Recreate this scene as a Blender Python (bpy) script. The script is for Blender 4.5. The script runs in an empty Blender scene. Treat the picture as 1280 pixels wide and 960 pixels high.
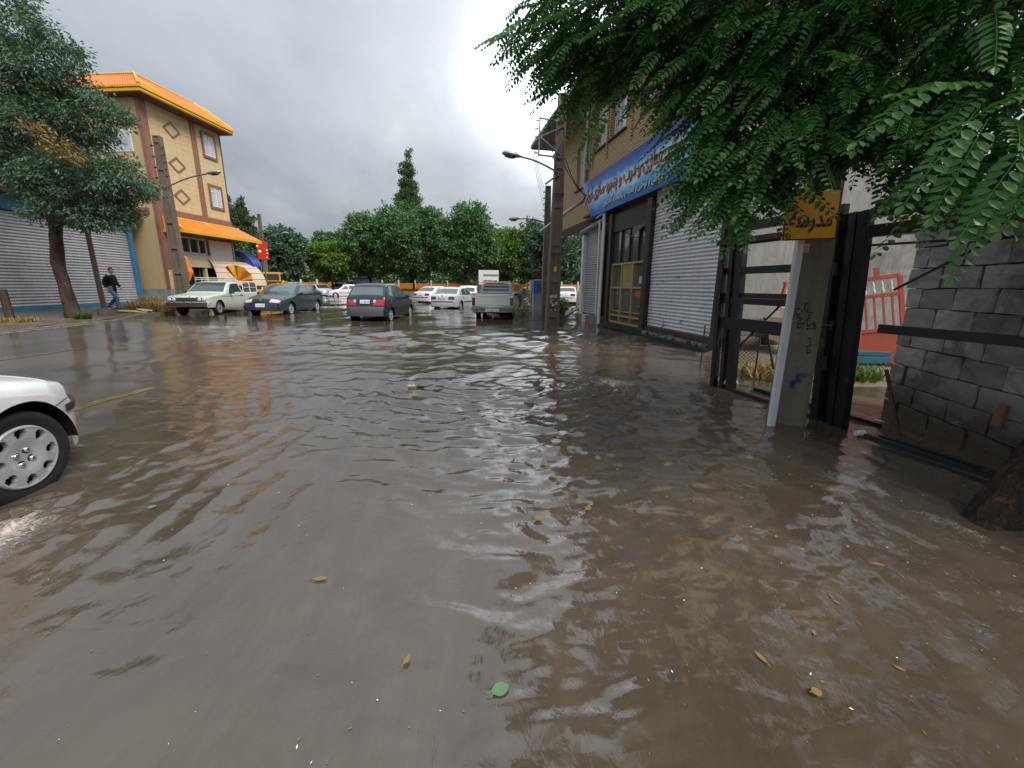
import bpy, bmesh, math, random
import numpy as np
from mathutils import Vector, Matrix, Euler
R = math.radians
PI = math.pi
random.seed(7)
rng = np.random.default_rng(11)
sc = bpy.context.scene
COL = sc.collection

# ------------------------------------------------------------------ camera
CAM_H = 1.33
cam_d = bpy.data.cameras.new('camera')
cam = bpy.data.objects.new('camera', cam_d)
COL.objects.link(cam)
cam_d.sensor_width = 36.0
cam_d.lens = 36.0 * 475.0 / 1280.0
cam_d.shift_y = -22.0 / 1280.0
cam_d.clip_start = 0.02
cam_d.clip_end = 6000
cam.matrix_world = (Matrix.Translation((0, 0, CAM_H)) @ Matrix.Rotation(PI/2 - R(12.0), 4, 'X')
                    @ Matrix.Rotation(R(0.5), 4, 'Z'))
sc.camera = cam

# ------------------------------------------------------------------ sky and sun (overcast)
SUN_EL, SUN_AZ = 50.0, 128.0            # degrees; azimuth measured from +Y towards +X
world = bpy.data.worlds.new('World')
sc.world = world
world.use_nodes = True
wn, wl = world.node_tree.nodes, world.node_tree.links
wn.clear()
wo = wn.new('ShaderNodeOutputWorld')
bg = wn.new('ShaderNodeBackground')
sky = wn.new('ShaderNodeTexSky')
sky.sky_type = 'NISHITA'
sky.sun_disc = False
sky.sun_elevation = R(SUN_EL)
sky.sun_rotation = R(SUN_AZ)
sky.air_density = 1.5
sky.dust_density = 4.0
tc = wn.new('ShaderNodeTexCoord')
sep = wn.new('ShaderNodeSeparateXYZ')
wl.new(tc.outputs['Generated'], sep.inputs[0])
def wmath(op, a, b=None, clamp=False):
    n = wn.new('ShaderNodeMath'); n.operation = op; n.use_clamp = clamp
    for i, v in enumerate((a, b)):
        if v is None: continue
        if isinstance(v, (int, float)): n.inputs[i].default_value = v
        else: wl.new(v, n.inputs[i])
    return n.outputs[0]
zc = wmath('ADD', wmath('MAXIMUM', sep.outputs[2], 0.0), 0.22)
comb = wn.new('ShaderNodeCombineXYZ')
wl.new(wmath('DIVIDE', sep.outputs[0], zc), comb.inputs[0])
wl.new(wmath('DIVIDE', sep.outputs[1], zc), comb.inputs[1])
def wnoise(scale, detail, rough, dist, off):
    mp = wn.new('ShaderNodeMapping'); mp.inputs['Location'].default_value = off
    mp.inputs['Rotation'].default_value = (0, 0, 0.5)
    mp.inputs['Scale'].default_value = (1.0, 0.75, 1)
    wl.new(comb.outputs[0], mp.inputs[0])
    n = wn.new('ShaderNodeTexNoise'); n.inputs['Scale'].default_value = scale
    n.inputs['Detail'].default_value = detail; n.inputs['Roughness'].default_value = rough
    n.inputs['Distortion'].default_value = dist
    wl.new(mp.outputs[0], n.inputs['Vector'])
    return n.outputs['Fac']
n1 = wnoise(0.75, 7, 0.52, 0.5, (3.3, 1.2, 0))
n2 = wnoise(2.3, 5, 0.55, 0.3, (0.4, 5.0, 0))
nm = wmath('ADD', wmath('MULTIPLY', n1, 0.72), wmath('MULTIPLY', n2, 0.28))
# the cloud is thinner, so brighter, towards the hidden sun and close to the horizon
glow = wn.new('ShaderNodeVectorMath'); glow.operation = 'DOT_PRODUCT'
wl.new(tc.outputs['Generated'], glow.inputs[0])
ge, ga = R(25), R(6.5)
glow.inputs[1].default_value = (math.sin(ga)*math.cos(ge), math.cos(ga)*math.cos(ge), math.sin(ge))
gl = wmath('POWER', wmath('MAXIMUM', glow.outputs['Value'], 0.0), 12.0)
glc = wmath('POWER', wmath('MAXIMUM', glow.outputs['Value'], 0.0), 85.0)
cr = wn.new('ShaderNodeValToRGB')
wl.new(wmath('ADD', nm, wmath('MULTIPLY', gl, 0.04)), cr.inputs[0])
el = cr.color_ramp.elements
el[0].position = 0.36; el[0].color = (0.146, 0.160, 0.180, 1)
el[1].position = 0.74; el[1].color = (0.368, 0.377, 0.391, 1)
e = el.new(0.50); e.color = (0.205, 0.219, 0.238, 1)
e = el.new(0.60); e.color = (0.250, 0.263, 0.281, 1)
skm = wn.new('ShaderNodeMix'); skm.data_type = 'RGBA'; skm.blend_type = 'MULTIPLY'
skm.inputs[0].default_value = 1.0
wl.new(sky.outputs[0], skm.inputs[6]); skm.inputs[7].default_value = (0.10, 0.10, 0.10, 1)
mixs = wn.new('ShaderNodeMix'); mixs.data_type = 'RGBA'
mixs.inputs[0].default_value = 0.95
wl.new(skm.outputs[2], mixs.inputs[6]); wl.new(cr.outputs[0], mixs.inputs[7])
wl.new(mixs.outputs[2], bg.inputs[0])
# an overcast sky grows brighter towards the zenith
wl.new(wmath('ADD', wmath('ADD', wmath('MULTIPLY', wmath('MAXIMUM', sep.outputs[2], 0.0), 1.0), 0.80), wmath('MULTIPLY', glc, 3.0)), bg.inputs[1])
wl.new(bg.outputs[0], wo.inputs[0])
sun_d = bpy.data.lights.new('sun', 'SUN')
sun_d.energy = 1.5
sun_d.angle = R(30)
sun_d.color = (1.0, 0.96, 0.9)
sun = bpy.data.objects.new('sun', sun_d)
COL.objects.link(sun)
sd = Vector((math.sin(R(SUN_AZ))*math.cos(R(SUN_EL)), math.cos(R(SUN_AZ))*math.cos(R(SUN_EL)), math.sin(R(SUN_EL))))
sun.rotation_euler = sd.to_track_quat('Z', 'Y').to_euler()
vs = sc.view_settings
vs.view_transform = 'Standard'
vs.look = 'None'
vs.exposure = 1.27
vs.gamma = 1.0
vs.use_curve_mapping = False
sc.render.engine = 'CYCLES'
sc.cycles.use_denoising = True
sc.cycles.max_bounces = 8
sc.cycles.diffuse_bounces = 3
sc.cycles.glossy_bounces = 4
sc.cycles.transmission_bounces = 3
sc.cycles.transparent_max_bounces = 6
sc.cycles.caustics_reflective = False
sc.cycles.caustics_refractive = False

# ------------------------------------------------------------------ mesh helpers
class MB:
    """collects shapes with material slots; build() links them as ONE mesh object"""
    def __init__(s):
        s.v = []; s.f = []; s.m = []; s.sm = []
    def add(s, vs, fs, m=0, smooth=False):
        o = len(s.v)
        s.v.extend([tuple(p) for p in vs])
        for f in fs:
            s.f.append(tuple(i + o for i in f)); s.m.append(m); s.sm.append(smooth)
        return s
    def box(s, c, d, m=0, rot=None, bev=0.0):
        """c centre, d full sizes"""
        hx, hy, hz = d[0]/2, d[1]/2, d[2]/2
        if bev > 0:
            bm = bmesh.new()
            bmesh.ops.create_cube(bm, size=1)
            for v in bm.verts: v.co = Vector((v.co.x*d[0], v.co.y*d[1], v.co.z*d[2]))
            bmesh.ops.bevel(bm, geom=list(bm.edges), offset=min(bev, min(d)*0.45), segments=2, affect='EDGES', profile=0.6)
            bm.verts.index_update()
            vs = [v.co.copy() for v in bm.verts]; fs = [[v.index for v in f.verts] for f in bm.faces]
            bm.free()
        else:
            vs = [Vector((x*hx, y*hy, z*hz)) for x in (-1, 1) for y in (-1, 1) for z in (-1, 1)]
            fs = [(0,1,3,2), (4,6,7,5), (0,4,5,1), (2,3,7,6), (0,2,6,4), (1,5,7,3)]
        if rot is not None:
            q = Euler(rot).to_matrix(); vs = [q @ v for v in vs]
        return s.add([(v[0]+c[0], v[1]+c[1], v[2]+c[2]) for v in vs], fs, m)
    def b2(s, lo, hi, m=0, bev=0.0):
        return s.box([(a+b)/2 for a, b in zip(lo, hi)], [abs(b-a) for a, b in zip(lo, hi)], m, None, bev)
    def beam(s, p0, p1, w, h, m=0, up=(0,0,1)):
        """rectangular bar from p0 to p1; w across, h along up"""
        p0, p1 = Vector(p0), Vector(p1); t = (p1-p0).normalized(); u = Vector(up)
        a = t.cross(u)
        if a.length < 1e-4: a = t.cross(Vector((1,0,0)))
        a.normalize(); b = a.cross(t).normalized()
        vs = [p + a*(i*w/2) + b*(j*h/2) for p in (p0, p1) for i in (-1, 1) for j in (-1, 1)]
        return s.add(vs, [(0,1,3,2), (4,6,7,5), (0,4,5,1), (2,3,7,6), (0,2,6,4), (1,5,7,3)], m)
    def tube(s, path, r, n=8, m=0, cap=True, smooth=True):
        path = [Vector(p) for p in path]; k = len(path)
        rr = r if isinstance(r, (list, tuple)) else [r]*k
        ref = Vector((0.123, 0.31, 0.94)).normalized()
        rings = []
        for i, p in enumerate(path):
            t = (path[min(i+1, k-1)] - path[max(i-1, 0)])
            if t.length < 1e-9: t = Vector((0,0,1))
            t.normalize()
            a = t.cross(ref)
            if a.length < 0.05: a = t.cross(Vector((1,0,0)))
            a.normalize(); b = t.cross(a)
            rings.append([p + (a*math.cos(2*PI*j/n) + b*math.sin(2*PI*j/n))*rr[i] for j in range(n)])
        vs = [q for ring in rings for q in ring]
        fs = [(i*n+j, i*n+(j+1)%n, (i+1)*n+(j+1)%n, (i+1)*n+j) for i in range(k-1) for j in range(n)]
        s.add(vs, fs, m, smooth)
        if cap:
            s.add(rings[0], [tuple(range(n))[::-1]], m); s.add(rings[-1], [tuple(range(n))], m)
        return s
    def lathe(s, prof, n=24, axis='Z', c=(0,0,0), m=0, smooth=True):
        vs = []
        for r, h in prof:
            for j in range(n):
                a = 2*PI*j/n; x, y = r*math.cos(a), r*math.sin(a)
                p = {'Z': (x, y, h), 'Y': (x, h, y), 'X': (h, x, y)}[axis]
                vs.append((p[0]+c[0], p[1]+c[1], p[2]+c[2]))
        k = len(prof)
        fs = [(i*n+j, i*n+(j+1)%n, (i+1)*n+(j+1)%n, (i+1)*n+j) for i in range(k-1) for j in range(n)]
        return s.add(vs, fs, m, smooth)
    def grid(s, fn, nu, nv, m=0, smooth=True):
        vs = [fn(i/nu, j/nv) for i in range(nu+1) for j in range(nv+1)]
        fs = [(i*(nv+1)+j, (i+1)*(nv+1)+j, (i+1)*(nv+1)+j+1, i*(nv+1)+j+1) for i in range(nu) for j in range(nv)]
        return s.add(vs, fs, m, smooth)
    def prism(s, poly, axis, a, b, m=0):
        """extrude a 2-D polygon along an axis between a and b (axis 0: poly is (y,z); 1: (x,z); 2: (x,y))"""
        def P(q, h):
            return {0: (h, q[0], q[1]), 1: (q[0], h, q[1]), 2: (q[0], q[1], h)}[axis]
        n = len(poly)
        vs = [P(q, a) for q in poly] + [P(q, b) for q in poly]
        fs = [tuple(range(n))[::-1], tuple(range(n, 2*n))] + [(i, (i+1)%n, n+(i+1)%n, n+i) for i in range(n)]
        return s.add(vs, fs, m)
    def mesh(s, name, mats):
        me = bpy.data.meshes.new(name)
        me.from_pydata(s.v, [], s.f)
        for mt in (mats if isinstance(mats, (list, tuple)) else [mats]): me.materials.append(mt)
        me.polygons.foreach_set('material_index', s.m)
        me.polygons.foreach_set('use_smooth', s.sm)
        me.validate(clean_customdata=False)
        bm = bmesh.new(); bm.from_mesh(me)
        bmesh.ops.recalc_face_normals(bm, faces=bm.faces)
        bm.to_mesh(me); bm.free()
        return me
    def build(s, name, mats, parent=None):
        return link(name, s.mesh(name, mats), parent)

def link(name, data, parent=None):
    o = bpy.data.objects.new(name, data)
    COL.objects.link(o)
    if parent is not None: o.parent = parent
    return o

def tag(o, label=None, cat=None, group=None, kind=None):
    if label: o['label'] = label
    if cat: o['category'] = cat
    if group: o['group'] = group
    if kind: o['kind'] = kind
    return o

def thing(name, label, cat, loc=(0,0,0), rotz=0.0, group=None):
    o = bpy.data.objects.new(name, None)
    o.empty_display_size = 0.2
    COL.objects.link(o)
    o.location = loc; o.rotation_euler = (0, 0, rotz)
    return tag(o, label, cat, group)

KIDS = {}
def copy_tree(o, loc=None, rotz=None, label=None, parent=None):
    c = o.copy(); COL.objects.link(c); c.parent = parent
    for ch in [x for x in COL.objects if x.parent is o]: copy_tree(ch, parent=c)
    if loc is not None: c.location = loc
    if rotz is not None: c.rotation_euler = (0, 0, rotz)
    if label: c['label'] = label
    return c

def np_mesh(name, verts, faces, mats, smooth=False, mi=None):
    """verts (N,3), faces (M,k) arrays"""
    verts = np.asarray(verts, np.float32); faces = np.asarray(faces, np.int32)
    me = bpy.data.meshes.new(name)
    me.vertices.add(len(verts)); me.vertices.foreach_set('co', verts.ravel())
    k = faces.shape[1]
    me.loops.add(faces.size); me.loops.foreach_set('vertex_index', faces.ravel())
    me.polygons.add(len(faces))
    me.polygons.foreach_set('loop_start', np.arange(0, faces.size, k, dtype=np.int32))
    me.polygons.foreach_set('loop_total', np.full(len(faces), k, np.int32))
    for mt in (mats if isinstance(mats, (list, tuple)) else [mats]): me.materials.append(mt)
    if mi is not None: me.polygons.foreach_set('material_index', np.asarray(mi, np.int32))
    me.polygons.foreach_set('use_smooth', np.full(len(faces), smooth, bool))
    me.update(calc_edges=True)
    return me

# value noise on arrays, for terrain, water and bark
def _hash(ix, iy, seed):
    h = (ix.astype(np.int64)*374761393 + iy.astype(np.int64)*668265263 + seed*974711) & 0xffffffff
    h = ((h ^ (h >> 13)) * 1274126177) & 0xffffffff
    h = h ^ (h >> 16)
    return (h & 0xffff) / 65535.0
def vnoise(x, y, seed=0):
    ix, iy = np.floor(x), np.floor(y); fx, fy = x-ix, y-iy
    ux = fx*fx*fx*(fx*(fx*6-15)+10); uy = fy*fy*fy*(fy*(fy*6-15)+10)
    a = _hash(ix, iy, seed); b = _hash(ix+1, iy, seed); c = _hash(ix, iy+1, seed); d = _hash(ix+1, iy+1, seed)
    return (a*(1-ux)+b*ux)*(1-uy) + (c*(1-ux)+d*ux)*uy - 0.5
def fbm(x, y, seed=0, octv=3, gain=0.5):
    r = 0; a = 1.0
    for i in range(octv):
        ca, sa = math.cos(0.6*i+0.3), math.sin(0.6*i+0.3)
        xx, yy = (x*ca - y*sa)*2**i, (x*sa + y*ca)*2**i
        r = r + a*vnoise(xx + 17.3*i, yy - 9.1*i, seed+i); a *= gain
    return r
def sstep(a, b, x):
    t = np.clip((x-a)/(b-a), 0, 1); return t*t*(3-2*t)
# ------------------------------------------------------------------ materials
class NT:
    def __init__(s, name):
        s.m = bpy.data.materials.new(name); s.m.use_nodes = True
        s.n = s.m.node_tree.nodes; s.l = s.m.node_tree.links
        s.p = s.n['Principled BSDF']; s.out = s.n['Material Output']
        s.tc = None
    def new(s, t, **kw):
        n = s.n.new(t)
        for k, v in kw.items(): setattr(n, k, v)
        return n
    def set(s, node, key, v):
        if isinstance(v, bpy.types.NodeSocket): s.l.new(v, node.inputs[key])
        elif isinstance(v, (tuple, list)) and len(v) == 3 and node.inputs[key].type == 'RGBA': node.inputs[key].default_value = (*v, 1)
        else: node.inputs[key].default_value = v
    def co(s, scale=(1,1,1), rot=(0,0,0), src='Object'):
        if s.tc is None: s.tc = s.new('ShaderNodeTexCoord')
        m = s.new('ShaderNodeMapping'); m.inputs['Scale'].default_value = scale; m.inputs['Rotation'].default_value = rot
        s.l.new(s.tc.outputs[src], m.inputs[0]); return m.outputs[0]
    def noise(s, scale=5, detail=4, rough=0.55, dist=0.0, vec=None, stretch=(1,1,1)):
        n = s.new('ShaderNodeTexNoise')
        n.inputs['Scale'].default_value = scale; n.inputs['Detail'].default_value = detail
        n.inputs['Roughness'].default_value = rough; n.inputs['Distortion'].default_value = dist
        s.l.new(vec if vec is not None else s.co(stretch), n.inputs['Vector']); return n.outputs['Fac']
    def ramp(s, fac, stops):
        r = s.new('ShaderNodeValToRGB'); s.l.new(fac, r.inputs[0])
        el = r.color_ramp.elements
        while len(el) > 1: el.remove(el[-1])
        for i, (p, c) in enumerate(stops):
            e = el[0] if i == 0 else el.new(p)
            e.position = p; e.color = (*c, 1) if len(c) == 3 else c
        return r.outputs[0]
    def mix(s, fac, a, b, mode='MIX'):
        n = s.new('ShaderNodeMix', data_type='RGBA', blend_type=mode)
        for k, v in ((0, fac), (6, a), (7, b)):
            if isinstance(v, bpy.types.NodeSocket): s.l.new(v, n.inputs[k])
            elif isinstance(v, (tuple, list)): n.inputs[k].default_value = (*v, 1) if len(v) == 3 else v
            else: n.inputs[k].default_value = v
        return n.outputs[2]
    def math(s, op, a, b=0.0, clamp=False):
        n = s.new('ShaderNodeMath', operation=op, use_clamp=clamp)
        for i, v in enumerate((a, b)):
            if isinstance(v, bpy.types.NodeSocket): s.l.new(v, n.inputs[i])
            else: n.inputs[i].default_value = v
        return n.outputs[0]
    def bump(s, h, strength=0.3, dist=0.01):
        b = s.new('ShaderNodeBump'); b.inputs['Strength'].default_value = strength; b.inputs['Distance'].default_value = dist
        s.l.new(h, b.inputs['Height']); s.l.new(b.outputs[0], s.p.inputs['Normal']); return b
    def base(s, c): s.set(s.p, 'Base Color', c)
    def rough(s, v): s.set(s.p, 'Roughness', v)

def plain(name, c, rough=0.5, metal=0.0, var=0.12, nscale=3.0, bump=0.0, bscale=60, coat=0.0, streak=0.0, spec=0.5, dirt=None):
    t = NT(name)
    a = tuple(x*(1-var) for x in c); b = tuple(min(1, x*(1+var)) for x in c)
    col = t.ramp(t.noise(nscale, 6, 0.6), [(0.3, a), (0.7, b)])
    if streak > 0:
        st = t.noise(6, 5, 0.65, 0.0, t.co((2.5, 2.5, 0.18)))
        col = t.mix(t.math('MULTIPLY', t.ramp(st, [(0.45, (0,0,0)), (0.75, (1,1,1))]), streak), col, tuple(x*0.4 for x in c))
    if dirt is not None:
        dn = t.noise(dirt[1], 7, 0.65, 0.4)
        col = t.mix(t.ramp(dn, [(dirt[2], (0,0,0)), (dirt[2]+0.07, (1,1,1))]), col, dirt[0])
    t.base(col)
    t.rough(t.math('ADD', t.math('MULTIPLY', t.noise(nscale*2.3, 4), rough*0.5), rough*0.75))
    t.set(t.p, 'Metallic', metal)
    t.set(t.p, 'Specular IOR Level', spec)
    if coat: t.set(t.p, 'Coat Weight', coat); t.set(t.p, 'Coat Roughness', 0.06)
    if bump: t.bump(t.noise(bscale, 5, 0.65), bump, 0.01)
    return t.m

def paint(name, c, dirt=(0.16, 0.13, 0.10), amt=0.5, coat=0.7):
    """car paint: mud film low down and around, rain wet gloss"""
    t = NT(name)
    sepn = t.new('ShaderNodeSeparateXYZ'); t.l.new(t.co(), sepn.inputs[0])
    n = t.noise(7, 6, 0.65, 0.5)
    h = t.math('SUBTRACT', 0.62, sepn.outputs[2])
    f = t.math('MULTIPLY', t.math('ADD', t.math('MULTIPLY', h, 1.1), t.math('MULTIPLY', t.math('SUBTRACT', n, 0.5), 1.1)), amt, True)
    base = t.mix(t.noise(2.2, 3), tuple(x*0.95 for x in c), tuple(min(1, x*1.05) for x in c))
    t.base(t.mix(f, base, dirt))
    t.rough(t.math('ADD', t.math('MULTIPLY', f, 0.4), 0.28))
    t.set(t.p, 'Coat Weight', coat); t.set(t.p, 'Coat Roughness', 0.07)
    t.bump(t.noise(90, 2), 0.02, 0.002)
    return t.m

def leafmat(name, c_dark, c_mid, c_light, trans=0.3, rough=0.42):
    t = NT(name)
    geo = t.new('ShaderNodeNewGeometry')
    col = t.ramp(geo.outputs['Random Per Island'], [(0.0, c_dark), (0.55, c_mid), (0.9, c_mid), (1.0, c_light)])
    col = t.mix(t.math('MULTIPLY', t.noise(0.9, 3), 0.8), col, tuple(x*0.75 for x in c_mid))
    t.base(col); t.rough(rough); t.set(t.p, 'Specular IOR Level', 0.4)
    tr = t.new('ShaderNodeBsdfTranslucent')
    t.l.new(t.mix(1.0, col, (1.3, 1.5, 0.6), 'MULTIPLY'), tr.inputs[0])
    mx = t.new('ShaderNodeMixShader'); mx.inputs[0].default_value = trans
    t.l.new(t.p.outputs[0], mx.inputs[1]); t.l.new(tr.outputs[0], mx.inputs[2])
    t.l.new(mx.outputs[0], t.out.inputs[0])
    return t.m

M = {}
M['black_steel'] = plain('black_steel', (0.011, 0.011, 0.012), 0.42, 0.0, 0.35, 4, 0.12, 35, streak=0.2, dirt=((0.07, 0.042, 0.026), 7, 0.60))
M['rust_steel'] = plain('rust_steel', (0.05, 0.032, 0.024), 0.7, 0.0, 0.4, 6, 0.2, 40)
M['galv'] = plain('galvanised', (0.36, 0.38, 0.40), 0.42, 0.4, 0.15, 5, 0.05, 40, streak=0.25)
M['galv_dark'] = plain('galvanised_dark', (0.19, 0.20, 0.21), 0.45, 0.4, 0.2, 5, 0.05, 40, streak=0.3)
M['shutter'] = plain('shutter_steel', (0.64, 0.66, 0.68), 0.42, 0.35, 0.12, 1.2, 0.05, 30, streak=0.4, dirt=((0.20, 0.18, 0.16), 2.2, 0.62))
M['shutter_grey'] = plain('shutter_grey', (0.37, 0.375, 0.38), 0.5, 0.3, 0.15, 1.0, 0.05, 30, streak=0.3)
M['garage_steel'] = plain('garage_steel', (0.42, 0.44, 0.46), 0.5, 0.3, 0.15, 0.8, 0.05, 25, streak=0.35, dirt=((0.22, 0.19, 0.17), 1.4, 0.62))
M['blue_steel'] = plain('blue_steel', (0.035, 0.17, 0.30), 0.5, 0.0, 0.2, 2, 0.08, 30, streak=0.3, dirt=((0.10, 0.08, 0.07), 5, 0.66))
M['white_paint'] = plain('white_paint', (0.72, 0.73, 0.74), 0.45, 0.0, 0.06, 4, 0.04, 40, streak=0.25)
M['white_post'] = plain('white_post', (0.62, 0.65, 0.69), 0.5, 0.0, 0.06, 5, 0.04, 40, streak=0.25)
M['cream'] = plain('cream_paint', (0.62, 0.52, 0.36), 0.5, 0.0, 0.08, 3, 0.05, 40, streak=0.2)
M['beige'] = plain('beige_panel', (0.60, 0.48, 0.36), 0.5, 0.0, 0.08, 2, 0.05, 40, streak=0.2)
M['gold'] = plain('gold_aluminium', (0.47, 0.35, 0.16), 0.35, 0.35, 0.1, 5, 0.03, 40)
M['dark_brown'] = plain('dark_brown_paint', (0.035, 0.026, 0.022), 0.5, 0.0, 0.25, 5, 0.1, 40, streak=0.2)
M['soffit'] = plain('soffit_boards', (0.10, 0.058, 0.036), 0.6, 0.0, 0.3, 2, 0.1, 20)
M['eave_grey'] = plain('eave_grey', (0.17, 0.18, 0.19), 0.55, 0.2, 0.15, 2, 0.05, 20, streak=0.2)
M['orange_roof'] = plain('orange_sheet', (0.72, 0.20, 0.028), 0.42, 0.0, 0.10, 1.5, 0.03, 30, streak=0.15)
M['yellow_trim'] = plain('yellow_trim', (0.75, 0.42, 0.02), 0.42, 0.0, 0.08, 2, 0.03, 30)
M['brown_tile'] = plain('brown_tile', (0.25, 0.115, 0.08), 0.42, 0.0, 0.15, 3, 0.08, 25)
M['orange_cloth'] = plain('orange_cloth', (0.70, 0.21, 0.03), 0.6, 0.0, 0.12, 3, 0.1, 30)
M['yellow_cloth'] = plain('yellow_cloth', (0.75, 0.40, 0.03), 0.6, 0.0, 0.1, 3, 0.1, 30)
M['red_sign'] = plain('red_sign', (0.62, 0.035, 0.018), 0.4, 0.0, 0.08, 3)
M['blue_dome'] = plain('blue_dome', (0.02, 0.075, 0.35), 0.4, 0.0, 0.1, 3)
M['stone_grey'] = plain('stone_slab', (0.27, 0.29, 0.31), 0.4, 0.0, 0.22, 1.3, 0.08, 20, streak=0.2)
M['salmon'] = plain('salmon_gate', (0.50, 0.10, 0.055), 0.5, 0.0, 0.12, 3, 0.06, 30, streak=0.15)
M['teal'] = plain('teal_paint', (0.022, 0.11, 0.15), 0.5, 0.0, 0.2, 4, 0.08, 30)
M['light_blue'] = plain('light_blue_board', (0.36, 0.50, 0.58), 0.5, 0.0, 0.1, 4)
M['booth_blue'] = plain('booth_blue', (0.02, 0.14, 0.42), 0.45, 0.0, 0.12, 4)
M['loader_yellow'] = plain('loader_yellow', (0.62, 0.33, 0.02), 0.5, 0.0, 0.15, 3, 0.05, 20, dirt=((0.12, 0.09, 0.06), 2, 0.62))
M['rubber'] = plain('rubber', (0.016, 0.016, 0.017), 0.55, 0.0, 0.3, 6, 0.15, 50, spec=0.35)
M['under'] = plain('underbody', (0.012, 0.012, 0.012), 0.85, 0.0, 0.3, 6, spec=0.1)
M['chrome'] = plain('chrome', (0.6, 0.6, 0.62), 0.15, 1.0, 0.05, 5)
M['alloy'] = plain('hubcap_silver', (0.62, 0.64, 0.67), 0.30, 0.6, 0.06, 8, 0.0)
M['plastic'] = plain('black_plastic', (0.022, 0.023, 0.025), 0.5, 0.0, 0.2, 8, 0.05, 80)
M['grey_plastic'] = plain('grey_plastic', (0.085, 0.09, 0.10), 0.5, 0.0, 0.15, 8, 0.05, 80)
M['red_lens'] = plain('red_lens', (0.42, 0.02, 0.012), 0.15, 0.0, 0.1, 30, coat=1.0)
M['dark_red_lens'] = plain('dark_red_lens', (0.12, 0.014, 0.016), 0.15, 0.0, 0.1, 30, coat=1.0)
M['amber_lens'] = plain('amber_lens', (0.62, 0.16, 0.03), 0.15, 0.0, 0.1, 30, coat=1.0)
M['lamp_lens'] = plain('lamp_lens', (0.62, 0.65, 0.68), 0.08, 0.3, 0.1, 30, coat=1.0)
M['plate_white'] = plain('plate_white', (0.75, 0.76, 0.78), 0.4, 0.0, 0.04, 8)
M['plate_yellow'] = plain('plate_yellow', (0.62, 0.36, 0.03), 0.4, 0.0, 0.1, 8)
M['plate_blue'] = plain('plate_blue', (0.02, 0.06, 0.36), 0.4, 0.0, 0.05, 8)
M['ink'] = plain('ink_black', (0.012, 0.010, 0.010), 0.5, 0.0, 0.1, 8)
M['ink_red'] = plain('ink_red', (0.55, 0.05, 0.05), 0.5, 0.0, 0.08, 8)
M['ink_white'] = plain('ink_white', (0.80, 0.82, 0.80), 0.5, 0.0, 0.05, 8)
M['ink_pale'] = plain('ink_pale', (0.72, 0.75, 0.52), 0.5, 0.0, 0.05, 8)
M['ink_blue'] = plain('ink_blue', (0.02, 0.06, 0.30), 0.5, 0.0, 0.05, 8)
M['paint_blue'] = plain('spray_blue', (0.03, 0.07, 0.20), 0.6, 0.0, 0.3, 20)
M['ink_green'] = plain('ink_green', (0.06, 0.32, 0.20), 0.5, 0.0, 0.05, 8)
M['sign_yellow'] = plain('sign_yellow', (0.85, 0.40, 0.012), 0.42, 0.0, 0.07, 5, streak=0.12)
M['sticker_yellow'] = plain('sticker_yellow', (0.62, 0.42, 0.04), 0.5, 0.0, 0.1, 20)
M['paper'] = plain('paper', (0.60, 0.48, 0.28), 0.6, 0.0, 0.15, 30)
M['skin'] = plain('skin', (0.42, 0.23, 0.15), 0.5, 0.0, 0.08, 10)
M['hair'] = plain('hair', (0.014, 0.010, 0.008), 0.55, 0.0, 0.2, 40, 0.3, 120)
M['jacket'] = plain('black_jacket', (0.010, 0.010, 0.013), 0.8, 0.0, 0.2, 8, 0.2, 60, spec=0.2)
M['jeans'] = plain('blue_jeans', (0.075, 0.12, 0.25), 0.8, 0.0, 0.2, 8, 0.2, 60, spec=0.2)
M['grey_cloth'] = plain('grey_cloth', (0.10, 0.11, 0.125), 0.8, 0.0, 0.2, 8, 0.2, 60, spec=0.2)
M['dark_cloth'] = plain('dark_cloth', (0.035, 0.04, 0.055), 0.8, 0.0, 0.2, 8, 0.2, 60, spec=0.2)
M['dry_grass'] = leafmat('dry_grass', (0.20, 0.14, 0.06), (0.34, 0.24, 0.10), (0.20, 0.22, 0.06), 0.2, 0.7)
M['green_grass'] = leafmat('green_grass', (0.04, 0.10, 0.015), (0.10, 0.18, 0.03), (0.25, 0.25, 0.07), 0.3, 0.6)
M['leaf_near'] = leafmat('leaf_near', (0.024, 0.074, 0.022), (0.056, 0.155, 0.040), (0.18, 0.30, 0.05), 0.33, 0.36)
M['leaf_near_lit'] = leafmat('leaf_near_lit', (0.060, 0.155, 0.055), (0.105, 0.25, 0.080), (0.27, 0.44, 0.09), 0.35, 0.34)  # lighter copy of leaf_near: light on the outer fronds put into the colour
M['leaf_left'] = leafmat('leaf_left', (0.055, 0.10, 0.075), (0.115, 0.19, 0.13), (0.26, 0.33, 0.19), 0.25, 0.5)
M['leaf_round'] = leafmat('leaf_round', (0.055, 0.125, 0.050), (0.118, 0.225, 0.092), (0.23, 0.35, 0.12), 0.2, 0.5)
M['leaf_yellowish'] = leafmat('leaf_yellowish', (0.085, 0.16, 0.035), (0.17, 0.27, 0.05), (0.30, 0.36, 0.06), 0.3, 0.5)
M['leaf_poplar'] = leafmat('leaf_poplar', (0.055, 0.10, 0.05), (0.10, 0.16, 0.075), (0.17, 0.22, 0.10), 0.2, 0.5)
M['leaf_fallen'] = leafmat('leaf_fallen', (0.19, 0.11, 0.035), (0.27, 0.19, 0.055), (0.27, 0.28, 0.07), 0.1, 0.5)
M['leaf_green_fallen'] = leafmat('leaf_green_fallen', (0.13, 0.26, 0.12), (0.13, 0.26, 0.12), (0.16, 0.29, 0.12), 0.1, 0.5)

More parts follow.
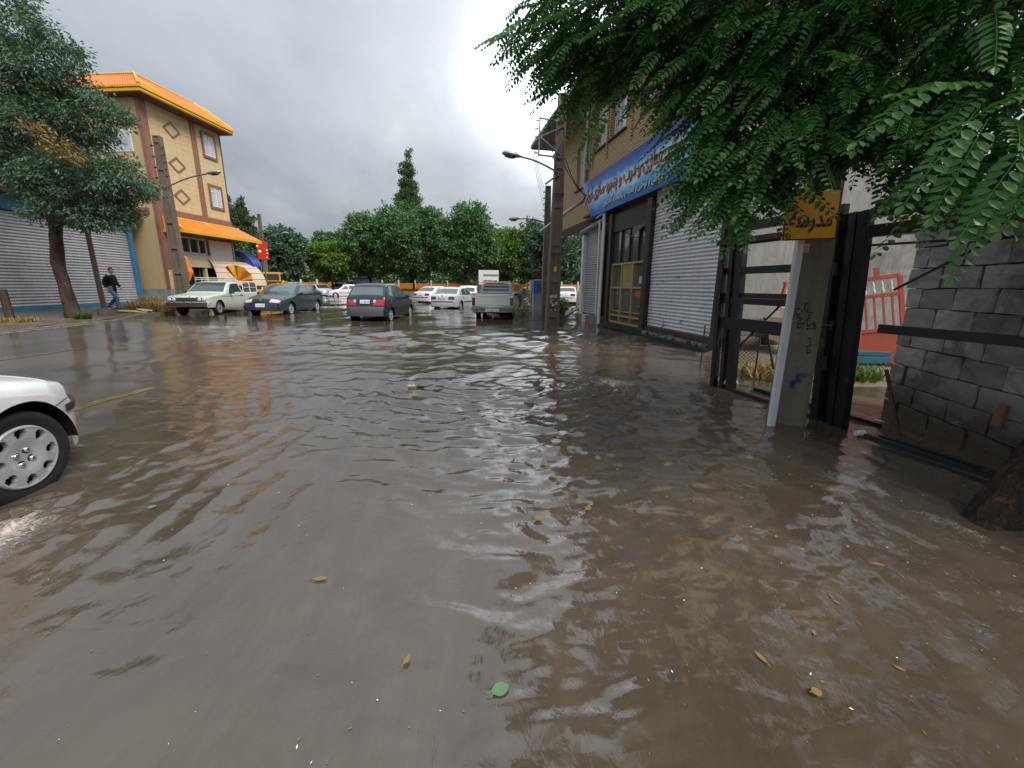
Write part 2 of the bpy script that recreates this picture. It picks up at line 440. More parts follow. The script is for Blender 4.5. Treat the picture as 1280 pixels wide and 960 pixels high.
def barkmat(name, c, c2, bs=14):
    t = NT(name)
    n = t.noise(bs, 8, 0.7, 0.6, t.co((1, 1, 0.22)))
    t.base(t.ramp(n, [(0.35, tuple(x*0.35 for x in c)), (0.52, c), (0.72, c2)]))
    t.rough(0.75); t.set(t.p, 'Specular IOR Level', 0.3)
    t.bump(n, 0.9, 0.03)
    return t.m
M['bark_near'] = barkmat('bark_near', (0.026, 0.017, 0.012), (0.15, 0.068, 0.032), 30)
M['bark'] = barkmat('bark', (0.070, 0.045, 0.035), (0.13, 0.085, 0.065), 9)

def concretemat(name, c, brownlow=True, bs=40):
    t = NT(name)
    col = t.ramp(t.noise(3.2, 8, 0.65), [(0.3, tuple(x*0.72 for x in c)), (0.7, tuple(x*1.18 for x in c))])
    st = t.noise(5, 5, 0.65, 0.0, t.co((2.5, 2.5, 0.15)))
    col = t.mix(t.math('MULTIPLY', t.ramp(st, [(0.45, (0,0,0)), (0.72, (1,1,1))]), 0.5), col, tuple(x*0.5 for x in c))
    v = t.noise(55, 3, 0.6)
    col = t.mix(t.ramp(v, [(0.62, (0,0,0)), (0.7, (1,1,1))]), col, tuple(x*0.55 for x in c))
    t.base(col); t.rough(0.72)
    t.bump(t.noise(bs, 8, 0.72), 0.5, 0.012)
    return t.m
M['concrete'] = concretemat('concrete', (0.19, 0.165, 0.13))
M['concrete_brown'] = concretemat('concrete_brown', (0.165, 0.125, 0.095))
M['concrete_dark'] = concretemat('concrete_dark', (0.18, 0.16, 0.125))
M['render_wall'] = concretemat('render_wall', (0.25, 0.245, 0.235), bs=26)
M['kerbstone'] = concretemat('kerbstone', (0.22, 0.19, 0.165))

def blockmat():
    t = NT('cement_block')
    oi = t.new('ShaderNodeObjectInfo')
    a = t.ramp(oi.outputs['Random'], [(0, (0.27, 0.24, 0.21)), (0.3, (0.36, 0.355, 0.36)), (0.7, (0.44, 0.45, 0.475)), (1, (0.52, 0.52, 0.53))])
    n = t.noise(4, 8, 0.7, 0.5)
    geo = t.new('ShaderNodeNewGeometry')
    n = t.noise(4, 8, 0.7, 0.5, geo.outputs['Position'])
    big = t.noise(1.35, 7, 0.65, 0.8, geo.outputs['Position'])
    a = t.mix(t.ramp(n, [(0.35, (0.35,0.35,0.35)), (0.7, (0,0,0))]), a, (0.10, 0.082, 0.068))
    a = t.mix(t.ramp(big, [(0.44, (0,0,0)), (0.60, (0.8,0.8,0.8))]), a, (0.105, 0.078, 0.058))
    sp = t.new('ShaderNodeSeparateXYZ'); t.l.new(geo.outputs['Position'], sp.inputs[0])
    lowf = t.math('MULTIPLY', t.math('SUBTRACT', t.math('ADD', 0.35, t.math('MULTIPLY', n, 0.5)), sp.outputs[2]), 2.2, True)
    a = t.mix(lowf, a, (0.075, 0.056, 0.042))
    eff = t.noise(2.6, 6, 0.7, 0.3, geo.outputs['Position'])
    a = t.mix(t.ramp(eff, [(0.60, (0,0,0)), (0.70, (0.55,0.55,0.55))]), a, (0.55, 0.56, 0.58))
    a = t.mix(t.ramp(t.noise(70, 4, 0.7, 0, geo.outputs['Position']), [(0.6, (0,0,0)), (0.72, (1,1,1))]), a, (0.12, 0.11, 0.10))
    t.base(a); t.rough(t.ramp(n, [(0.3, (0.35,0.35,0.35)), (0.7, (0.75,0.75,0.75))]))
    t.bump(t.noise(38, 8, 0.75), 0.6, 0.012)
    return t.m
M['block'] = blockmat()
M['block_mortar'] = plain('mortar', (0.05, 0.042, 0.036), 0.8, 0, 0.3, 8, 0.4, 40)

def brickmat(name, c1, c2, cm, bw, bh, mortar=0.006, rot=None, ax='xz', squash=1.0, offset=0.5):
    """courses laid on a vertical face; ax tells which object axis runs along the face"""
    t = NT(name)
    sp = t.new('ShaderNodeSeparateXYZ'); t.l.new(t.co(), sp.inputs[0])
    cb = t.new('ShaderNodeCombineXYZ')
    t.l.new(sp.outputs[0 if ax[0] == 'x' else 1], cb.inputs[0]); t.l.new(sp.outputs[2], cb.inputs[1])
    b = t.new('ShaderNodeTexBrick'); t.l.new(cb.outputs[0], b.inputs['Vector'])
    b.inputs['Scale'].default_value = 1.0; b.inputs['Brick Width'].default_value = bw; b.inputs['Row Height'].default_value = bh
    b.inputs['Mortar Size'].default_value = mortar; b.inputs['Mortar Smooth'].default_value = 0.3
    b.inputs['Color1'].default_value = (*c1, 1); b.inputs['Color2'].default_value = (*c2, 1); b.inputs['Mortar'].default_value = (*cm, 1)
    b.offset = offset
    col = t.mix(t.math('MULTIPLY', t.noise(1.1, 6, 0.65), 0.55), b.outputs['Color'], tuple(x*0.7 for x in c1))
    st = t.noise(4, 5, 0.65, 0.0, t.co((2.0, 2.0, 0.12)))
    col = t.mix(t.math('MULTIPLY', t.ramp(st, [(0.48, (0,0,0)), (0.75, (1,1,1))]), 0.35), col, tuple(x*0.5 for x in c1))
    t.base(col); t.rough(0.6)
    t.bump(t.math('SUBTRACT', 1.0, b.outputs['Fac']), 0.6, 0.012)
    return t.m
M['yellow_tile_x'] = brickmat('yellow_tile', (0.66, 0.505, 0.265), (0.70, 0.545, 0.295), (0.55, 0.42, 0.22), 0.5, 0.25, 0.012, offset=0.0)
M['tan_brick'] = brickmat('tan_brick', (0.54, 0.38, 0.17), (0.60, 0.43, 0.20), (0.15, 0.10, 0.055), 0.22, 0.075, 0.016)

def glassmat(name, c, rough=0.06, spec=0.8):
    t = NT(name)
    col = t.mix(t.noise(1.5, 4, 0.6), tuple(x*0.6 for x in c), tuple(x*1.3 for x in c))
    t.base(col); t.rough(t.math('ADD', t.math('MULTIPLY', t.noise(40, 3), 0.08), rough)); t.set(t.p, 'Specular IOR Level', spec)
    t.set(t.p, 'Coat Weight', 1.0); t.set(t.p, 'Coat Roughness', 0.04)
    return t.m
M['car_glass'] = glassmat('car_glass', (0.035, 0.055, 0.058))
M['car_glass_teal'] = glassmat('car_glass_teal', (0.085, 0.13, 0.135))
M['window_glass'] = glassmat('window_glass', (0.05, 0.055, 0.055))
M['curtain_glass'] = glassmat('curtain_glass', (0.50, 0.54, 0.58), 0.12)
M['shop_glass'] = glassmat('shop_glass', (0.085, 0.09, 0.082))
M['yellow_pane'] = glassmat('yellow_pane', (0.34, 0.25, 0.075), 0.2)
M['white_shop_glass'] = glassmat('white_shop_glass', (0.33, 0.36, 0.40), 0.12)

M['car_white'] = paint('car_white', (0.76, 0.78, 0.80), amt=0.7)
M['car_white_far'] = paint('car_white_far', (0.74, 0.76, 0.78), amt=0.25)
M['car_teal'] = paint('car_teal', (0.014, 0.034, 0.042), (0.05, 0.045, 0.04), 0.3)
M['car_navy'] = paint('car_navy', (0.012, 0.019, 0.034), (0.05, 0.045, 0.04), 0.25)
M['car_grey'] = paint('car_grey', (0.62, 0.64, 0.62), (0.16, 0.13, 0.10), 0.45, 0.3)
def creammat():
    t = NT('cream_rusty')
    n = t.noise(5.5, 8, 0.72, 0.8)
    sp = t.new('ShaderNodeSeparateXYZ'); t.l.new(t.co(), sp.inputs[0])
    fr = t.math('ADD', n, t.math('MULTIPLY', t.math('SUBTRACT', sp.outputs[0], 1.2), 0.10))
    col = t.mix(t.noise(1.6, 5), (0.50, 0.56, 0.48), (0.60, 0.63, 0.54))
    col = t.mix(t.ramp(fr, [(0.64, (0,0,0)), (0.68, (1,1,1))]), col, (0.16, 0.075, 0.03))
    low = t.math('MULTIPLY', t.math('SUBTRACT', 0.52, sp.outputs[2]), 2.2, True)
    col = t.mix(low, col, (0.17, 0.12, 0.08))
    t.base(col); t.rough(0.42); t.set(t.p, 'Coat Weight', 0.4)
    return t.m
M['car_cream'] = creammat()

def signmat():
    """printed banner: deep blue edges fading to pale blue in the middle, mottled"""
    t = NT('banner_print')
    sp = t.new('ShaderNodeSeparateXYZ'); t.l.new(t.co(), sp.inputs[0])
    n = t.noise(1.2, 4, 0.6, 0.8, t.co((1, 1, 2.0)))
    f = t.math('ADD', t.math('MULTIPLY', sp.outputs[2], 0.88), t.math('MULTIPLY', t.math('SUBTRACT', n, 0.5), 0.35))
    col = t.ramp(f, [(0.0, (0.008, 0.08, 0.44)), (0.18, (0.015, 0.17, 0.62)), (0.32, (0.14, 0.46, 0.80)), (0.44, (0.60, 0.80, 0.90)),
                     (0.64, (0.46, 0.72, 0.88)), (0.82, (0.02, 0.18, 0.58)), (1.0, (0.008, 0.06, 0.34))])
    fx = t.math('SUBTRACT', 1.0, t.math('MULTIPLY', sp.outputs[0], 1.5), True)
    col = t.mix(t.math('MULTIPLY', fx, 0.75), col, (0.33, 0.52, 0.68))
    t.base(col); t.rough(0.38)
    return t.m
M['banner'] = signmat()

def asphaltmat():
    t = NT('wet_asphalt')
    n = t.noise(0.55, 7, 0.6, 0.6); f = t.noise(120, 3, 0.7)
    col = t.mix(f, (0.060, 0.055, 0.050), (0.105, 0.096, 0.086))
    col = t.mix(t.ramp(n, [(0.42, (0,0,0)), (0.6, (1,1,1))]), col, (0.125, 0.104, 0.082))
    t.base(col)
    wet = t.ramp(t.noise(0.8, 6, 0.6, 0.5), [(0.36, (0.05,0.05,0.05)), (0.55, (0.13,0.13,0.13)), (0.75, (0.30,0.30,0.30))])
    t.rough(wet); t.set(t.p, 'Specular IOR Level', 0.55)
    t.bump(t.math('ADD', t.math('MULTIPLY', f, 0.4), t.noise(14, 4)), 0.10, 0.006)
    return t.m
M['asphalt'] = asphaltmat()
def groundmat():
    t = NT('ground_earth')
    n = t.noise(0.7, 8, 0.65, 0.4)
    t.base(t.ramp(n, [(0.3, (0.10, 0.075, 0.055)), (0.5, (0.16, 0.125, 0.09)), (0.7, (0.09, 0.10, 0.05))]))
    t.rough(0.6); t.bump(t.noise(12, 8, 0.7), 0.5, 0.03)
    return t.m
M['earth'] = groundmat()
def pavemat():
    t = NT('pavement_dirt')
    n = t.noise(1.4, 8, 0.65, 0.4)
    t.base(t.ramp(n, [(0.3, (0.085, 0.062, 0.045)), (0.55, (0.14, 0.105, 0.078)), (0.75, (0.20, 0.15, 0.11))]))
    t.rough(t.ramp(t.noise(2.2, 5), [(0.35, (0.2,0.2,0.2)), (0.65, (0.6,0.6,0.6))])); t.bump(t.noise(18, 8, 0.7), 0.4, 0.02)
    return t.m
M['pavement'] = pavemat()
def linemat(name, c):
    t = NT(name)
    n = t.noise(7, 7, 0.7, 0.5)
    t.base(t.mix(t.ramp(n, [(0.38, (1,1,1)), (0.62, (0,0,0))]), c, (0.07, 0.062, 0.054))); t.rough(0.2)
    return t.m
M['line_yellow'] = linemat('line_yellow', (0.26, 0.17, 0.05))
M['line_white'] = linemat('line_white', (0.62, 0.60, 0.56))
def hillmat():
    t = NT('hill_scrub')
    n = t.noise(0.02, 8, 0.65, 0.4)
    t.base(t.ramp(n, [(0.35, (0.17, 0.155, 0.135)), (0.65, (0.26, 0.235, 0.20))])); t.rough(0.9)
    return t.m
M['hill'] = hillmat()

def watermat():
    t = NT('muddy_water')
    at = t.new('ShaderNodeAttribute', attribute_name='foam')
    v = t.co((1, 1, 1))
    big = t.noise(0.35, 5, 0.6, 0.6)
    col = t.ramp(big, [(0.3, (0.060, 0.045, 0.032)), (0.7, (0.088, 0.069, 0.050))])
    stk = t.noise(2.2, 6, 0.65, 1.0, t.co((1.0, 0.45, 1), (0, 0, 0.5)))
    col = t.mix(t.math('MULTIPLY', t.ramp(stk, [(0.42, (0,0,0)), (0.66, (1,1,1))]), 0.45), col, (0.118, 0.095, 0.072))
    fo = t.noise(26, 8, 0.75, 1.2); fo2 = t.noise(90, 4, 0.7)
    fm = t.math('ADD', t.math('MULTIPLY', fo, 0.7), t.math('MULTIPLY', fo2, 0.3))
    fac = t.math('MULTIPLY', t.math('SUBTRACT', t.math('ADD', fm, t.math('MULTIPLY', at.outputs['Fac'], 0.36)), 0.74), 6.0, True)
    t.base(t.mix(fac, col, (0.46, 0.41, 0.36)))
    t.rough(t.math('ADD', t.math('MULTIPLY', fac, 0.5), 0.018))
    t.set(t.p, 'IOR', 1.85); t.set(t.p, 'Specular IOR Level', 0.5)
    h1 = t.noise(15, 6, 0.52, 0.9, t.co((1, 0.6, 1), (0, 0, 0.45))); h2 = t.noise(42, 4, 0.5, 0.5)
    cam_fine = t.math('ADD', t.math('MULTIPLY', h1, 1.0), t.math('MULTIPLY', h2, 0.25))
    t.bump(cam_fine, 0.19, 0.014)
    return t.m
M['water'] = watermat()
# ------------------------------------------------------------------ ground, road, pavements, water
def axis(segs):
    """segs: [(start, end, step)...] -> sorted unique coordinates"""
    out = []
    for a, b, st in segs:
        n = max(1, int(round((b-a)/st)))
        out.extend(np.linspace(a, b, n, endpoint=False))
    out.append(segs[-1][1])
    return np.array(out)
def sheet(name, xs, ys, zf, mats, parent=None, smooth=True, mask=None):
    X, Y = np.meshgrid(xs, ys, indexing='ij')
    Z = zf(X, Y)
    nx, ny = X.shape
    idx = np.arange(nx*ny).reshape(nx, ny)
    f = np.stack([idx[:-1,:-1], idx[1:,:-1], idx[1:,1:], idx[:-1,1:]], -1).reshape(-1, 4)
    if mask is not None:
        cx = 0.25*(X[:-1,:-1]+X[1:,:-1]+X[1:,1:]+X[:-1,1:]); cy = 0.25*(Y[:-1,:-1]+Y[1:,:-1]+Y[1:,1:]+Y[:-1,1:])
        f = f[mask(cx, cy).ravel()]
    return np_mesh(name, np.stack([X, Y, Z], -1).reshape(-1, 3), f, mats, smooth), X, Y

KERB = np.array([(-11.9, -30), (-12.2, 2), (-12.9, 10), (-13.5, 13), (-14.6, 15.0), (-15.3, 18), (-15.4, 24), (-17.0, 30), (-30, 34), (-60, 36)], float)
def kerb_x(y): return np.interp(y, KERB[:7, 1], KERB[:7, 0])

# earth: one sheet to the horizon, lowered under the flooded streets
def earth_z(X, Y):
    inside = sstep(-17.5, -15.5, X)*sstep(14.5, 11.5, X)*sstep(46.5, 44.0, Y)
    far = sstep(120, 400, np.hypot(X, Y))
    cross = sstep(26, 28, Y)*sstep(46.5, 44.0, Y)*sstep(-75, -70, X)*sstep(75, 70, X)
    return 0.12 - 0.5*np.maximum(inside, cross) + 0.12*fbm(X*0.05, Y*0.05, 3) + far*(2.0*fbm(X*0.004, Y*0.004, 5))
gx = axis([(-3000, -200, 200), (-200, -40, 8), (-40, 40, 1.0), (40, 200, 8), (200, 3000, 200)])
gy = axis([(-600, -40, 80), (-40, 70, 1.0), (70, 200, 8), (200, 3000, 200)])
me, _, _ = sheet('ground', gx, gy, earth_z, M['earth'])
tag(link('ground', me), kind='structure')

XL_Y = [2.4, 3.2, 4.0, 5.5, 7.5, 10.0, 14.0]
XL_X = [-3.4, -3.5, -3.9, -4.9, -6.1, -7.2, -8.0]
def dry(X, Y):
    """0 in the flood, 1 on the crowned left carriageway that stands just clear of the water"""
    xl = np.interp(Y, XL_Y, XL_X)
    return sstep(1.0, -1.9, X - xl + 1.1*fbm(X*0.9, Y*0.7, 23, 3))*sstep(1.9, 3.4, Y)*sstep(14.5, 11.0, Y + 0.25*(X+8))
def road_z(X, Y):
    z = -0.075 + 0.115*dry(X, Y) + 0.012*fbm(X*0.5, Y*0.5, 21) + 0.006*fbm(X*2.2, Y*1.6, 22, 2)
    z = z + 0.035*sstep(-9.0, -12.5, X)*dry(X, Y)
    return z
rx = axis([(-15.3, -3.0, 0.12), (-3.0, 7.0, 0.5)])
ry = axis([(-14, 1.5, 0.5), (1.5, 16, 0.12), (16, 44, 0.6)])
me, _, _ = sheet('road', rx, ry, road_z, M['asphalt'], mask=lambda x, y: x > kerb_x(y) - 0.05)
tag(link('road', me), kind='structure')

def road_line(name, pts, w, mat):
    mb = MB()
    pts = [np.array(p, float) for p in pts]
    L = []
    for a, b in zip(pts[:-1], pts[1:]):
        n = max(1, int(np.hypot(*(b-a))/0.12))
        L += [a + (b-a)*i/n for i in range(n)]
    L.append(pts[-1])
    vs = []
    for i, p in enumerate(L):
        t = L[min(i+1, len(L)-1)] - L[max(i-1, 0)]; t /= np.hypot(*t); nrm = np.array((t[1], -t[0]))
        for sgn in (-1, 1):
            q = p + nrm*w/2*sgn
            vs.append((q[0], q[1], float(road_z(np.array(q[0]), np.array(q[1]))) + 0.005))
    mb.add(vs, [(2*i, 2*i+1, 2*i+3, 2*i+2) for i in range(len(L)-1)])
    return tag(mb.build(name, mat), kind='structure')
road_line('yellow_centre_line', [(-4.55, 3.0), (-4.62, 4.2), (-4.75, 7.4)], 0.11, M['line_yellow'])
road_line('yellow_lane_line', [(-8.5, 3.2), (-8.5, 7.4)], 0.10, M['line_yellow'])
road_line('white_edge_line', [(-12.45, 9.2), (-12.75, 11.9)], 0.12, M['line_white'])
road_line('white_edge_line', [(-13.0, 13.2), (-13.7, 15.2)], 0.10, M['line_white'])

# left pavement behind a low kerb
mb = MB()
kp = [tuple(k) for k in KERB]
n = len(kp)
vs = [(x, y, 0.10) for x, y in kp] + [(x-0.16, y, 0.115) for x, y in kp]
mb = MB()
for i in range(n-1):
    a, b = kp[i], kp[i+1]
    seg = max(1, int(math.hypot(b[0]-a[0], b[1]-a[1])/0.9))
    for k in range(seg):
        p = [a[j]+(b[j]-a[j])*(k+0.01)/seg for j in (0, 1)]; q = [a[j]+(b[j]-a[j])*(k+0.985)/seg for j in (0, 1)]
        if not (-2 < p[1] < 33): continue
        zz = 0.10 + random.uniform(-0.012, 0.012)
        mb.prism([(p[0], p[1]), (q[0], q[1]), (q[0]-0.17, q[1]), (p[0]-0.17, p[1])], 2, -0.3, zz)
tag(mb.build('kerb', M['kerbstone']), kind='structure')
px = axis([(-60, -26, 2), (-26, -11.8, 0.25)]); py = axis([(-12, 34, 0.3)])
def pave_z(X, Y): return 0.105 + 0.05*sstep(0, 4, kerb_x(Y)-X) + 0.025*fbm(X*1.3, Y*1.3, 31)
me, _, _ = sheet('pavement', px, py, pave_z, M['pavement'], mask=lambda x, y: x < kerb_x(y) - 0.14)
tag(link('pavement', me), kind='structure')

# ---- the flood water: one finely meshed sheet with real waves
ypos = [0.30]
while ypos[-1] < 47:
    y = ypos[-1]; ypos.append(y + 0.0095*(1 + (y/2.3)**1.75)*(1.0 if y < 12 else 1.3))
wy = np.concatenate([axis([(-9, -1, 0.6), (-1, 0.28, 0.08)]), np.array(ypos)])
wx = axis([(-75, -17, 2.0), (-17, -9, 0.10), (-9, -4.2, 0.045), (-4.2, 4.2, 0.0155), (4.2, 7, 0.045), (7, 14, 0.15), (14, 75, 2.0)])
STREET = 0.06
def water_z(X, Y):
    dyl = 0.0095*(1 + (np.maximum(Y, 0.3)/2.3)**1.75)
    def band(lam): return sstep(lam*0.42, lam*0.20, dyl)          # drop what the mesh cannot carry
    wxp = X + 0.25*fbm(X*0.8, Y*0.8, 41); wyp = Y + 0.25*fbm(X*0.8+9, Y*0.8, 43)
    calm = 1 - 0.96*sstep(0.4, -0.9, X - np.interp(Y, XL_Y, XL_X))*sstep(1.6, 2.8, Y)*sstep(16, 12, Y)
    z = 0.0150*fbm(wxp*1.15, wyp*1.5, 51, 2)*band(0.7)
    # broad rippled field in the middle of the street
    mid = np.exp(-(((X+0.1)/2.1)**2 + ((Y-4.4)/2.2)**2))
    patch = sstep(-0.25, 0.3, fbm(X*0.6, Y*0.5, 61, 2))
    r1 = fbm(wxp*3.1, wyp*5.6, 71, 3, 0.55)
    z = z + (0.0070 + 0.0300*mid + 0.0070*patch)*r1*band(0.22)
    r2 = fbm(wxp*5.2+3, wyp*10.5, 75, 2, 0.5)
    z = z + (0.0030 + 0.0115*mid + 0.0038*patch)*r2*band(0.11) + 0.0011*fbm(wxp*17, wyp*21, 78, 2)*band(0.055)
    rr = np.hypot(X+0.35, (Y-5.7)*1.05) + 0.22*fbm(X*1.1, Y*1.1, 81, 2)
    ring = np.sin(rr*2*PI/0.24 + 2.5*fbm(X*0.7, Y*0.7, 83))
    z = z + 0.0068*ring*sstep(0.5, 1.1, rr)*sstep(4.4, 1.8, rr)*sstep(0.2, -1.0, Y-5.6)*band(0.30)
    # wake from the passing white car: crests along the street
    wk = np.exp(-(((X+2.0)/0.85)**2 + ((Y-2.6)/1.15)**2))
    ph = X + 0.10*Y + 0.22*fbm(X*1.1, Y*0.8, 91, 2)
    z = z + 0.0150*wk*(np.abs(np.sin(ph*PI/0.22))*-1.0 + 0.5)*(0.6+0.9*fbm(X*1.5, Y*0.9, 95))*band(0.2) + wk*0.0032*fbm(wxp*13, wyp*9, 97, 2)*band(0.07)
    # current running along the fence and round the trunk
    cu = sstep(1.0, 2.0, X)*sstep(5.5, 3.5, Y)
    z = z + 0.0130*cu*fbm(wxp*4.3+0.6*wyp, wyp*1.15, 101, 3, 0.55)*band(0.2) + 0.0030*cu*fbm(wxp*15+3*wyp, wyp*4.5, 105, 2)*band(0.06)
    gl = sstep(0.9, 1.9, X)*sstep(2.3, 1.3, Y)
    z = z + 0.0200*gl*fbm(wxp*4.2, wyp*2.6, 111, 3, 0.5)*band(0.2)
    # boil over a drain by the shop
    tb = np.exp(-(((X-1.55)/0.75)**2 + ((Y-5.1)/0.5)**2))
    z = z + tb*(0.025 + 0.060*fbm(X*4.2, Y*4.2, 121, 3, 0.6))*band(0.2)
    # choppy far water
    fy = sstep(5.5, 9.0, Y)
    z = z + 0.085*fy*calm*fbm(wxp*1.1, wyp*1.7, 131, 3, 0.6)*band(0.55)
    z = z + 0.10*sstep(10, 18, Y)*fbm(wxp*0.45, wyp*0.55, 141, 2)*calm
    # bow wave and spray round the near wheel, ring of water round the trunk
    bw = np.exp(-(((X+2.72)/0.30)**2 + ((Y-1.83)/0.34)**2))
    z = z + bw*(0.026 + 0.05*fbm(X*7, Y*7, 151, 3, 0.6))
    tr = np.hypot((X-2.82), (Y-2.0)); z = z + 0.018*np.exp(-((tr-0.24)/0.09)**2)*(0.5+fbm(X*6, Y*6, 161))
    z = z*calm
    # raindrop rings
    g = np.random.default_rng(5)
    for k in range(260):
        cx = g.uniform(-1.6, 2.6); cy = g.uniform(0.75, 3.6); r0 = g.uniform(0.018, 0.075)
        m = (np.abs(X-cx) < r0+0.06) & (np.abs(Y-cy) < r0+0.06)
        if not m.any(): continue
        d = np.hypot(X[m]-cx, Y[m]-cy)
        z[m] += g.uniform(0.0007, 0.0020)*np.cos((d-r0)*2*PI/0.026)*np.exp(-((d-r0)/0.022)**2)
    return z
me, WX, WY = sheet('flood_water', wx, wy, water_z, M['water'],
                   mask=lambda x, y: ((x > kerb_x(y) - 0.1) & (x < 12.0)) | (y > 28))
def foam_f(X, Y):
    f = 0*X
    f = f + 0.80*np.exp(-(((X-1.5)/0.70)**2 + ((Y-5.15)/0.40)**2))
    f = f + 0.85*np.exp(-(((X+2.78)/0.26)**2 + ((Y-1.80)/0.26)**2))
    f = f + 0.60*np.exp(-(((X+2.62)/0.42)**2 + ((Y-1.45)/0.40)**2))
    f = f + 0.12*np.exp(-((np.hypot(X-2.82, Y-2.0)-0.27)/0.07)**2)*(0.4+1.6*(fbm(X*5, Y*5, 173)+0.35))
    strk = sstep(0.14, 0.30, fbm((X+0.25*Y)*6.0, Y*1.0, 171, 3))
    f = f + 0.52*strk*sstep(1.0, 2.0, X)*sstep(4.2, 2.6, Y)
    f = f + 0.46*sstep(0.05, 0.32, fbm((X-0.5*Y)*3.0, Y*1.2, 175, 3))*np.exp(-(((X-2.2)/0.9)**2 + ((Y-4.4)/0.8)**2))
    edge = np.exp(-(((X - np.interp(Y, XL_Y, XL_X) - 0.15 - 0.3*fbm(X*1.2, Y*1.2, 181, 2)))/0.07)**2)
    f = f + 0.50*edge*sstep(3.0, 4.0, Y)*sstep(9, 7, Y)
    f = f + 0.34*sstep(0.12, 0.35, fbm(X*1.4, Y*2.6, 191, 3))*sstep(6, 9, Y)*sstep(30, 14, Y)*sstep(-8, -5, X)
    f = f + 0.60*np.exp(-(np.hypot((X-1.35)/0.55, (Y-12.4)/0.9))**2)
    return np.clip(f, 0, 1)
at = me.attributes.new('foam', 'FLOAT', 'POINT')
at.data.foreach_set('value', foam_f(WX, WY).astype(np.float32).ravel())
tag(link('flood_water', me), kind='structure')

# far hills behind the park
def hill(name, cx, cy, w, d, h, seed):
    xs = np.linspace(-1, 1, 70); ys = np.linspace(-1, 1, 24)
    def zf(X, Y):
        e = np.clip(1-np.abs(X)**1.6, 0, 1)*np.clip(1-Y*Y, 0, 1)
        return h*e*(0.75 + 0.55*fbm(X*3.2, Y*2.0, seed, 4)) - 3.0
    me, X, Y = sheet(name, xs, ys, zf, M['hill'])
    o = link(name, me); o.location = (cx, cy, 0)
    o.scale = (w, d, 1)
    return tag(o, kind='structure')
hill('hill', -330, 760, 300, 160, 80, 201)
hill('hill', 60, 900, 420, 160, 72, 207)
hill('hill', -700, 800, 260, 160, 60, 211)

# raised lawn of the park across the junction, with a kerb
me, _, _ = sheet('park_lawn', axis([(-70, 70, 1.5)]), axis([(45.0, 120, 1.5)]),
                 lambda X, Y: 0.42 + 0.25*sstep(46, 60, Y) + 0.06*fbm(X*0.4, Y*0.4, 221), M['earth'])
tag(link('park_lawn', me), kind='structure')
mb = MB()
for k in range(60):
    x0 = -45 + k*1.5
    mb.b2((x0, 44.8, -0.3), (x0+1.47, 45.05, 0.5 + random.uniform(-0.01, 0.01)))
tag(mb.build('park_kerb', M['kerbstone']), kind='structure')
# ------------------------------------------------------------------ foliage
def unit(a): return a/np.maximum(np.linalg.norm(a, axis=-1, keepdims=True), 1e-9)
def leaf_quads(pts, out, length, width, droop=0.4, jitter=0.7, g=rng):
    """two-face folded leaves at pts growing roughly along out; returns verts, quads"""
    n = len(pts)
    d = unit(out + jitter*g.normal(size=(n, 3)) + np.array((0, 0, -droop)))
    s = unit(np.cross(d, unit(g.normal(size=(n, 3)) + np.array((0, 0, 1.2)))))
    nn = np.cross(s, d)
    L = length*g.uniform(0.7, 1.3, (n, 1)); W = width*g.uniform(0.7, 1.3, (n, 1))
    base = pts; tip = pts + d*L; l = pts + d*L*0.48 + s*W*0.5 + nn*W*0.18; r = pts + d*L*0.48 - s*W*0.5 + nn*W*0.18
    v = np.stack([base, r, tip, l], 1).reshape(-1, 3)
    i = np.arange(n)*4
    f = np.concatenate([np.stack([i, i+1, i+2], 1), np.stack([i, i+2, i+3], 1)])
    return v, f
def crown_points(lobes, nclump, nleaf, csize, g=rng, shell=0.72):
    """clumps spread through and mostly towards the outside of a set of ellipsoid lobes"""
    C, O = [], []
    vol = np.array([l[3]*l[4]*l[5] for l in lobes])**0.67; vol /= vol.sum()
    for l, w in zip(lobes, vol):
        k = max(3, int(nclump*w))
        u = unit(g.normal(size=(k, 3)))
        r = (shell + (1-shell)*g.random((k, 1))) * g.uniform(0.92, 1.06, (k, 1))
        inner = g.random((k, 1)) < 0.25
        r = np.where(inner, g.uniform(0.3, shell, (k, 1)), r)
        c = np.array(l[:3]) + u*r*np.array(l[3:6])
        C.append(c); O.append(u)
    C = np.concatenate(C); O = np.concatenate(O)
    rep = np.repeat(np.arange(len(C)), nleaf)
    P = C[rep] + g.normal(size=(len(rep), 3))*csize*np.array((1, 1, 0.75))
    out = unit(O[rep] + 0.5*unit(P - C[rep]))
    return P, out
def foliage(name, parent, lobes, nclump, nleaf, csize, ll, lw, mat, droop=0.4, jitter=0.7, shell=0.72, g=rng):
    P, out = crown_points(lobes, nclump, nleaf, csize, g, shell)
    v, f = leaf_quads(P, out, ll, lw, droop, jitter, g)
    return link(name, np_mesh(name, v, f, mat), parent)
def limb_path(p0, p1, bend, n=7, wob=0.06):
    p0, p1 = np.array(p0, float), np.array(p1, float); L = np.linalg.norm(p1-p0)
    pts = []
    for i in range(n+1):
        t = i/n
        p = p0*(1-t) + p1*t + np.array(bend)*math.sin(t*PI) + rng.normal(size=3)*wob*L*0.12*(0 if i in (0, n) else 1)
        pts.append(tuple(p))
    return pts
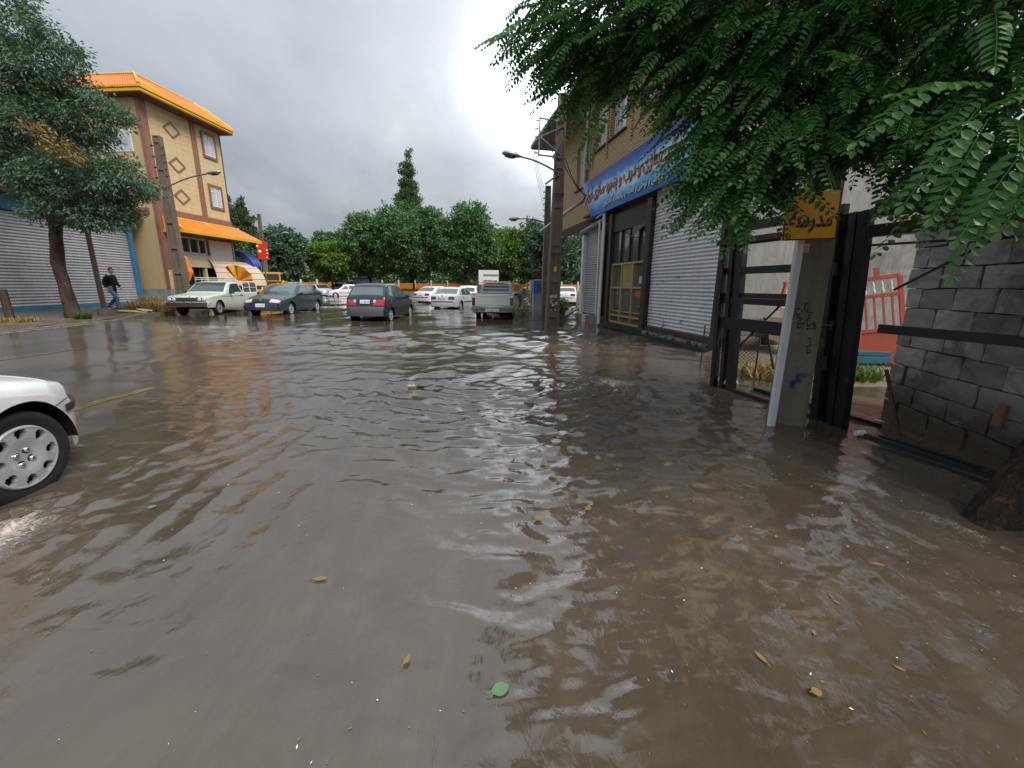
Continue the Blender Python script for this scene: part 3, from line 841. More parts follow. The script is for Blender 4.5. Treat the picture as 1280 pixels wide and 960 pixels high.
def trunk_mesh(name, parent, path, r0, r1, mat, n=14, knob=0.1, flare=0.0, limbs=()):
    mb = MB()
    def one(path, r0, r1, n, flare):
        P = np.array(path); k = len(P)
        # resample
        seg = np.concatenate([[0], np.cumsum(np.linalg.norm(np.diff(P, axis=0), axis=1))])
        m = max(6, int(seg[-1]/0.14)); m = min(m, 46)
        tt = np.linspace(0, seg[-1], m+1)
        Q = np.stack([np.interp(tt, seg, P[:, i]) for i in range(3)], 1)
        T = unit(np.gradient(Q, axis=0)); A = unit(np.cross(T, np.array((0.13, 0.9, 0.25)))); B = np.cross(T, A)
        vs = []
        for i in range(m+1):
            t = i/m; r = r0*(1-t)+r1*t + flare*math.exp(-tt[i]/0.22)
            for j in range(n):
                a = 2*PI*j/n
                rr = r*(1 + knob*.45*math.sin(7*a + 2.2*math.sin(tt[i]*3.1) + 1.7*math.sin(2*a)) + knob*2*float(fbm(np.array(math.cos(a)*1.6+tt[i]*0.3), np.array(math.sin(a)*1.6+tt[i]*2.6), 300, 3)))
                vs.append(Q[i] + (A[i]*math.cos(a) + B[i]*math.sin(a))*rr)
        fs = [(i*n+j, i*n+(j+1)%n, (i+1)*n+(j+1)%n, (i+1)*n+j) for i in range(m) for j in range(n)]
        mb.add(vs, fs, 0, True); mb.add(vs[-n:], [tuple(range(n))], 0)
    one(path, r0, r1, n, flare)
    for lp, a, b in limbs: one(lp, a, b, max(5, n//2), 0)
    return mb.build(name, mat, parent)
# ------------------------------------------------------------------ lettering (Persian letters joined by hand: Blender's text has no shaping)
FORMS = {  # isolated, final, initial, medial
 'ا': ('\ufe8d','\ufe8e',None,None), 'آ': ('\ufe81','\ufe82',None,None), 'ب': ('\ufe8f','\ufe90','\ufe91','\ufe92'), 'پ': ('\ufb56','\ufb57','\ufb58','\ufb59'),
 'ت': ('\ufe95','\ufe96','\ufe97','\ufe98'), 'ج': ('\ufe9d','\ufe9e','\ufe9f','\ufea0'), 'چ': ('\ufb7a','\ufb7b','\ufb7c','\ufb7d'),
 'ح': ('\ufea1','\ufea2','\ufea3','\ufea4'), 'د': ('\ufea9','\ufeaa',None,None), 'ر': ('\ufead','\ufeae',None,None), 'ز': ('\ufeaf','\ufeb0',None,None),
 'س': ('\ufeb1','\ufeb2','\ufeb3','\ufeb4'), 'ش': ('\ufeb5','\ufeb6','\ufeb7','\ufeb8'), 'ص': ('\ufeb9','\ufeba','\ufebb','\ufebc'), 'ع': ('\ufec9','\ufeca','\ufecb','\ufecc'),
 'ف': ('\ufed1','\ufed2','\ufed3','\ufed4'), 'ق': ('\ufed5','\ufed6','\ufed7','\ufed8'), 'ک': ('\ufed9','\ufeda','\ufedb','\ufedc'), 'ل': ('\ufedd','\ufede','\ufedf','\ufee0'),
 'م': ('\ufee1','\ufee2','\ufee3','\ufee4'), 'ن': ('\ufee5','\ufee6','\ufee7','\ufee8'), 'و': ('\ufeed','\ufeee',None,None), 'ه': ('\ufee9','\ufeea','\ufeeb','\ufeec'),
 'ی': ('\ufeef','\ufef0','\ufef3','\ufef4'), 'ئ': ('\ufe89','\ufe8a','\ufe8b','\ufe8c')}
def shape(s):
    out = []
    for i, c in enumerate(s):
        if c not in FORMS: out.append(c); continue
        pv = i > 0 and s[i-1] in FORMS and FORMS[s[i-1]][2] is not None
        nx = i+1 < len(s) and s[i+1] in FORMS
        F = FORMS[c]
        joins = F[2] is not None and nx
        out.append(F[3] if (pv and joins) else F[1] if pv else F[2] if joins else F[0])
    return ''.join(reversed(out))
def text(name, body, h, mat, parent, loc, rot=(PI/2, 0, 0), width=None, bold=0.0, sx=1.0, split=False):
    """letters as thin raised geometry; height h, optionally stretched to a width"""
    cu = bpy.data.curves.new(name, 'FONT')
    cu.body = shape(body) if any(c in FORMS for c in body) else body
    cu.align_x = 'CENTER'; cu.align_y = 'CENTER'; cu.size = 1.0; cu.offset = bold; cu.resolution_u = 2
    tmp = bpy.data.objects.new(name, cu); COL.objects.link(tmp)
    bpy.context.view_layer.update()
    dg = bpy.context.evaluated_depsgraph_get()
    me = bpy.data.meshes.new_from_object(tmp.evaluated_get(dg))
    bpy.data.objects.remove(tmp); bpy.data.curves.remove(cu)
    me.name = name
    bm = bmesh.new(); bm.from_mesh(me)
    # overlapping neighbours lie on slightly different planes
    seen = set(); isl = 0
    for v0 in bm.verts:
        if v0 in seen: continue
        st = [v0]; seen.add(v0); grp = []
        while st:
            v = st.pop(); grp.append(v)
            for e in v.link_edges:
                w = e.other_vert(v)
                if w not in seen: seen.add(w); st.append(w)
        for v in grp: v.co.z += 0.0006*(isl % 5)/max(h, 0.01)
        isl += 1
    xs = [v.co.x for v in bm.verts]; ys = [v.co.y for v in bm.verts]
    if not xs: bm.free(); return None
    cx, cy = (max(xs)+min(xs))/2, (max(ys)+min(ys))/2
    k = h/max(max(ys)-min(ys), 1e-6)
    kx = k*sx if width is None else width/max(max(xs)-min(xs), 1e-6)
    for v in bm.verts: v.co = Vector(((v.co.x-cx)*kx, (v.co.y-cy)*k, v.co.z*k))
    if split:      # every letter an object of its own
        bm.verts.index_update(); todo = set(bm.verts); res = []
        while todo:
            st = [todo.pop()]; grp = set(st)
            while st:
                v = st.pop()
                for e in v.link_edges:
                    w = e.other_vert(v)
                    if w not in grp: grp.add(w); st.append(w)
            todo -= grp; idx = {v: i for i, v in enumerate(grp)}
            m2 = bpy.data.meshes.new(name)
            m2.from_pydata([tuple(v.co) for v in idx], [], [[idx[v] for v in f.verts] for f in bm.faces if f.verts[0] in grp]); m2.materials.append(mat)
            o = link(name, m2, parent); o.location = loc; o.rotation_euler = rot; res.append(o)
        bm.free(); return res[0]
    bm.to_mesh(me); bm.free()
    me.materials.clear(); me.materials.append(mat)
    o = link(name, me, parent); o.location = loc; o.rotation_euler = rot
    return o
# ------------------------------------------------------------------ left side: garage, corner building
def corrug(w, h, pitch, depth, curved=True):
    """roller shutter curtain: rounded slats, facing -Y, in x 0..w, z 0..h"""
    mb = MB(); n = int(round(h/pitch)); prof = []
    for i in range(n):
        z0 = h*i/n; p = h/n
        for f, d in ((0.0, 0.0), (0.10, 0.15), (0.28, 0.75), (0.5, 1.0), (0.75, 0.8), (0.93, 0.2)): prof.append((z0+p*f, -depth*d))
    prof.append((h, 0))
    k = max(1, int(w/0.3)); s0 = random.uniform(0, 90)
    ro = [random.uniform(-.0035, .0035) for _ in range(n+1)]
    def wob(x, z): return .016*float(fbm(np.array(x*.9+s0), np.array(z*.8), 501, 3)) + ro[min(n, int(z/h*n))]
    vs = [(w*j/k, d + wob(w*j/k, z), z) for j in range(k+1) for z, d in prof]; m = len(prof)
    mb.add(vs, [(j*m+i, (j+1)*m+i, (j+1)*m+i+1, j*m+i+1) for j in range(k) for i in range(m-1)], 0, False)
    return mb

# local frame of a street face: x along the face, -y towards the street
GA = math.atan2(1.0, -0.05)          # direction of the left frontages (almost straight up the street)
# face runs +Y in the world, street lies towards +X: local x = world direction, local -y = +X side
garage = thing('garage', 'long low garage with grey roller shutters under a blue steel fascia', 'garage building', (-19.05, 11.2, 0.14), GA)
garage.scale = (1, 1, 1.07)
gl = 9.6
mb = MB(); mb.b2((-6, .35, -.3), (gl, 6.0, 4.05)); mb.build('wall', M['render_wall'], garage)
bays = [(-5.6, 9.15)]
for a, b in bays:
    o = corrug(b-a, 3.45, .115, .035).build('roller_shutter', M['garage_steel'], garage); o.location = (a, .28, .16)
    mb = MB(); mb.b2((a, .22, .0), (b, .30, .165), 0, .01); mb.build('bottom_rail', M['blue_steel'], o).location = (-a, -.28, -.16)
for x in (9.27,):
    mb = MB(); mb.b2((x-.10, .12, -.1), (x+.10, .36, 3.64), 0, .01); mb.build('door_post', M['blue_steel'], garage)
for k in range(11):
    x0 = -5.7+k*1.40; x1 = min(x0+1.385, 9.5)
    mb = MB(); mb.b2((x0, .14, 3.64), (x1, .34, 4.20), 0, .006); mb.build('fascia_panel', M['blue_steel'], garage)
mb = MB(); mb.b2((-6, -.25, 4.28), (gl+.1, 6.2, 4.36), 0, .01); mb.b2((-6, -.30, 4.20), (gl+.1, .36, 4.28)); mb.build('roof', M['rust_steel'], garage)
mb = MB(); mb.b2((-6, -.20, 4.36), (gl, .0, 4.52)); mb.build('roof_edge', M['galv_dark'], garage)

# ---- three storey yellow tiled corner building
bld = thing('corner_building', 'three storey yellow tiled corner building with orange roof and brown pilasters', 'building', (-18.5, 20.95, 0.14), PI/2 - 0.085)
bld.scale = (.83, 1, 1.015)
fw, fd, H0, H1 = 5.75, 9.0, 0.75, 9.95
m_y = M['yellow_tile_x']
mb = MB()
# street face with recesses for the shop and the two windows; local x along street, -y to street
mb.b2((0, .30, 0), (fw, fd, H1)); mb.b2((0, .0, 4.75), (fw, .30, H1)); mb.b2((0, .0, 0), (.75, .30, 4.75)); mb.b2((5.6, .0, 0), (fw, .30, 4.75))
mb.build('wall', m_y, bld)
mb = MB(); mb.b2((-.03, -.03, -.3), (.62, .30, .85), 0, .005); mb.b2((-.035, .30, -.3), (-.002, fd, .85)); mb.build('stone_plinth', M['stone_grey'], bld)
def bstrip(x0, x1, z0, z1, y=-.05, nm='pilaster'):
    mb = MB(); mb.b2((x0, y, z0), (x1, .01, z1), 0, .006); return mb.build(nm, M['brown_tile'], bld)
bstrip(.0, .36, 1.9, H1); bstrip(3.28, 3.66, 4.95, H1); bstrip(.36, fw-.02, 4.62, 4.95, -.055, 'string_course')
mb = MB(); mb.b2((-.05, -.04, .86), (.01, .16, H1-.02), 0, .005); mb.build('pilaster', M['brown_tile'], bld)
mb = MB(); mb.b2((fw-.05, -.02, .8), (fw+.03, .35, H1-.02)); mb.build('corner_trim', M['rust_steel'], bld)
def window(x0, x1, z0, z1):
    mb = MB(); f = .14
    mb.b2((x0-f, -.07, z0-f), (x1+f, .01, z0), 0, .006); mb.b2((x0-f, -.07, z1), (x1+f, .01, z1+f), 0, .006)
    mb.b2((x0-f, -.07, z0), (x0, .01, z1), 0, .006); mb.b2((x1, -.07, z0), (x1+f, .01, z1), 0, .006)
    w = mb.build('window', M['brown_tile'], bld)
    mb = MB(); mb.b2((x0, -.015, z0), (x1, .02, z1)); mb.build('pane', M['curtain_glass'], w)
    mb = MB()
    for a in (x0+.02, (x0+x1)/2, x1-.02): mb.b2((a-.025, -.035, z0), (a+.025, -.01, z1))
    mb.b2((x0, -.036, z0), (x1, -.012, z0+.05)); mb.b2((x0, -.036, z1-.05), (x1, -.012, z1)); mb.b2((x0, -.036, (z0+z1)/2+.25), ((x0+x1)/2, -.012, (z0+z1)/2+.29))
    mb.build('frame', M['white_paint'], w)
window(4.22, 5.12, 8.45, 9.55); window(4.22, 5.12, 5.65, 6.75)
def diamond(x, z):
    mb = MB(); a, b, t = .62, .42, .10
    out = [(x-a, z), (x, z-b), (x+a, z), (x, z+b)]; inn = [(x-a+t*1.6, z), (x, z-b+t*1.1), (x+a-t*1.6, z), (x, z+b-t*1.1)]
    for i in range(4):
        j = (i+1) % 4
        mb.prism([out[i], out[j], inn[j], inn[i]], 1, -.03, .01)
    return mb.build('diamond_ornament', M['brown_tile'], bld)
for z in (9.05, 7.35, 5.75): diamond(1.9, z)
# window on the gable side towards the camera
mb = MB(); mb.b2((-.03, .70, 7.55), (.02, 2.3, 8.55)); w = mb.build('window', M['white_paint'], bld)
mb = MB(); mb.b2((-.035, .76, 7.61), (-.031, 1.48, 8.49)); mb.b2((-.035, 1.53, 7.61), (-.031, 2.24, 8.49)); mb.build('pane', M['curtain_glass'], w)
mb = MB(); mb.b2((-.045, .42, 4.62), (.0, fd, 4.92)); mb.build('string_course', M['brown_tile'], bld)
# eaves and ribbed orange mansard roof
mb = MB(); mb.b2((-.55, -.70, H1), (fw+.30, fd+.5, H1+.10)); mb.build('eave_board', M['soffit'], bld)
e0 = H1+.10
mb = MB()
for d, z0, z1 in ((.70, e0-.06, e0+.08), (.74, e0+.10, e0+.22)):
    mb.b2((-d+.12, -d, z0), (fw+d-.37, -d+.10, z1), 0, .02); mb.b2((-d+.1, -d, z0), (-d+.2, fd+.5, z1), 0, .02); mb.b2((fw+d-.45, -d, z0), (fw+d-.35, fd+.5, z1), 0, .02)
mb.build('eave_trim', M['yellow_trim'], bld)
mb = MB()
ox0, ox1, oy0, oy1, ri, rh = -.60, fw+.34, -.70, fd+.5, 1.05, .85
lo = [(ox0, oy0), (ox1, oy0), (ox1, oy1), (ox0, oy1)]; hi = [(ox0+ri, oy0+ri), (ox1-ri, oy0+ri), (ox1-ri, oy1-ri), (ox0+ri, oy1-ri)]
z0, z1 = e0+.22, e0+.22+rh
def rib_face(a, b, c, d):
    a, b, c, d = [Vector(v) for v in (a, b, c, d)]; n = max(4, int((b-a).length/.14)); nrm = (b-a).cross(d-a).normalized()
    vs = []
    for i in range(n*2+1):
        f = i/(n*2); h = .022 if i % 2 else -.012
        vs += [a+(b-a)*f+nrm*h, d+(c-d)*f+nrm*h]
    mb.add(vs, [(2*i, 2*i+2, 2*i+3, 2*i+1) for i in range(n*2)])
for i in range(4):
    j = (i+1) % 4
    rib_face((*lo[i], z0), (*lo[j], z0), (*hi[j], z1), (*hi[i], z1))
mb.b2((hi[0][0], hi[0][1], z1-.05), (hi[2][0], hi[2][1], z1+.02))
mb.build('roof', M['orange_roof'], bld)
mb = MB()
for i in range(4): mb.tube([(*lo[i], z0+.03), (*hi[i], z1+.04)], .075, 6)
for i in range(4): mb.tube([(*hi[i], z1+.03), (*hi[(i+1) % 4], z1+.03)], .05, 6)
# a small gable break halfway along the street side
mb.tube([(.5, oy0, z0+.03), (-.05+.0, oy0+.55, z0+.45)], .06, 6); mb.tube([(4.9, oy0, z0+.04), (4.4, hi[0][1], z1+.04)], .075, 6)
mb.build('ridge_trim', M['yellow_trim'], bld)
# awning over the shop
aw0, aw1, ay = .15, 6.9, -1.15
mb = MB()
def aw_face(a, b, c, d):
    global mb
    rib_face(a, b, c, d)
rib_face((aw0, ay, 3.92), (aw1, ay, 3.92), (aw1-.55, -.06, 4.55), (aw0+.45, -.06, 4.55))
rib_face((aw0, -.06, 3.92), (aw0, ay, 3.92), (aw0+.45, -.06, 4.55), (aw0+.02, -.06, 4.55))
mb.b2((aw0+.05, ay+.05, 3.88), (aw1-.05, -.06, 3.91))
awn = mb.build('awning', M['orange_roof'], bld)
mb = MB()
for z in (3.90, 3.80): mb.b2((aw0-.03, ay-.04-(3.9-z)*.2, z-.07), (aw1+.03, ay+.03, z+.02), 0, .01)
mb.b2((aw0-.04, ay, 3.74), (aw0+.03, -.02, 3.90), 0, .01)
mb.tube([(aw0+.45, -.07, 4.57), (aw1-.55, -.07, 4.57)], .05, 6); mb.tube([(3.6, ay, 3.95), (3.2, -.06, 4.57)], .05, 6); mb.tube([(aw0, ay, 3.94), (aw0+.45, -.07, 4.57)], .05, 6)
mb.build('awning_trim', M['yellow_trim'], awn)
# shop front
mb = MB(); mb.b2((.78, .20, 2.85), (3.35, .28, 3.62)); sw = mb.build('shop_window', M['window_glass'], bld)
mb = MB()
for x in (.80, 2.05, 2.75, 3.33): mb.b2((x-.04, .12, 2.80), (x+.04, .21, 3.66))
mb.b2((.76, .12, 2.78), (3.37, .21, 2.86)); mb.b2((.76, .12, 3.60), (3.37, .21, 3.68)); mb.build('window_frame', M['white_paint'], sw)
mb = MB(); mb.b2((3.55, .04, 2.55), (5.55, .14, 3.66), 0, .01); mb.build('sign_panel', M['white_paint'], bld)
mb = MB(); mb.b2((.76, .02, 2.10), (3.5, .16, 2.76), 0, .02); mb.b2((.76, -.06, 2.04), (3.5, .0, 2.40), 0, .02); mb.build('lintel_panel', M['beige'], bld)
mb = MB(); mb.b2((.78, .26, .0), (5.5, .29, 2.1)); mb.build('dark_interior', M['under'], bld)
for x in (1.0, 2.9):
    mb = MB(); mb.b2((x-.07, -.02, 0), (x+.07, .2, 2.1), 0, .01); mb.build('door_jamb', M['cream'], bld)
mb = MB()
for x in (1.5, 2.1, 2.6): mb.b2((x-.02, .2, .1), (x+.02, .24, 2.05))
mb.b2((1.0, .2, 1.0), (2.85, .24, 1.05)); mb.build('door_frame', M['galv_dark'], bld)
# quarter-round panelled canopy on the right of the shop
mb = MB()
cx_, n = 3.45, 14
def cano(u, v):
    a = u*PI/2; return (3.2+3.3*v, .1-1.55*math.sin(a)*(.35+.65*v), .9+1.65*math.cos(a*.96))
for k in range(6):
    v = MB(); u0, u1 = k/6, (k+.93)/6
    v.grid(lambda u, w: cano(u0+(u1-u0)*u, w), 3, 8); v.build('canopy_panel', M['beige'], bld)
mb = MB(); mb.grid(lambda u, w: tuple(np.array(cano(u, w))+np.array((0, .03, -.02))), 8, 8); mb.build('canopy_backing', M['soffit'], bld)

def umbrella_closed(x, y, z, h, label, sway=0.1):
    """folded sunshade: pleated cone of orange and yellow cloth"""
    t = thing('folded_parasol', label, 'parasol', (x, y, z))
    mb = MB(); n = 16; vs = []
    for i in range(7):
        f = i/6; r = .05+.34*f
        for j in range(n):
            a = 2*PI*j/n; rr = r*(1.0 if j % 2 else .62); vs.append((rr*math.cos(a)+sway*f, rr*math.sin(a), h*(1-f)))
    for j in range(n):
        for i in range(6): mb.add([vs[i*n+j], vs[i*n+(j+1) % n], vs[(i+1)*n+(j+1) % n], vs[(i+1)*n+j]], [(0, 1, 2, 3)], (j//2) % 2)
    mb.build('canopy', [M['orange_cloth'], M['yellow_cloth']], t)
    mb = MB(); mb.tube([(sway*.9, 0, -1.6 if z > 2 else -.6), (0, 0, h+.05)], .02, 6); mb.build('pole', M['white_paint'], t)
    return t
# the two folded sunshades, red letter sign and blue dome awning at the corner
t = thing('folded_parasol', 'folded orange sunshade on a white pole at the yellow corner', 'parasol', (-17.75, 20.9, .14))
mb = MB(); mb.tube([(0, 0, 0), (-.12, .05, 3.7)], .055, 8); mb.build('pole', M['white_paint'], t)
mb = MB(); n = 12
for j in range(n):
    a0, a1 = 2*PI*j/n, 2*PI*(j+1)/n
    r0 = .30 if j % 2 else .16; r1 = .16 if j % 2 else .30
    mb.add([(.25, .05, 2.65), (.25+.5*r0*math.cos(a0), .05+.5*r0*math.sin(a0), 2.5), (.25+.5*r1*math.cos(a1), .05+.5*r1*math.sin(a1), 2.5)], [(0, 1, 2)], j % 2)
    mb.add([(.25+.5*r0*math.cos(a0), .05+.5*r0*math.sin(a0), 2.5), (.25+r0*math.cos(a0), .05+r0*math.sin(a0), 1.75), (.25+r1*math.cos(a1), .05+r1*math.sin(a1), 1.75), (.25+.5*r1*math.cos(a1), .05+.5*r1*math.sin(a1), 2.5)], [(0, 1, 2, 3)], j % 2)
    mb.add([(.25+r0*math.cos(a0), .05+r0*math.sin(a0), 1.75), (.28, .05, 1.15), (.25+r1*math.cos(a1), .05+r1*math.sin(a1), 1.75)], [(0, 1, 2)], j % 2)
mb.build('canopy', [M['orange_cloth'], M['yellow_cloth']], t)

t = thing('fan_awning', 'orange and yellow pleated fan awning beside the beige curved canopy', 'awning', (-16.75, 23.7, 1.45), R(8))
mb = MB(); n = 9
for j in range(n):
    a0, a1 = R(-25 + 150*j/n), R(-25 + 150*(j+1)/n)
    d0, d1 = (.14 if j % 2 else -.05), (-.05 if j % 2 else .14)
    L = .95
    mb.add([(0, 0, 0), (L*math.cos(a0), d0-.25, L*math.sin(a0)), (L*math.cos(a1), d1-.25, L*math.sin(a1))], [(0, 1, 2)], j % 2)
    mb.add([(0, .05, 0), (L*math.cos(a0), d0-.22, L*math.sin(a0)), (L*math.cos(a1), d1-.22, L*math.sin(a1))], [(0, 2, 1)], j % 2)
mb.build('cloth', [M['orange_cloth'], M['yellow_cloth']], t)
mb = MB(); mb.tube([(0, 0, 0), (-.9, -.05, .2)], .03, 6); mb.tube([(0, 0, 0), (-.5, 0, .8)], .025, 6); mb.build('arm', M['cream'], t)

t = thing('red_sign', 'red sign with white blobs at the end of the orange awning', 'sign', (-18.1, 27.9, 3.0), R(20))
mb = MB(); mb.b2((.05, -.16, 0), (.72, .0, 1.2), 0, .02); mb.build('board', M['red_sign'], t)
for (x, z, r) in ((.10, .88, .07), (.22, .52, .10), (.66, .62, .06), (.68, .40, .05), (.20, 1.08, .08), (.62, .12, .05)):
    mb = MB(); mb.lathe([(.001, -.19), (r*.7, -.185), (r, -.165), (r, -.155)], 14, 'Y', (x, 0, z)); mb.build('white_mark', M['ink_white'], t)
mb = MB(); mb.tube([(.4, -.08, 0), (.4, -.05, -2.7)], .05, 6); mb.build('post', M['galv_dark'], t)
t = thing('curved_awning', 'blue curved awning edge below the red sign at the corner shop', 'awning', (-18.55, 26.4, 2.15), R(6))
mb = MB(); n = 14
for r0, r1, y0, y1 in ((1.02, 1.36, -.5, .5),):
    pr_ = [(r0, y0), (r1, y0), (r1, y1), (r0, y1)]
    vs = [(r*math.cos(R(96-82*i/n)), y, r*math.sin(R(96-82*i/n))*.95) for i in range(n+1) for r, y in pr_]
    mb.add(vs, [(i*4+j, i*4+(j+1) % 4, (i+1)*4+(j+1) % 4, (i+1)*4+j) for i in range(n) for j in range(4)] + [(0, 1, 2, 3), (n*4, n*4+1, n*4+2, n*4+3)])
mb.build('canopy', M['blue_dome'], t)
for k in range(4):
    mb = MB(); y = -.515+.34*k
    mb.tube([(1.37*math.cos(R(96-82*i/n)), y, 1.37*math.sin(R(96-82*i/n))*.95) for i in range(n+1)], .022, 5); mb.build('rib', M['plate_blue'], t)
mb = MB(); mb.tube([(1.3, .4, .3), (1.3, .42, -2.1)], .04, 6); mb.build('post', M['galv_dark'], t)

# ---- utility poles: tapered concrete I-section with rectangular recesses
def concrete_pole(name, label, loc, rotz, h, w0, w1, mat, recess=5, z0=0.0, recstart=.5):
    t = thing(name, label, 'utility pole', loc, rotz)
    mb = MB()
    def wat(z): return w0+(w1-w0)*z/h
    # two flanges and a recessed web with cross bars
    def pr(x0a, x0b, x1a, x1b, ya, yb, za, zb):
        ka, kb = wat(za), wat(zb)
        vs = [(x0a*ka, ya*ka, za), (x0b*ka, ya*ka, za), (x0b*ka, yb*ka, za), (x0a*ka, yb*ka, za), (x1a*kb, ya*kb, zb), (x1b*kb, ya*kb, zb), (x1b*kb, yb*kb, zb), (x1a*kb, yb*kb, zb)]
        mb.add(vs, [(0,3,2,1), (4,5,6,7), (0,1,5,4), (1,2,6,5), (2,3,7,6), (3,0,4,7)])
    pr(-.5, -.30, -.5, -.30, -.36, .36, z0, h); pr(.30, .5, .30, .5, -.36, .36, z0, h); pr(-.30, .30, -.30, .30, -.22, .22, z0, h-.02)
    k = int(h/1.15)
    for i in range(k+1):
        za = recstart + i*1.15
        if za+.22 < h: pr(-.301, .301, -.301, .301, -.355, .355, za, za+.2)
    pr(-.5, .5, -.5, .5, -.36, .36, h, h+.04)
    mb.build('pole', mat, t)
    return t
def street_lamp(parent, root, tip, size=1.0, arc=.25):
    """curved arm with a cobra head"""
    root, tip = Vector(root), Vector(tip); d = tip-root
    pts = [root + d*f + Vector((0, 0, arc*math.sin(f*PI*.55))) - Vector((0, 0, arc*f*math.sin(PI*.55))) for f in np.linspace(0, 1, 9)]
    mb = MB(); mb.tube(pts, .032*size, 8); a = mb.build('lamp_arm', M['galv_dark'], parent)
    u = (pts[-1]-pts[-2]).normalized(); side = u.cross(Vector((0, 0, 1))).normalized(); up = side.cross(u)
    mb = MB()
    prof = [(0, .05), (.06, .075), (.22, .15), (.45, .165), (.62, .13), (.70, .06), (.72, .005)]
    n = 14
    vs = []
    for x, r in prof:
        for j in range(n):
            an = 2*PI*j/n; zz = math.sin(an); zz = zz*.62 if zz > 0 else zz*.42
            vs.append(pts[-1] + (u*x + side*r*math.cos(an) + up*r*zz)*size)
    mb.add(vs, [(i*n+j, i*n+(j+1) % n, (i+1)*n+(j+1) % n, (i+1)*n+j) for i in range(len(prof)-1) for j in range(n)], 0, True)
    mb.build('lamp_head', M['galv'], parent)
    mb = MB()
    c0 = pts[-1] + (u*.42 - up*.055)*size
    mb.grid(lambda a, b: c0 + (u*.22*math.cos(2*PI*a)*math.sin(b*PI/2) + side*.11*math.sin(2*PI*a)*math.sin(b*PI/2) - up*.07*math.cos(b*PI/2))*size, 14, 4)
    mb.build('lamp_glass', M['window_glass'], parent)
    return a
def insulator(parent, p, d=(-1, 0, 0)):
    mb = MB(); p = Vector(p); d = Vector(d)
    mb.tube([p, p+d*.05], .012, 5)
    for k in range(3): mb.tube([p+d*(.02+k*.035)+Vector((0, 0, -.0)), p+d*(.035+k*.035)], [.04, .03], 8)
    return mb.build('insulator', M['dark_brown'], parent)

pL = concrete_pole('utility_pole', 'weathered concrete utility pole with lamp behind the cream pickup', (-16.1, 18.9, 0.1), R(8), 7.65, .50, .30, M['concrete_brown'])
street_lamp(pL, (.05, -.1, 5.5), (1.95, -.3, 6.12), .95, .3)
for k in range(5): insulator(pL, (.16, -.12, 7.2-.30*k), (1, 0, 0)); insulator(pL, (-.16, -.12, 7.25-.45*k), (-1, 0, 0))
pF = concrete_pole('utility_pole', 'slim distant utility pole with lamp above the yellow loader', (-20.85, 33.0, 0.0), R(0), 6.85, .34, .22, M['concrete_brown'])
street_lamp(pF, (.05, 0, 4.9), (1.75, -.2, 5.35), .9, .25)
t = thing('wooden_post', 'leaning wooden post on the pavement between the tree and the walking man', 'post', (-15.45, 14.5, .12))
mb = MB(); mb.tube([(0, 0, -.1), (-.02, 0, 1.2), (-.05, .02, 3.2)], [.085, .08, .075], 9); mb.build('post', M['concrete_brown'], t)
mb = MB(); mb.tube([(0, 0, 0), (0, 0, .22), (0, 0, .25)], [.24, .20, .12], 10); mb.build('base', M['concrete_brown'], t)
t = thing('wooden_post', 'low weathered post at the left picture edge before the garage shutter', 'post', (-16.6, 12.6, .12))
mb = MB(); mb.tube([(0, 0, -.1), (-.03, 0, .95)], [.11, .10], 9); mb.build('post', M['bark'], t)

# ---- tree on the left pavement
tl = thing('pavement_tree', 'bushy dark green tree with thick brown trunk on the left pavement', 'tree', (-15.0, 13.0, 0.1))
lm = [(limb_path((.15, 0, 3.2), (1.7, .2, 5.0), (0, 0, .3)), .12, .03), (limb_path((.15, 0, 3.4), (-1.0, -.3, 6.6), (-.2, 0, .3)), .13, .03),
      (limb_path((.2, 0, 3.6), (.9, .3, 7.4), (.1, 0, .2)), .14, .03), (limb_path((.1, 0, 3.0), (2.4, -.4, 4.2), (0, 0, .3)), .09, .02), (limb_path((.1, 0, 3.0), (-1.6, .5, 4.6), (0, 0, .3)), .10, .02),
      (limb_path((.2, 0, 3.6), (.2, -.6, 8.2), (.1, 0, .2)), .12, .02)]
trunk_mesh('trunk', tl, [(0, 0, -.3), (.02, 0, .8), (-.08, 0, 1.8), (.10, 0, 2.8), (.2, 0, 3.8)], .175, .14, M['bark'], 18, .16, .07, lm)
gl_ = np.random.default_rng(21)
lobes = [(.5, 0, 4.45, 1.5, 1.5, 1.05), (-1.2, .2, 5.6, 1.3, 1.4, 1.0), (1.6, -.1, 4.4, 1.6, 1.3, .9), (2.9, -.2, 4.4, .9, .8, .5), (1.0, -.3, 3.3, 1.0, .9, .45), (2.0, -.2, 3.3, .9, .8, .40), (.2, .1, 5.9, 1.7, 1.5, 1.2), (-.3, 0, 7.3, .95, 1.0, 1.3), (.55, 0, 7.6, .75, .8, 1.6),
         (1.5, .1, 6.6, .55, .6, .95), (2.15, .1, 6.5, .40, .4, .65), (-1.5, -.1, 7.6, .5, .6, 1.1), (1.3, -.3, 3.4, .9, .8, .4), (-1.9, .3, 5.3, .8, .8, .5), (1.75, 0, 7.6, .30, .35, .95), (2.35, 0, 7.0, .32, .35, .75), (1.15, 0, 8.6, .28, .35, 1.0), (2.75, 0, 6.1, .5, .5, .45), (.1, .1, 8.8, .55, .6, 1.0), (2.1, .2, 3.55, .7, .6, .35)]
foliage('foliage', tl, lobes, 640, 95, .15, .125, .048, M['leaf_left'], .55, .6, .62, gl_)['kind'] = 'stuff'
v_, f_ = leaf_quads(*crown_points([(1.7, -1.35, 5.25, .3, .2, .4), (2.1, -1.3, 4.95, .35, .2, .3), (2.55, -1.2, 4.7, .3, .2, .25)], 26, 20, .09, gl_, .3), .13, .05, .4, .7, gl_)
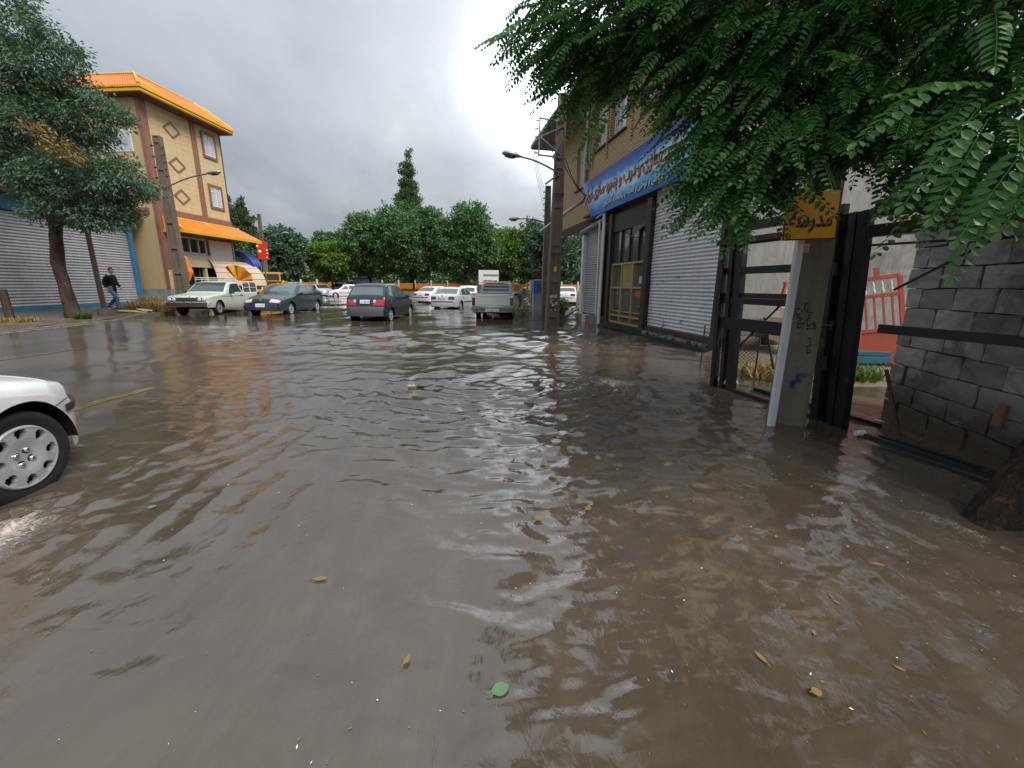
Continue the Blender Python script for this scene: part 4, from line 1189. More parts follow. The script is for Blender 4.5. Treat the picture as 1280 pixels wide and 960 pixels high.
link('yellowed_foliage', np_mesh('yellowed_foliage', v_, f_, M['leaf_fallen']), tl)['kind'] = 'stuff'

# weeds and rubbish along the pavement
def tuft(name, label, loc, n, h, spread, mat, cat='plant', group=None):
    g = np.random.default_rng(int(abs(loc[0]*977+loc[1]*131)) + n)
    v, f = [], []
    for k in range(n):
        a = g.uniform(0, 2*PI); r = spread*math.sqrt(g.random()); p = np.array((r*math.cos(a), r*math.sin(a)*.7, 0))
        d = np.array((g.normal()*.45, g.normal()*.45, 1.0)); d /= np.linalg.norm(d); L = h*g.uniform(.5, 1.2); w = .012*g.uniform(.7, 1.6)
        s = np.array((-d[1], d[0], 0.01)); s = s/np.linalg.norm(s)*w
        tip = p + d*L + np.array((d[0], d[1], -.2))*L*.4; mid = p + d*L*.6
        i = len(v); v += [p-s, p+s, mid-s*.8, mid+s*.8, tip]; f += [(i, i+1, i+3), (i, i+3, i+2), (i+2, i+3, i+4)]
    o = link(name, np_mesh(name, v, f, mat)); o.location = loc
    return tag(o, label, cat, group)
G = 'dry weeds along the left pavement'
tuft('dry_weeds', 'tall straw coloured weeds between the walking man and the cream pickup', (-15.6, 16.6, .12), 900, .55, .95, M['dry_grass'])
tuft('dry_weeds', 'straw coloured weeds against the blue garage door post', (-17.6, 18.6, .14), 520, .65, .6, M['dry_grass'])
tuft('green_weeds', 'green weeds in front of the straw weeds by the kerb', (-15.9, 16.0, .12), 260, .30, .5, M['green_grass'])
tuft('green_weeds', 'small green weeds at the foot of the pavement tree', (-14.25, 12.65, .1), 240, .30, .22, M['green_grass'])
tuft('dry_weeds', 'low dry weeds on the kerb left of the pavement tree', (-15.1, 11.6, .1), 300, .20, .6, M['dry_grass'])
t = thing('straw_heap', 'flat pale heap of wet cardboard and straw by the kerb weeds', 'litter', (-15.55, 15.75, .14))
mb = MB(); mb.box((0, 0, .03), (.9, .45, .05), 0, (.05, .08, .3), .015); mb.build('cardboard', M['paper'], t)
mb = MB(); mb.box((.25, .15, .08), (.5, .35, .04), 0, (-.06, .12, -.4), .012); mb.build('cardboard', M['paper'], t)
# ------------------------------------------------------------------ right side: corner shop
# local x runs along the frontage towards the camera, -y is the street side
RA = math.atan2(-0.98036, 0.19723)
shop = thing('corner_shop_building', 'two storey tan brick shop building with shutters and blue banner', 'building', (3.17, 13.02, 0.0), RA)
S = shop
mb = MB()       # ground floor masonry behind the shutters, upper floor brick
mb.b2((-2.45, .30, -.4), (5.45, 7.0, 3.75)); mb.build('ground_floor_wall', M['render_wall'], S)
mb = MB()
mb.b2((-2.28, .0, 3.75), (5.45, 3.2, 5.93)); mb.b2((-2.28, .0, 7.45), (5.45, 3.2, 7.95))
mb.b2((-2.28, .0, 5.93), (-1.72, 3.2, 7.45)); mb.b2((-.72, .0, 5.93), (-.47, 3.2, 7.45)); mb.b2((.62, .0, 5.93), (1.6, 3.2, 7.45)); mb.b2((2.8, 0, 5.93), (5.45, 3.2, 7.45))
mb.b2((-1.72, .25, 5.93), (2.8, 3.2, 7.45))
mb.build('brick_wall', M['tan_brick'], S)
mb = MB()
mb.b2((-7.6, .50, 3.98), (-2.28, 3.4, 5.35)); mb.b2((-7.6, .50, 7.05), (-2.28, 3.4, 7.9)); mb.b2((-3.55, .50, 5.35), (-2.28, 3.4, 7.05)); mb.b2((-7.6, .50, 5.35), (-4.75, 3.4, 7.05)); mb.b2((-4.75, .75, 5.35), (-3.55, 3.4, 7.05))
mb.build('brick_wing', M['tan_brick'], S)
mb = MB(); mb.b2((-7.6, .505, 3.90), (-2.29, 3.4, 3.975)); mb.build('soffit', M['soffit'], S)
for k in range(6):
    mb = MB(); mb.b2((-2.30+k*.42, -.02, 3.70), (-1.90+k*.42, .30, 3.745)); mb.build('soffit_board', M['soffit'], S)
# brick piers standing proud beside the windows
mb = MB()
for x in (-2.02, -1.80, -.62, 1.0):
    for k in range(24): mb.b2((x-.055, -.03-.012*(k % 2), 5.45+k*.1), (x+.055, .02, 5.535+k*.1))
mb.build('toothed_brick_pier', M['tan_brick'], S)['kind'] = 'stuff'
def swindow(x0, x1, z0, z1, y):
    mb = MB(); mb.b2((x0, y+.02, z0), (x1, y+.06, z1)); w = mb.build('window', M['curtain_glass'], S)
    mb = MB(); k = 3
    for i in range(k+1):
        a = x0+(x1-x0)*i/k; mb.b2((a-.03, y-.03, z0), (a+.03, y+.02, z1))
    mb.b2((x0, y-.028, z0), (x1, y+.018, z0+.05)); mb.b2((x0, y-.028, z1-.05), (x1, y+.018, z1)); mb.b2((x0, y-.028, z0+(z1-z0)*.68), (x1, y+.018, z0+(z1-z0)*.68+.04))
    mb.build('frame', M['white_paint'], w)
    mb = MB(); mb.b2((x0-.06, y-.26, z0-.06), (x1+.06, y+.02, z0-.01), 0, .008); mb.build('sill', M['dark_brown'], w)
    return w
swindow(-1.72, -.72, 5.93, 7.45, .18); swindow(-.47, .62, 5.93, 7.45, .18); swindow(1.6, 2.8, 5.93, 7.45, .18); swindow(-4.75, -3.55, 5.35, 7.05, .68)
# sheet metal eaves
mb = MB()
for k in range(9):
    x0 = -7.9+k*.95
    mb.b2((x0, -.75 if x0 < -2.9 else -.55, 7.92), (x0+.93, 3.4, 7.96))
mb.build('eave_soffit', M['eave_grey'], S)
mb = MB(); mb.b2((-7.95, -.80, 7.97), (.70, -.70, 8.12), 0, .01); mb.b2((-7.95, -.80, 7.965), (5.5, 3.5, 8.0)); mb.b2((.7, -.56, 7.97), (5.5, -.46, 8.12), 0, .01); mb.build('roof_edge', M['galv'], S)
# rain water pipes
mb = MB(); mb.tube([(-2.20, -.08, 7.9), (-2.20, -.08, 4.55), (-2.22, -.14, 4.42), (-2.35, -.4, 4.28), (-2.3, -1.75, 3.30)], .062, 10); mb.build('rain_pipe', M['galv'], S)
mb = MB(); mb.tube([(-.30, -.10, 3.8), (-.31, -.10, 3.3), (-.33, -.10, .0)], .055, 10); mb.tube([(-.85, -.14, 3.62), (-.5, -.14, 3.68), (-.30, -.10, 3.70)], .03, 8); mb.build('rain_pipe', M['white_paint'], S)
mb = MB(); mb.tube([(-.62, -.12, 3.5), (-.62, -.10, .3)], .03, 8); mb.build('door_rail', M['white_paint'], S)
# far narrow shutter with its roller housing
o = corrug(1.55, 2.98, .085, .022).build('roller_shutter', M['shutter_grey'], S); o.location = (-2.18, .10, .30)
mb = MB(); mb.tube([(-2.45, -.02, 3.32), (-.45, -.02, 3.50)], .11, 12); mb.build('roller_housing', M['galv_dark'], S)
mb = MB(); mb.b2((-2.34, -.05, .25), (-2.19, .12, 3.3), 0, .01); mb.b2((-2.34, -.06, .25), (-2.28, .0, 3.3)); mb.build('shutter_jamb', M['white_paint'], S)
mb = MB(); mb.b2((-3.6, .45, -.2), (-2.36, 2.5, 3.6)); mb.build('side_wall', M['render_wall'], S)
mb = MB(); mb.b2((-3.0, .38, .2), (-2.5, .46, 2.4)); mb.build('side_door', M['white_paint'], S)
for k in range(5):     # stone step blocks under the small shutter
    mb = MB(); mb.b2((-2.3+k*.37, -.10, -.2), (-1.95+k*.37, .25, .27+.01*(k % 2)), 0, .012); mb.build('step_block', M['beige'] if k == 1 else M['kerbstone'], S)
# glazed door bay
mb = MB()
mb.b2((-.02, -.05, -.2), (.16, .25, 3.6)); mb.b2((2.30, -.07, -.2), (2.52, .25, 3.62)); mb.b2((.16, .02, 3.02), (2.30, .25, 3.55)); mb.b2((.0, -.06, .02), (2.50, -.01, .18)); mb.b2((.16, .0, -.2), (2.30, .25, .17))
mb.build('door_surround', M['dark_brown'], S)
mb = MB(); mb.b2((.16, .10, .17), (2.30, .13, 3.02)); mb.build('dark_pane', M['shop_glass'], S)
mb = MB()
for x in (.18, .88, 1.58, 2.28): mb.b2((x-.025, .03, .20), (x+.025, .10, 2.04))
for z in (.20, .42, 1.30, 2.02): mb.b2((.16, .028, z-.025), (2.30, .098, z+.025))
mb.b2((.16, .03, .55), (2.3, .09, .575)); door = mb.build('glazed_door', M['gold'], S)
mb = MB(); mb.b2((.915, .06, 1.33), (1.555, .09, 1.99)); mb.build('yellow_pane', M['yellow_pane'], door)
mb = MB()
for x in (.72, 1.25, 1.78): mb.b2((x-.018, .04, 2.06), (x+.018, .10, 3.02))
mb.build('fanlight_bar', M['dark_brown'], S)
mb = MB(); mb.b2((1.88, .085, 1.42), (2.10, .095, 1.62)); mb.build('paper_notice', M['light_blue'], door)
mb = MB(); mb.b2((1.68, .088, 1.05), (2.2, .095, 1.22)); mb.build('red_sticker', M['salmon'], door)
mb = MB(); mb.add([(1.52, -.03, 3.02), (2.32, -.03, 3.02), (1.75, -.16, 2.72)], [(0, 1, 2)]); mb.add([(1.52, -.02, 3.02), (2.32, -.02, 3.02), (1.75, -.15, 2.72)], [(0, 2, 1)]); mb.tube([(1.75, -.155, 2.72), (1.1, .0, 2.78)], .012, 5); mb.build('torn_flap', M['dark_brown'], S)
# big shutter
o = corrug(2.66, 3.50, .085, .026).build('roller_shutter', M['shutter'], S); o.location = (2.56, .06, .27)
mb = MB(); mb.b2((2.54, -.02, .16), (5.22, .12, .275), 0, .01); mb.build('bottom_rail', M['rust_steel'], o).location = (-2.56, -.06, -.27)
mb = MB(); mb.b2((5.22, -.10, -.2), (5.45, .30, 3.76)); mb.build('shutter_jamb', M['dark_brown'], S)
mb = MB(); mb.b2((2.45, -.02, -.2), (5.3, .25, .15), 0, .02); mb.build('rubble_sill', M['concrete_dark'], S)
mb = MB(); mb.b2((-.05, -.26, -.02), (5.35, -.12, .085), 0, .015); mb.build('channel_beam', M['black_steel'], S)
mb = MB(); mb.b2((.05, -.14, -.2), (5.4, .04, .05), 0, .01); mb.build('step', M['concrete_dark'], S)
for k in range(9):
    mb = MB(); q = random.uniform
    mb.box((2.75+k*.29+q(-.05, .05), -.07, .10), (q(.14, .26), q(.10, .18), q(.07, .12)), 0, (q(-.2, .2), q(-.3, .3), q(-.5, .5)), .02); mb.build('rubble_stone', M['concrete_dark'], S)

# ---- the printed banner, hung a little proud of the wall
bn = thing('shop_banner', 'long blue printed shop banner with red Persian lettering above the shutters', 'sign', tuple(shop.matrix_basis @ Vector((-2.12, -.20, 3.70))), RA)
bn.scale = (1, 1, 1.07)
bw, bh = 6.45, 1.17
mb = MB(); mb.add([(-.02, -.02, 1.20), (.92, .0, .0), (bw, .0, .0), (bw, -.02, 1.20), (-.02, .03, 1.20), (.92, .05, .0), (bw, .05, .0), (bw, .03, 1.20)],
                  [(0, 1, 2, 3), (4, 7, 6, 5), (0, 4, 5, 1), (1, 5, 6, 2), (2, 6, 7, 3), (3, 7, 4, 0)])
mb.build('panel', M['banner'], bn)
def btext(s, x0, x1, z, h, m, nm, dy):
    o = text(nm, s, h, M[m], bn, ((x0+x1)/2, dy, z), (PI/2-.0, 0, 0), width=x1-x0, bold=.014); o['kind'] = 'stuff'
    return o
L1 = 'کرکره سازی و درب و پنجره سازی ایران'
btext(L1, .30, bw-.35, .66, .50, 'ink', 'sign_shadow', -.030)
btext(L1, .27, bw-.38, .685, .50, 'ink_white', 'sign_outline', -.034)
text('letter', L1, .47, M['ink_red'], bn, (bw/2-.055, -.040, .685), (PI/2, 0, 0), width=bw-.70, bold=.0, split=True)
btext('دستی و قفلی و توحلی و تسمه و ریموت و آکاردئون', 2.0, bw-.6, .24, .24, 'ink', 'sign_shadow', -.026)
btext('دستی و قفلی و توحلی و تسمه و ریموت و آکاردئون', 1.98, bw-.62, .25, .24, 'ink_pale', 'sign_lettering', -.031)
for k, s in enumerate(('۰۹۱۴ ۴۵۱', '۰۹۱۴ ۳۵۴', '۳۳۵۲')):
    text('phone_number', s, .085, M['ink_blue'], bn, (.78+.10*k, -.026, .50-.14*k), (PI/2, 0, 0))
mb = MB(); mb.b2((-.0, .06, .1), (bw, .16, .16)); mb.b2((.0, .06, 1.0), (bw, .16, 1.06)); mb.build('frame', M['rust_steel'], bn)

# ---- utility poles on the right
pR = concrete_pole('utility_pole', 'brown concrete utility pole standing in the water before the corner shop', (1.33, 12.9, -.15), R(6), 7.1, .44, .25, M['concrete_brown'], recstart=.45)
pR.rotation_euler = (0, R(1.0), R(6))
street_lamp(pR, (-.02, -.12, 4.90), (-1.25, -.45, 5.20), .85, .22)
mb = MB()
for z in (6.35, 5.35): mb.beam((.05, -.12, z), (-.72, -.25, z), .04, .04)
mb.beam((-.70, -.25, 5.32), (-.70, -.25, 6.38), .04, .04); mb.beam((-.68, -.25, 5.85), (.0, -.12, 6.2), .03, .03); mb.beam((-.68, -.25, 5.85), (.02, -.12, 5.42), .035, .035); mb.beam((-.25, -.2, 5.3), (.1, -.1, 6.0), .04, .04)
mb.beam((.0, -.1, 4.9), (-.45, -.2, 4.55), .05, .05)
mb.build('bracket', M['galv_dark'], pR)
for k in range(5): insulator(pR, (-.73, -.25, 5.40+k*.22), (-1, 0, 0))
for k in range(2):
    mb = MB(); mb.beam((-.16, -.17, 2.5+k*1.8), (.16, -.17, 2.5+k*1.8), .05, .03); mb.build('clamp', M['rust_steel'], pR)
mb = MB(); mb.box((0, -.138, 2.02), (.10, .004, .16), 0, (0, .1, 0)); st_ = mb.build('yellow_sticker', M['sticker_yellow'], pR)
def scribble(name, parent, loc, w, h, n, r, mat, seed, rot=(0, 0, 0)):
    g = random.Random(seed); mb = MB()
    for k in range(n):
        cx, cz = g.uniform(-w/2, w/2), g.uniform(-h/2, h/2); a0 = g.uniform(0, 6.3); rr = g.uniform(.25, .6)*min(w, h)*.5; da = g.uniform(2, 5)
        pts = [(cx + rr*math.cos(a0+da*i/6)*1.0, 0, cz + rr*math.sin(a0+da*i/6)*.7 - i*.01*h) for i in range(7)]
        for p, q in zip(pts[:-1], pts[1:]): mb.beam(p, q, .003, r, 0, (0.0001, 0, 1))
    o = mb.build(name, mat, parent); o.location = loc; o.rotation_euler = rot; o['kind'] = 'stuff'
    return o
scribble('painted_scrawl', pR, (0, -.142, .95), .20, .52, 12, .022, M['ink_white'], 3)
scribble('painted_scrawl', pR, (0, -.140, .93), .22, .55, 10, .026, M['ink'], 4)
p2 = concrete_pole('utility_pole', 'grey concrete utility pole behind the nearer brown pole', (1.60, 18.9, -.15), R(6), 5.95, .40, .24, M['concrete'], recstart=.5)
street_lamp(p2, (-.02, -.12, 4.35), (-1.3, -.3, 4.48), .8, .2)
for k in range(6): insulator(p2, (-.13, -.1, 5.7-k*.26), (-1, 0, 0))
def wires(name, label, A, B, n, sag, dz, r=.008):
    t = thing(name, label, 'wires', (0, 0, 0))
    for k in range(n):
        a = Vector(A)+Vector((0, 0, -dz*k)); b = Vector(B)+Vector((0, 0, -dz*k)); mb = MB()
        mb.tube([a+(b-a)*f+Vector((0, 0, -sag*math.sin(PI*f))) for f in np.linspace(0, 1, 12)], r, 5); mb.build('wire', M['under'], t)
    return t
wires('overhead_wires', 'thin overhead wires strung between the two right hand poles', (.55, 12.65, 6.15), (1.45, 18.8, 5.55), 4, .22, .24, .006)
t = thing('service_cable', 'dark cable hanging from the pole bracket to the brick wall', 'cable', (0, 0, 0))
for a, b, s in (((1.3, 12.75, 5.9), (2.72, 15.0, 4.55), .35), ((1.25, 12.75, 5.6), (2.74, 14.9, 4.5), .25), ((1.0, 12.7, 6.2), (1.35, 12.75, 4.6), .0)):
    a, b = Vector(a), Vector(b); mb = MB(); mb.tube([a+(b-a)*f+Vector((0, 0, -s*math.sin(PI*f))) for f in np.linspace(0, 1, 10)], .012, 5); mb.build('wire', M['under'], t)

# ---- things past the poles
t = thing('bicycle_cart', 'overturned metal cart and scrap lying at the foot of the pole', 'cart', (2.55, 15.6, .0), R(-15))
mb = MB(); mb.box((0, 0, .42), (.85, .5, .04), 0, (.1, -.55, .2)); mb.build('tray', M['galv_dark'], t)
for (a, b) in (((-.4, -.2, .05), (.35, -.15, .62)), ((.4, .2, .0), (-.1, .2, .66)), ((.1, -.25, 0), (.45, -.2, .55)), ((-.45, .1, 0), (-.1, .05, .45))):
    mb = MB(); mb.tube([a, b], .022, 6); mb.build('leg', M['rust_steel'], t)
w = MB(); w.lathe([(.20, -.03), (.25, -.03), (.27, 0), (.25, .03), (.20, .03)], 20, 'X', (.5, .1, .22)); w.build('wheel', M['rubber'], t)
mb = MB(); mb.box((.45, -.1, .18), (.4, .4, .3), 0, (.3, .4, .2), .03); mb.build('crate', M['under'], t)
t = thing('blue_booth', 'small blue kiosk behind the second utility pole', 'kiosk', (1.55, 22.2, -.1), R(5))
mb = MB(); mb.b2((-.40, -.4, .0), (.40, .4, 1.05)); mb.build('body', M['stone_grey'], t)
mb = MB(); mb.b2((-.42, -.42, 1.02), (.42, .42, 1.72), 0, .02); mb.build('hood', M['booth_blue'], t)
mb = MB(); mb.b2((-.2, -.44, 1.15), (.2, -.41, 1.55)); mb.build('panel', M['grey_plastic'], t)
t = thing('pipe_frame', 'pale metal pipe frame standing by the blue kiosk', 'frame', (.97, 20.9, -.1))
mb = MB(); mb.tube([(0, 0, 0), (0, 0, 1.72), (.75, .05, 1.76), (.78, .06, .0)], .03, 7); mb.build('pipe', M['cream'], t)
t = thing('plank', 'rusty plank leaning against the utility pole', 'plank', (1.98, 20.6, -.1))
mb = MB(); mb.beam((.0, 0, 0), (.12, .3, 1.55), .16, .04, 0, (0, 1, 0)); mb.build('board', M['bark'], t)
t = thing('shrub', 'low green shrub on the flooded verge behind the brown pole', 'plant', (2.35, 19.2, -.05))
g_ = np.random.default_rng(3)
v_, f_ = leaf_quads(*crown_points([(0, 0, .35, .45, .45, .35)], 50, 26, .10, g_, .5), .13, .05, .1, .7, g_)
link('foliage', np_mesh('foliage', v_, f_, M['green_grass']), t)['kind'] = 'stuff'
mb = MB(); mb.tube([(0, 0, -.1), (.03, 0, .4)], .02, 5); mb.build('stem', M['bark'], t)
t = thing('shrub', 'green shrub beside the blue kiosk', 'plant', (1.32, 22.9, -.05))
v_, f_ = leaf_quads(*crown_points([(0, 0, .55, .35, .35, .55)], 46, 26, .10, g_, .5), .13, .05, .1, .7, g_)
link('foliage', np_mesh('foliage', v_, f_, M['green_grass']), t)['kind'] = 'stuff'
mb = MB(); mb.tube([(0, 0, -.1), (.03, 0, .6)], .02, 5); mb.build('stem', M['bark'], t)
# ------------------------------------------------------------------ yard behind the black steel gate
FA = math.atan2(-0.968162, 0.250323)
fence = thing('steel_gate', 'black steel gate frame with open bars standing in the flood on the right', 'gate', (2.79, 5.12, 0.0), FA)
def fpart(nm, p0, p1, w, h, mat=None, par=None, up=(0, 0, 1)):
    mb = MB(); mb.beam(p0, p1, w, h, 0, up); return mb.build(nm, mat or M['black_steel'], par or fence)
# left post: three box sections
for u, y, w in ((.03, .0, .06), (.16, .03, .06), (.27, .05, .10)):
    fpart('post', (u, y, -.15), (u-.13, y, 2.12), w, .08, up=(0, 1, 0))
# gate post where the leaves meet
for u, y, w in ((1.44, .0, .07), (1.515, .06, .04), (1.57, .03, .06), (1.635, .04, .06), (1.685, .02, .04)):
    fpart('post', (u, y, -.15), (u-.14, y, 2.02), w, .09, up=(0, 1, 0))
# rails of the left leaf
for z, h, y, d in ((.875, .15, .02, .06), (1.165, .075, .03, .05), (1.235, .06, .05, .05), (1.54, .085, .04, .05), (1.87, .04, .04, .04), (2.06, .10, .01, .06)):
    fpart('rail', (.05-.05*z, y, z), (1.50-.07*z, y, z), d, h)
fpart('rail', (-.16, -.04, 1.90), (1.36, -.04, 1.90), .04, .06)
# right leaf: low rail, two heavy top rails
fpart('rail', (1.80, .03, .985), (3.6, .03, .985), .05, .075)
fpart('rail', (1.60, .0, 1.83), (3.6, .0, 1.83), .08, .10); fpart('rail', (1.60, .03, 2.02), (3.6, .03, 2.02), .08, .14)
fpart('rail', (1.58, .05, 1.715), (2.35, .3, 1.715), .02, .02)
fpart('brace', (1.80, .10, 1.32), (2.22, .45, 1.75), .02, .02, M['rust_steel']); fpart('brace', (.22, .12, .55), (.95, .3, 1.55), .018, .018, M['rust_steel']); fpart('brace', (.45, .5, .3), (.25, .45, .95), .02, .02, M['rust_steel'])
fpart('brace', (1.86, .12, .62), (2.04, .16, .04), .022, .022, M['rust_steel'])
for u, z in ((1.46, .55), (1.40, 1.45), (.09, .55), (.0, 1.45)):
    mb = MB(); mb.tube([(u, -.055, z), (u-.012, -.055, z+.12)], .018, 8); mb.build('hinge', M['rust_steel'], fence)
mb = MB(); mb.b2((1.30, -.03, .93), (1.44, -.005, 1.02), 0, .004); mb.tube([(1.28, -.045, .975), (1.46, -.045, .97)], .010, 6); mb.build('latch', M['rust_steel'], fence)
# threshold channels lying just awash
fpart('threshold', (.30, .03, .012), (1.50, .03, .012), .06, .05); fpart('threshold', (1.90, -.03, .008), (3.6, -.03, .008), .05, .06); fpart('threshold', (1.95, .07, .012), (3.6, .07, .012), .04, .05); fpart('threshold', (2.1, -.14, -.005), (3.6, -.16, -.005), .07, .03)
fpart('threshold', (.35, .35, .02), (1.75, .40, .02), .04, .04)
# chain link panel in the lower left bay, hung as a sagging mesh
mb = MB(); W0, H0_, st = 1.05, .48, .055
def cl(a, b): return (-1.15+a, .78+.04*math.sin(a*7), .20+b-.06*math.sin(a*4))
n = int((W0+H0_)/st)
for k in range(n):
    o = k*st
    for sgn in (1, -1):
        pts = []
        for j in range(0, int(H0_/st)+1):
            a = o - H0_ + j*st if sgn > 0 else o - j*st; b = j*st
            if 0 <= a <= W0: pts.append(cl(a, b))
        if len(pts) > 1: mb.tube(pts, .0035, 3, cap=False)
cl_ = thing('chain_link_panel', 'sagging rusty chain link panel behind the lower gate bars', 'fence panel', (2.79, 5.12, 0.0), FA)
mb.build('mesh', M['rust_steel'], cl_)['kind'] = 'stuff'
for a in (0, W0):
    mb = MB(); mb.tube([cl(a, -.2), cl(a, H0_+.03)], .012, 5); mb.build('stake', M['rust_steel'], cl_)
# rubbish: white bag, drink can
t = thing('plastic_bag', 'crumpled white plastic bag caught at the foot of the left gate post', 'bag', (2.93, 5.02, .02))
mb = MB()
def bag(u, v):
    a = u*2*PI; r = .10*math.sin(PI*v)**.6*(1+.35*float(fbm(np.array(math.cos(a)*2+v*3), np.array(math.sin(a)*2+v*2), 401, 3)))
    return (r*1.3*math.cos(a), r*math.sin(a), .07-.10*math.cos(PI*v)*.5 + .02*math.sin(a*3))
mb.grid(bag, 24, 10); mb.build('bag', M['white_paint'], t)
mb = MB(); mb.tube([(.05, 0, .08), (.09, .01, .13), (.12, .03, .10)], [.02, .014, .006], 6); mb.build('knot', M['white_paint'], t)
t = thing('white_can', 'small white can lying at the base of the right gate post', 'can', (3.20, 3.29, .03))
mb = MB(); mb.tube([(-.04, 0, 0), (.04, 0, .005)], .024, 12); mb.build('can', M['white_paint'], t)
mb = MB(); mb.tube([(.04, 0, .005), (.045, 0, .005)], [.022, .018], 12); mb.build('lid', M['chrome'], t)

# ---- school sign: concrete pole, white post, yellow plate
sp = thing('concrete_post', 'thick square concrete post with black stencilled words and blue paint', 'post', (2.79, 3.68, -.15), R(-36))
mb = MB(); h = 4.6; a, b = .165, .115
ch = .03
def sec(k): 
    x, y, c = a*k, a*.62*k, ch
    return [(-x+c, -y), (x-c, -y), (x, -y+c), (x, y-c), (x-c, y), (-x+c, y), (-x, y-c), (-x, -y+c)]
vs = []; nz = 14
for i in range(nz+1):
    f = i/nz
    for p in sec(1-.34*f): vs.append((p[0], p[1], h*f))
mb.add(vs, [(i*8+j, i*8+(j+1) % 8, (i+1)*8+(j+1) % 8, (i+1)*8+j) for i in range(nz) for j in range(8)]); mb.add(vs[-8:], [tuple(range(8))])
mb.build('shaft', M['concrete_dark'], sp)
fy = lambda z: -(a*.62*(1-.34*z/h)) - .002
def stencil(nm, s, hgt, x, z, rot, w, mat):
    o = text(nm, s, hgt, M[mat], sp, (x, fy(z)-.002, z), (PI/2, rot, 0), width=w, bold=.03); return o
stencil('stencil_word', 'آگهی', .09, .055, 1.22, R(82), .26, 'ink')
stencil('stencil_word', 'تلفن', .07, -.02, 1.20, R(84), .20, 'ink')
stencil('stencil_word', '۳۱۵', .05, .085, .95, R(80), .16, 'ink')
scribble('black_scrawl', sp, (-.09, fy(1.15)-.003, 1.17), .06, .16, 4, .010, M['ink'], 8)
scribble('blue_paint', sp, (.055, fy(.62)-.004, .60), .11, .15, 9, .030, M['paint_blue'], 9)
mb = MB(); mb.box((0, 0, 0), (.085, .003, .075), 0, (0, .05, 0)); pp = mb.build('paper_notice', M['paper'], sp); pp.location = (-.075, fy(1.85)-.003, 1.84)
text('notice_letters', 'فروش', .03, M['ink'], pp, (0, -.003, .012), (PI/2, 0, 0), width=.06); text('notice_letters', 'املاک', .026, M['ink'], pp, (0, -.003, -.02), (PI/2, 0, 0), width=.06)
ss = thing('school_sign', 'yellow school sign with black Persian word on a white steel post', 'road sign', (2.56, 3.545, -.12))
mb = MB(); mb.b2((-.028, -.012, 0), (.028, -.006, 2.45)); mb.b2((-.028, -.006, 0), (-.021, .03, 2.45)); mb.b2((.021, -.006, 0), (.028, .03, 2.45)); mb.build('post', M['white_post'], ss)
pl_ = MB(); pl_.box((0, 0, 0), (.50, .014, .42), 0, None, .006); pl_.box((0, .008, 0), (.47, .012, .39)); plate_ = pl_.build('plate', [M['sign_yellow']], ss); plate_.location = (.035, -.03, 2.075); plate_.rotation_euler = (0, R(-2.5), R(4))
def ln(x0, z0, x1, z1, w):
    mb.b2((min(x0, x1)-w/2, -.0085, min(z0, z1)-w/2), (max(x0, x1)+w/2, -.0075, max(z0, z1)+w/2))
mb = MB(); ln(-.242, -.203, .242, -.203, .010); ln(-.242, .203, .242, .203, .010); ln(-.242, -.203, -.242, .203, .010); ln(.242, -.203, .242, .203, .010); mb.build('border', M['ink'], plate_)
text('letter', 'مدرسه', .155, M['ink'], plate_, (-.005, -.0095, -.072), (PI/2, 0, 0), width=.40, bold=.022, split=True)

# ---- cement block wall, block by block
BA = math.atan2(-.975, -.22)
wall = thing('block_wall', 'bare grey cement block wall behind the gate with ragged near end', 'wall', (4.27, 4.20, 0.0), BA)
meshes = []
for k in range(5):
    bm = bmesh.new(); bmesh.ops.create_cube(bm, size=1)
    for v in bm.verts: v.co = Vector((v.co.x*.392, v.co.y*.19, v.co.z*.196))
    bmesh.ops.bevel(bm, geom=list(bm.edges), offset=.006, segments=1, affect='EDGES')
    bmesh.ops.subdivide_edges(bm, edges=[e for e in bm.edges if e.calc_length() > .1], cuts=2, use_grid_fill=True)
    for v in bm.verts:
        v.co += Vector((random.uniform(-.004, .004), random.uniform(-.006, .006), random.uniform(-.004, .004)))
    me = bpy.data.meshes.new('block'); bm.to_mesh(me); bm.free(); me.materials.append(M['block']); meshes.append(me)
half_meshes = []
for k in range(2):
    me = meshes[k].copy()
    for v in me.vertices: v.co.x *= .47
    half_meshes.append(me)
# local +x towards the camera; the street face is local +y or -y? local y = z cross x
wy_face = -0.10
for row in range(12):
    z = -.30 + row*.205
    off = (.20 if row % 2 else 0.0) + random.uniform(-.03, .03)
    if row % 2:
        o = link('block', half_meshes[row % 2], wall); o.location = (.10+random.uniform(-.02, .02), .10, z+.1)
    for k in range(8):
        x = off + k*.405 + .20 - (0 if row % 2 else 0)
        if x > 3.1: continue
        if row == 2 and k == 3:
            pass
        o = link('block', random.choice(meshes), wall)
        o.location = (x+random.uniform(-.004, .004), .10+random.uniform(-.007, .007), z+.1+random.uniform(-.003, .003))
        o.rotation_euler = (random.uniform(-.012, .012), random.uniform(-.008, .008), random.uniform(-.012, .012) + (PI if random.random() < .5 else 0))
mb = MB(); mb.b2((.06, .03, -.3), (3.2, .17, 2.13)); mb.build('mortar', M['block_mortar'], wall)
mb = MB(); mb.box((1.28, -.006, .33), (.065, .03, .19), 0, (0, .06, 0), .004); mb.build('brick', M['brown_tile'], wall)
scribble('blue_paint', wall, (2.05, -.006, 1.25), .10, .30, 8, .02, M['paint_blue'], 12)

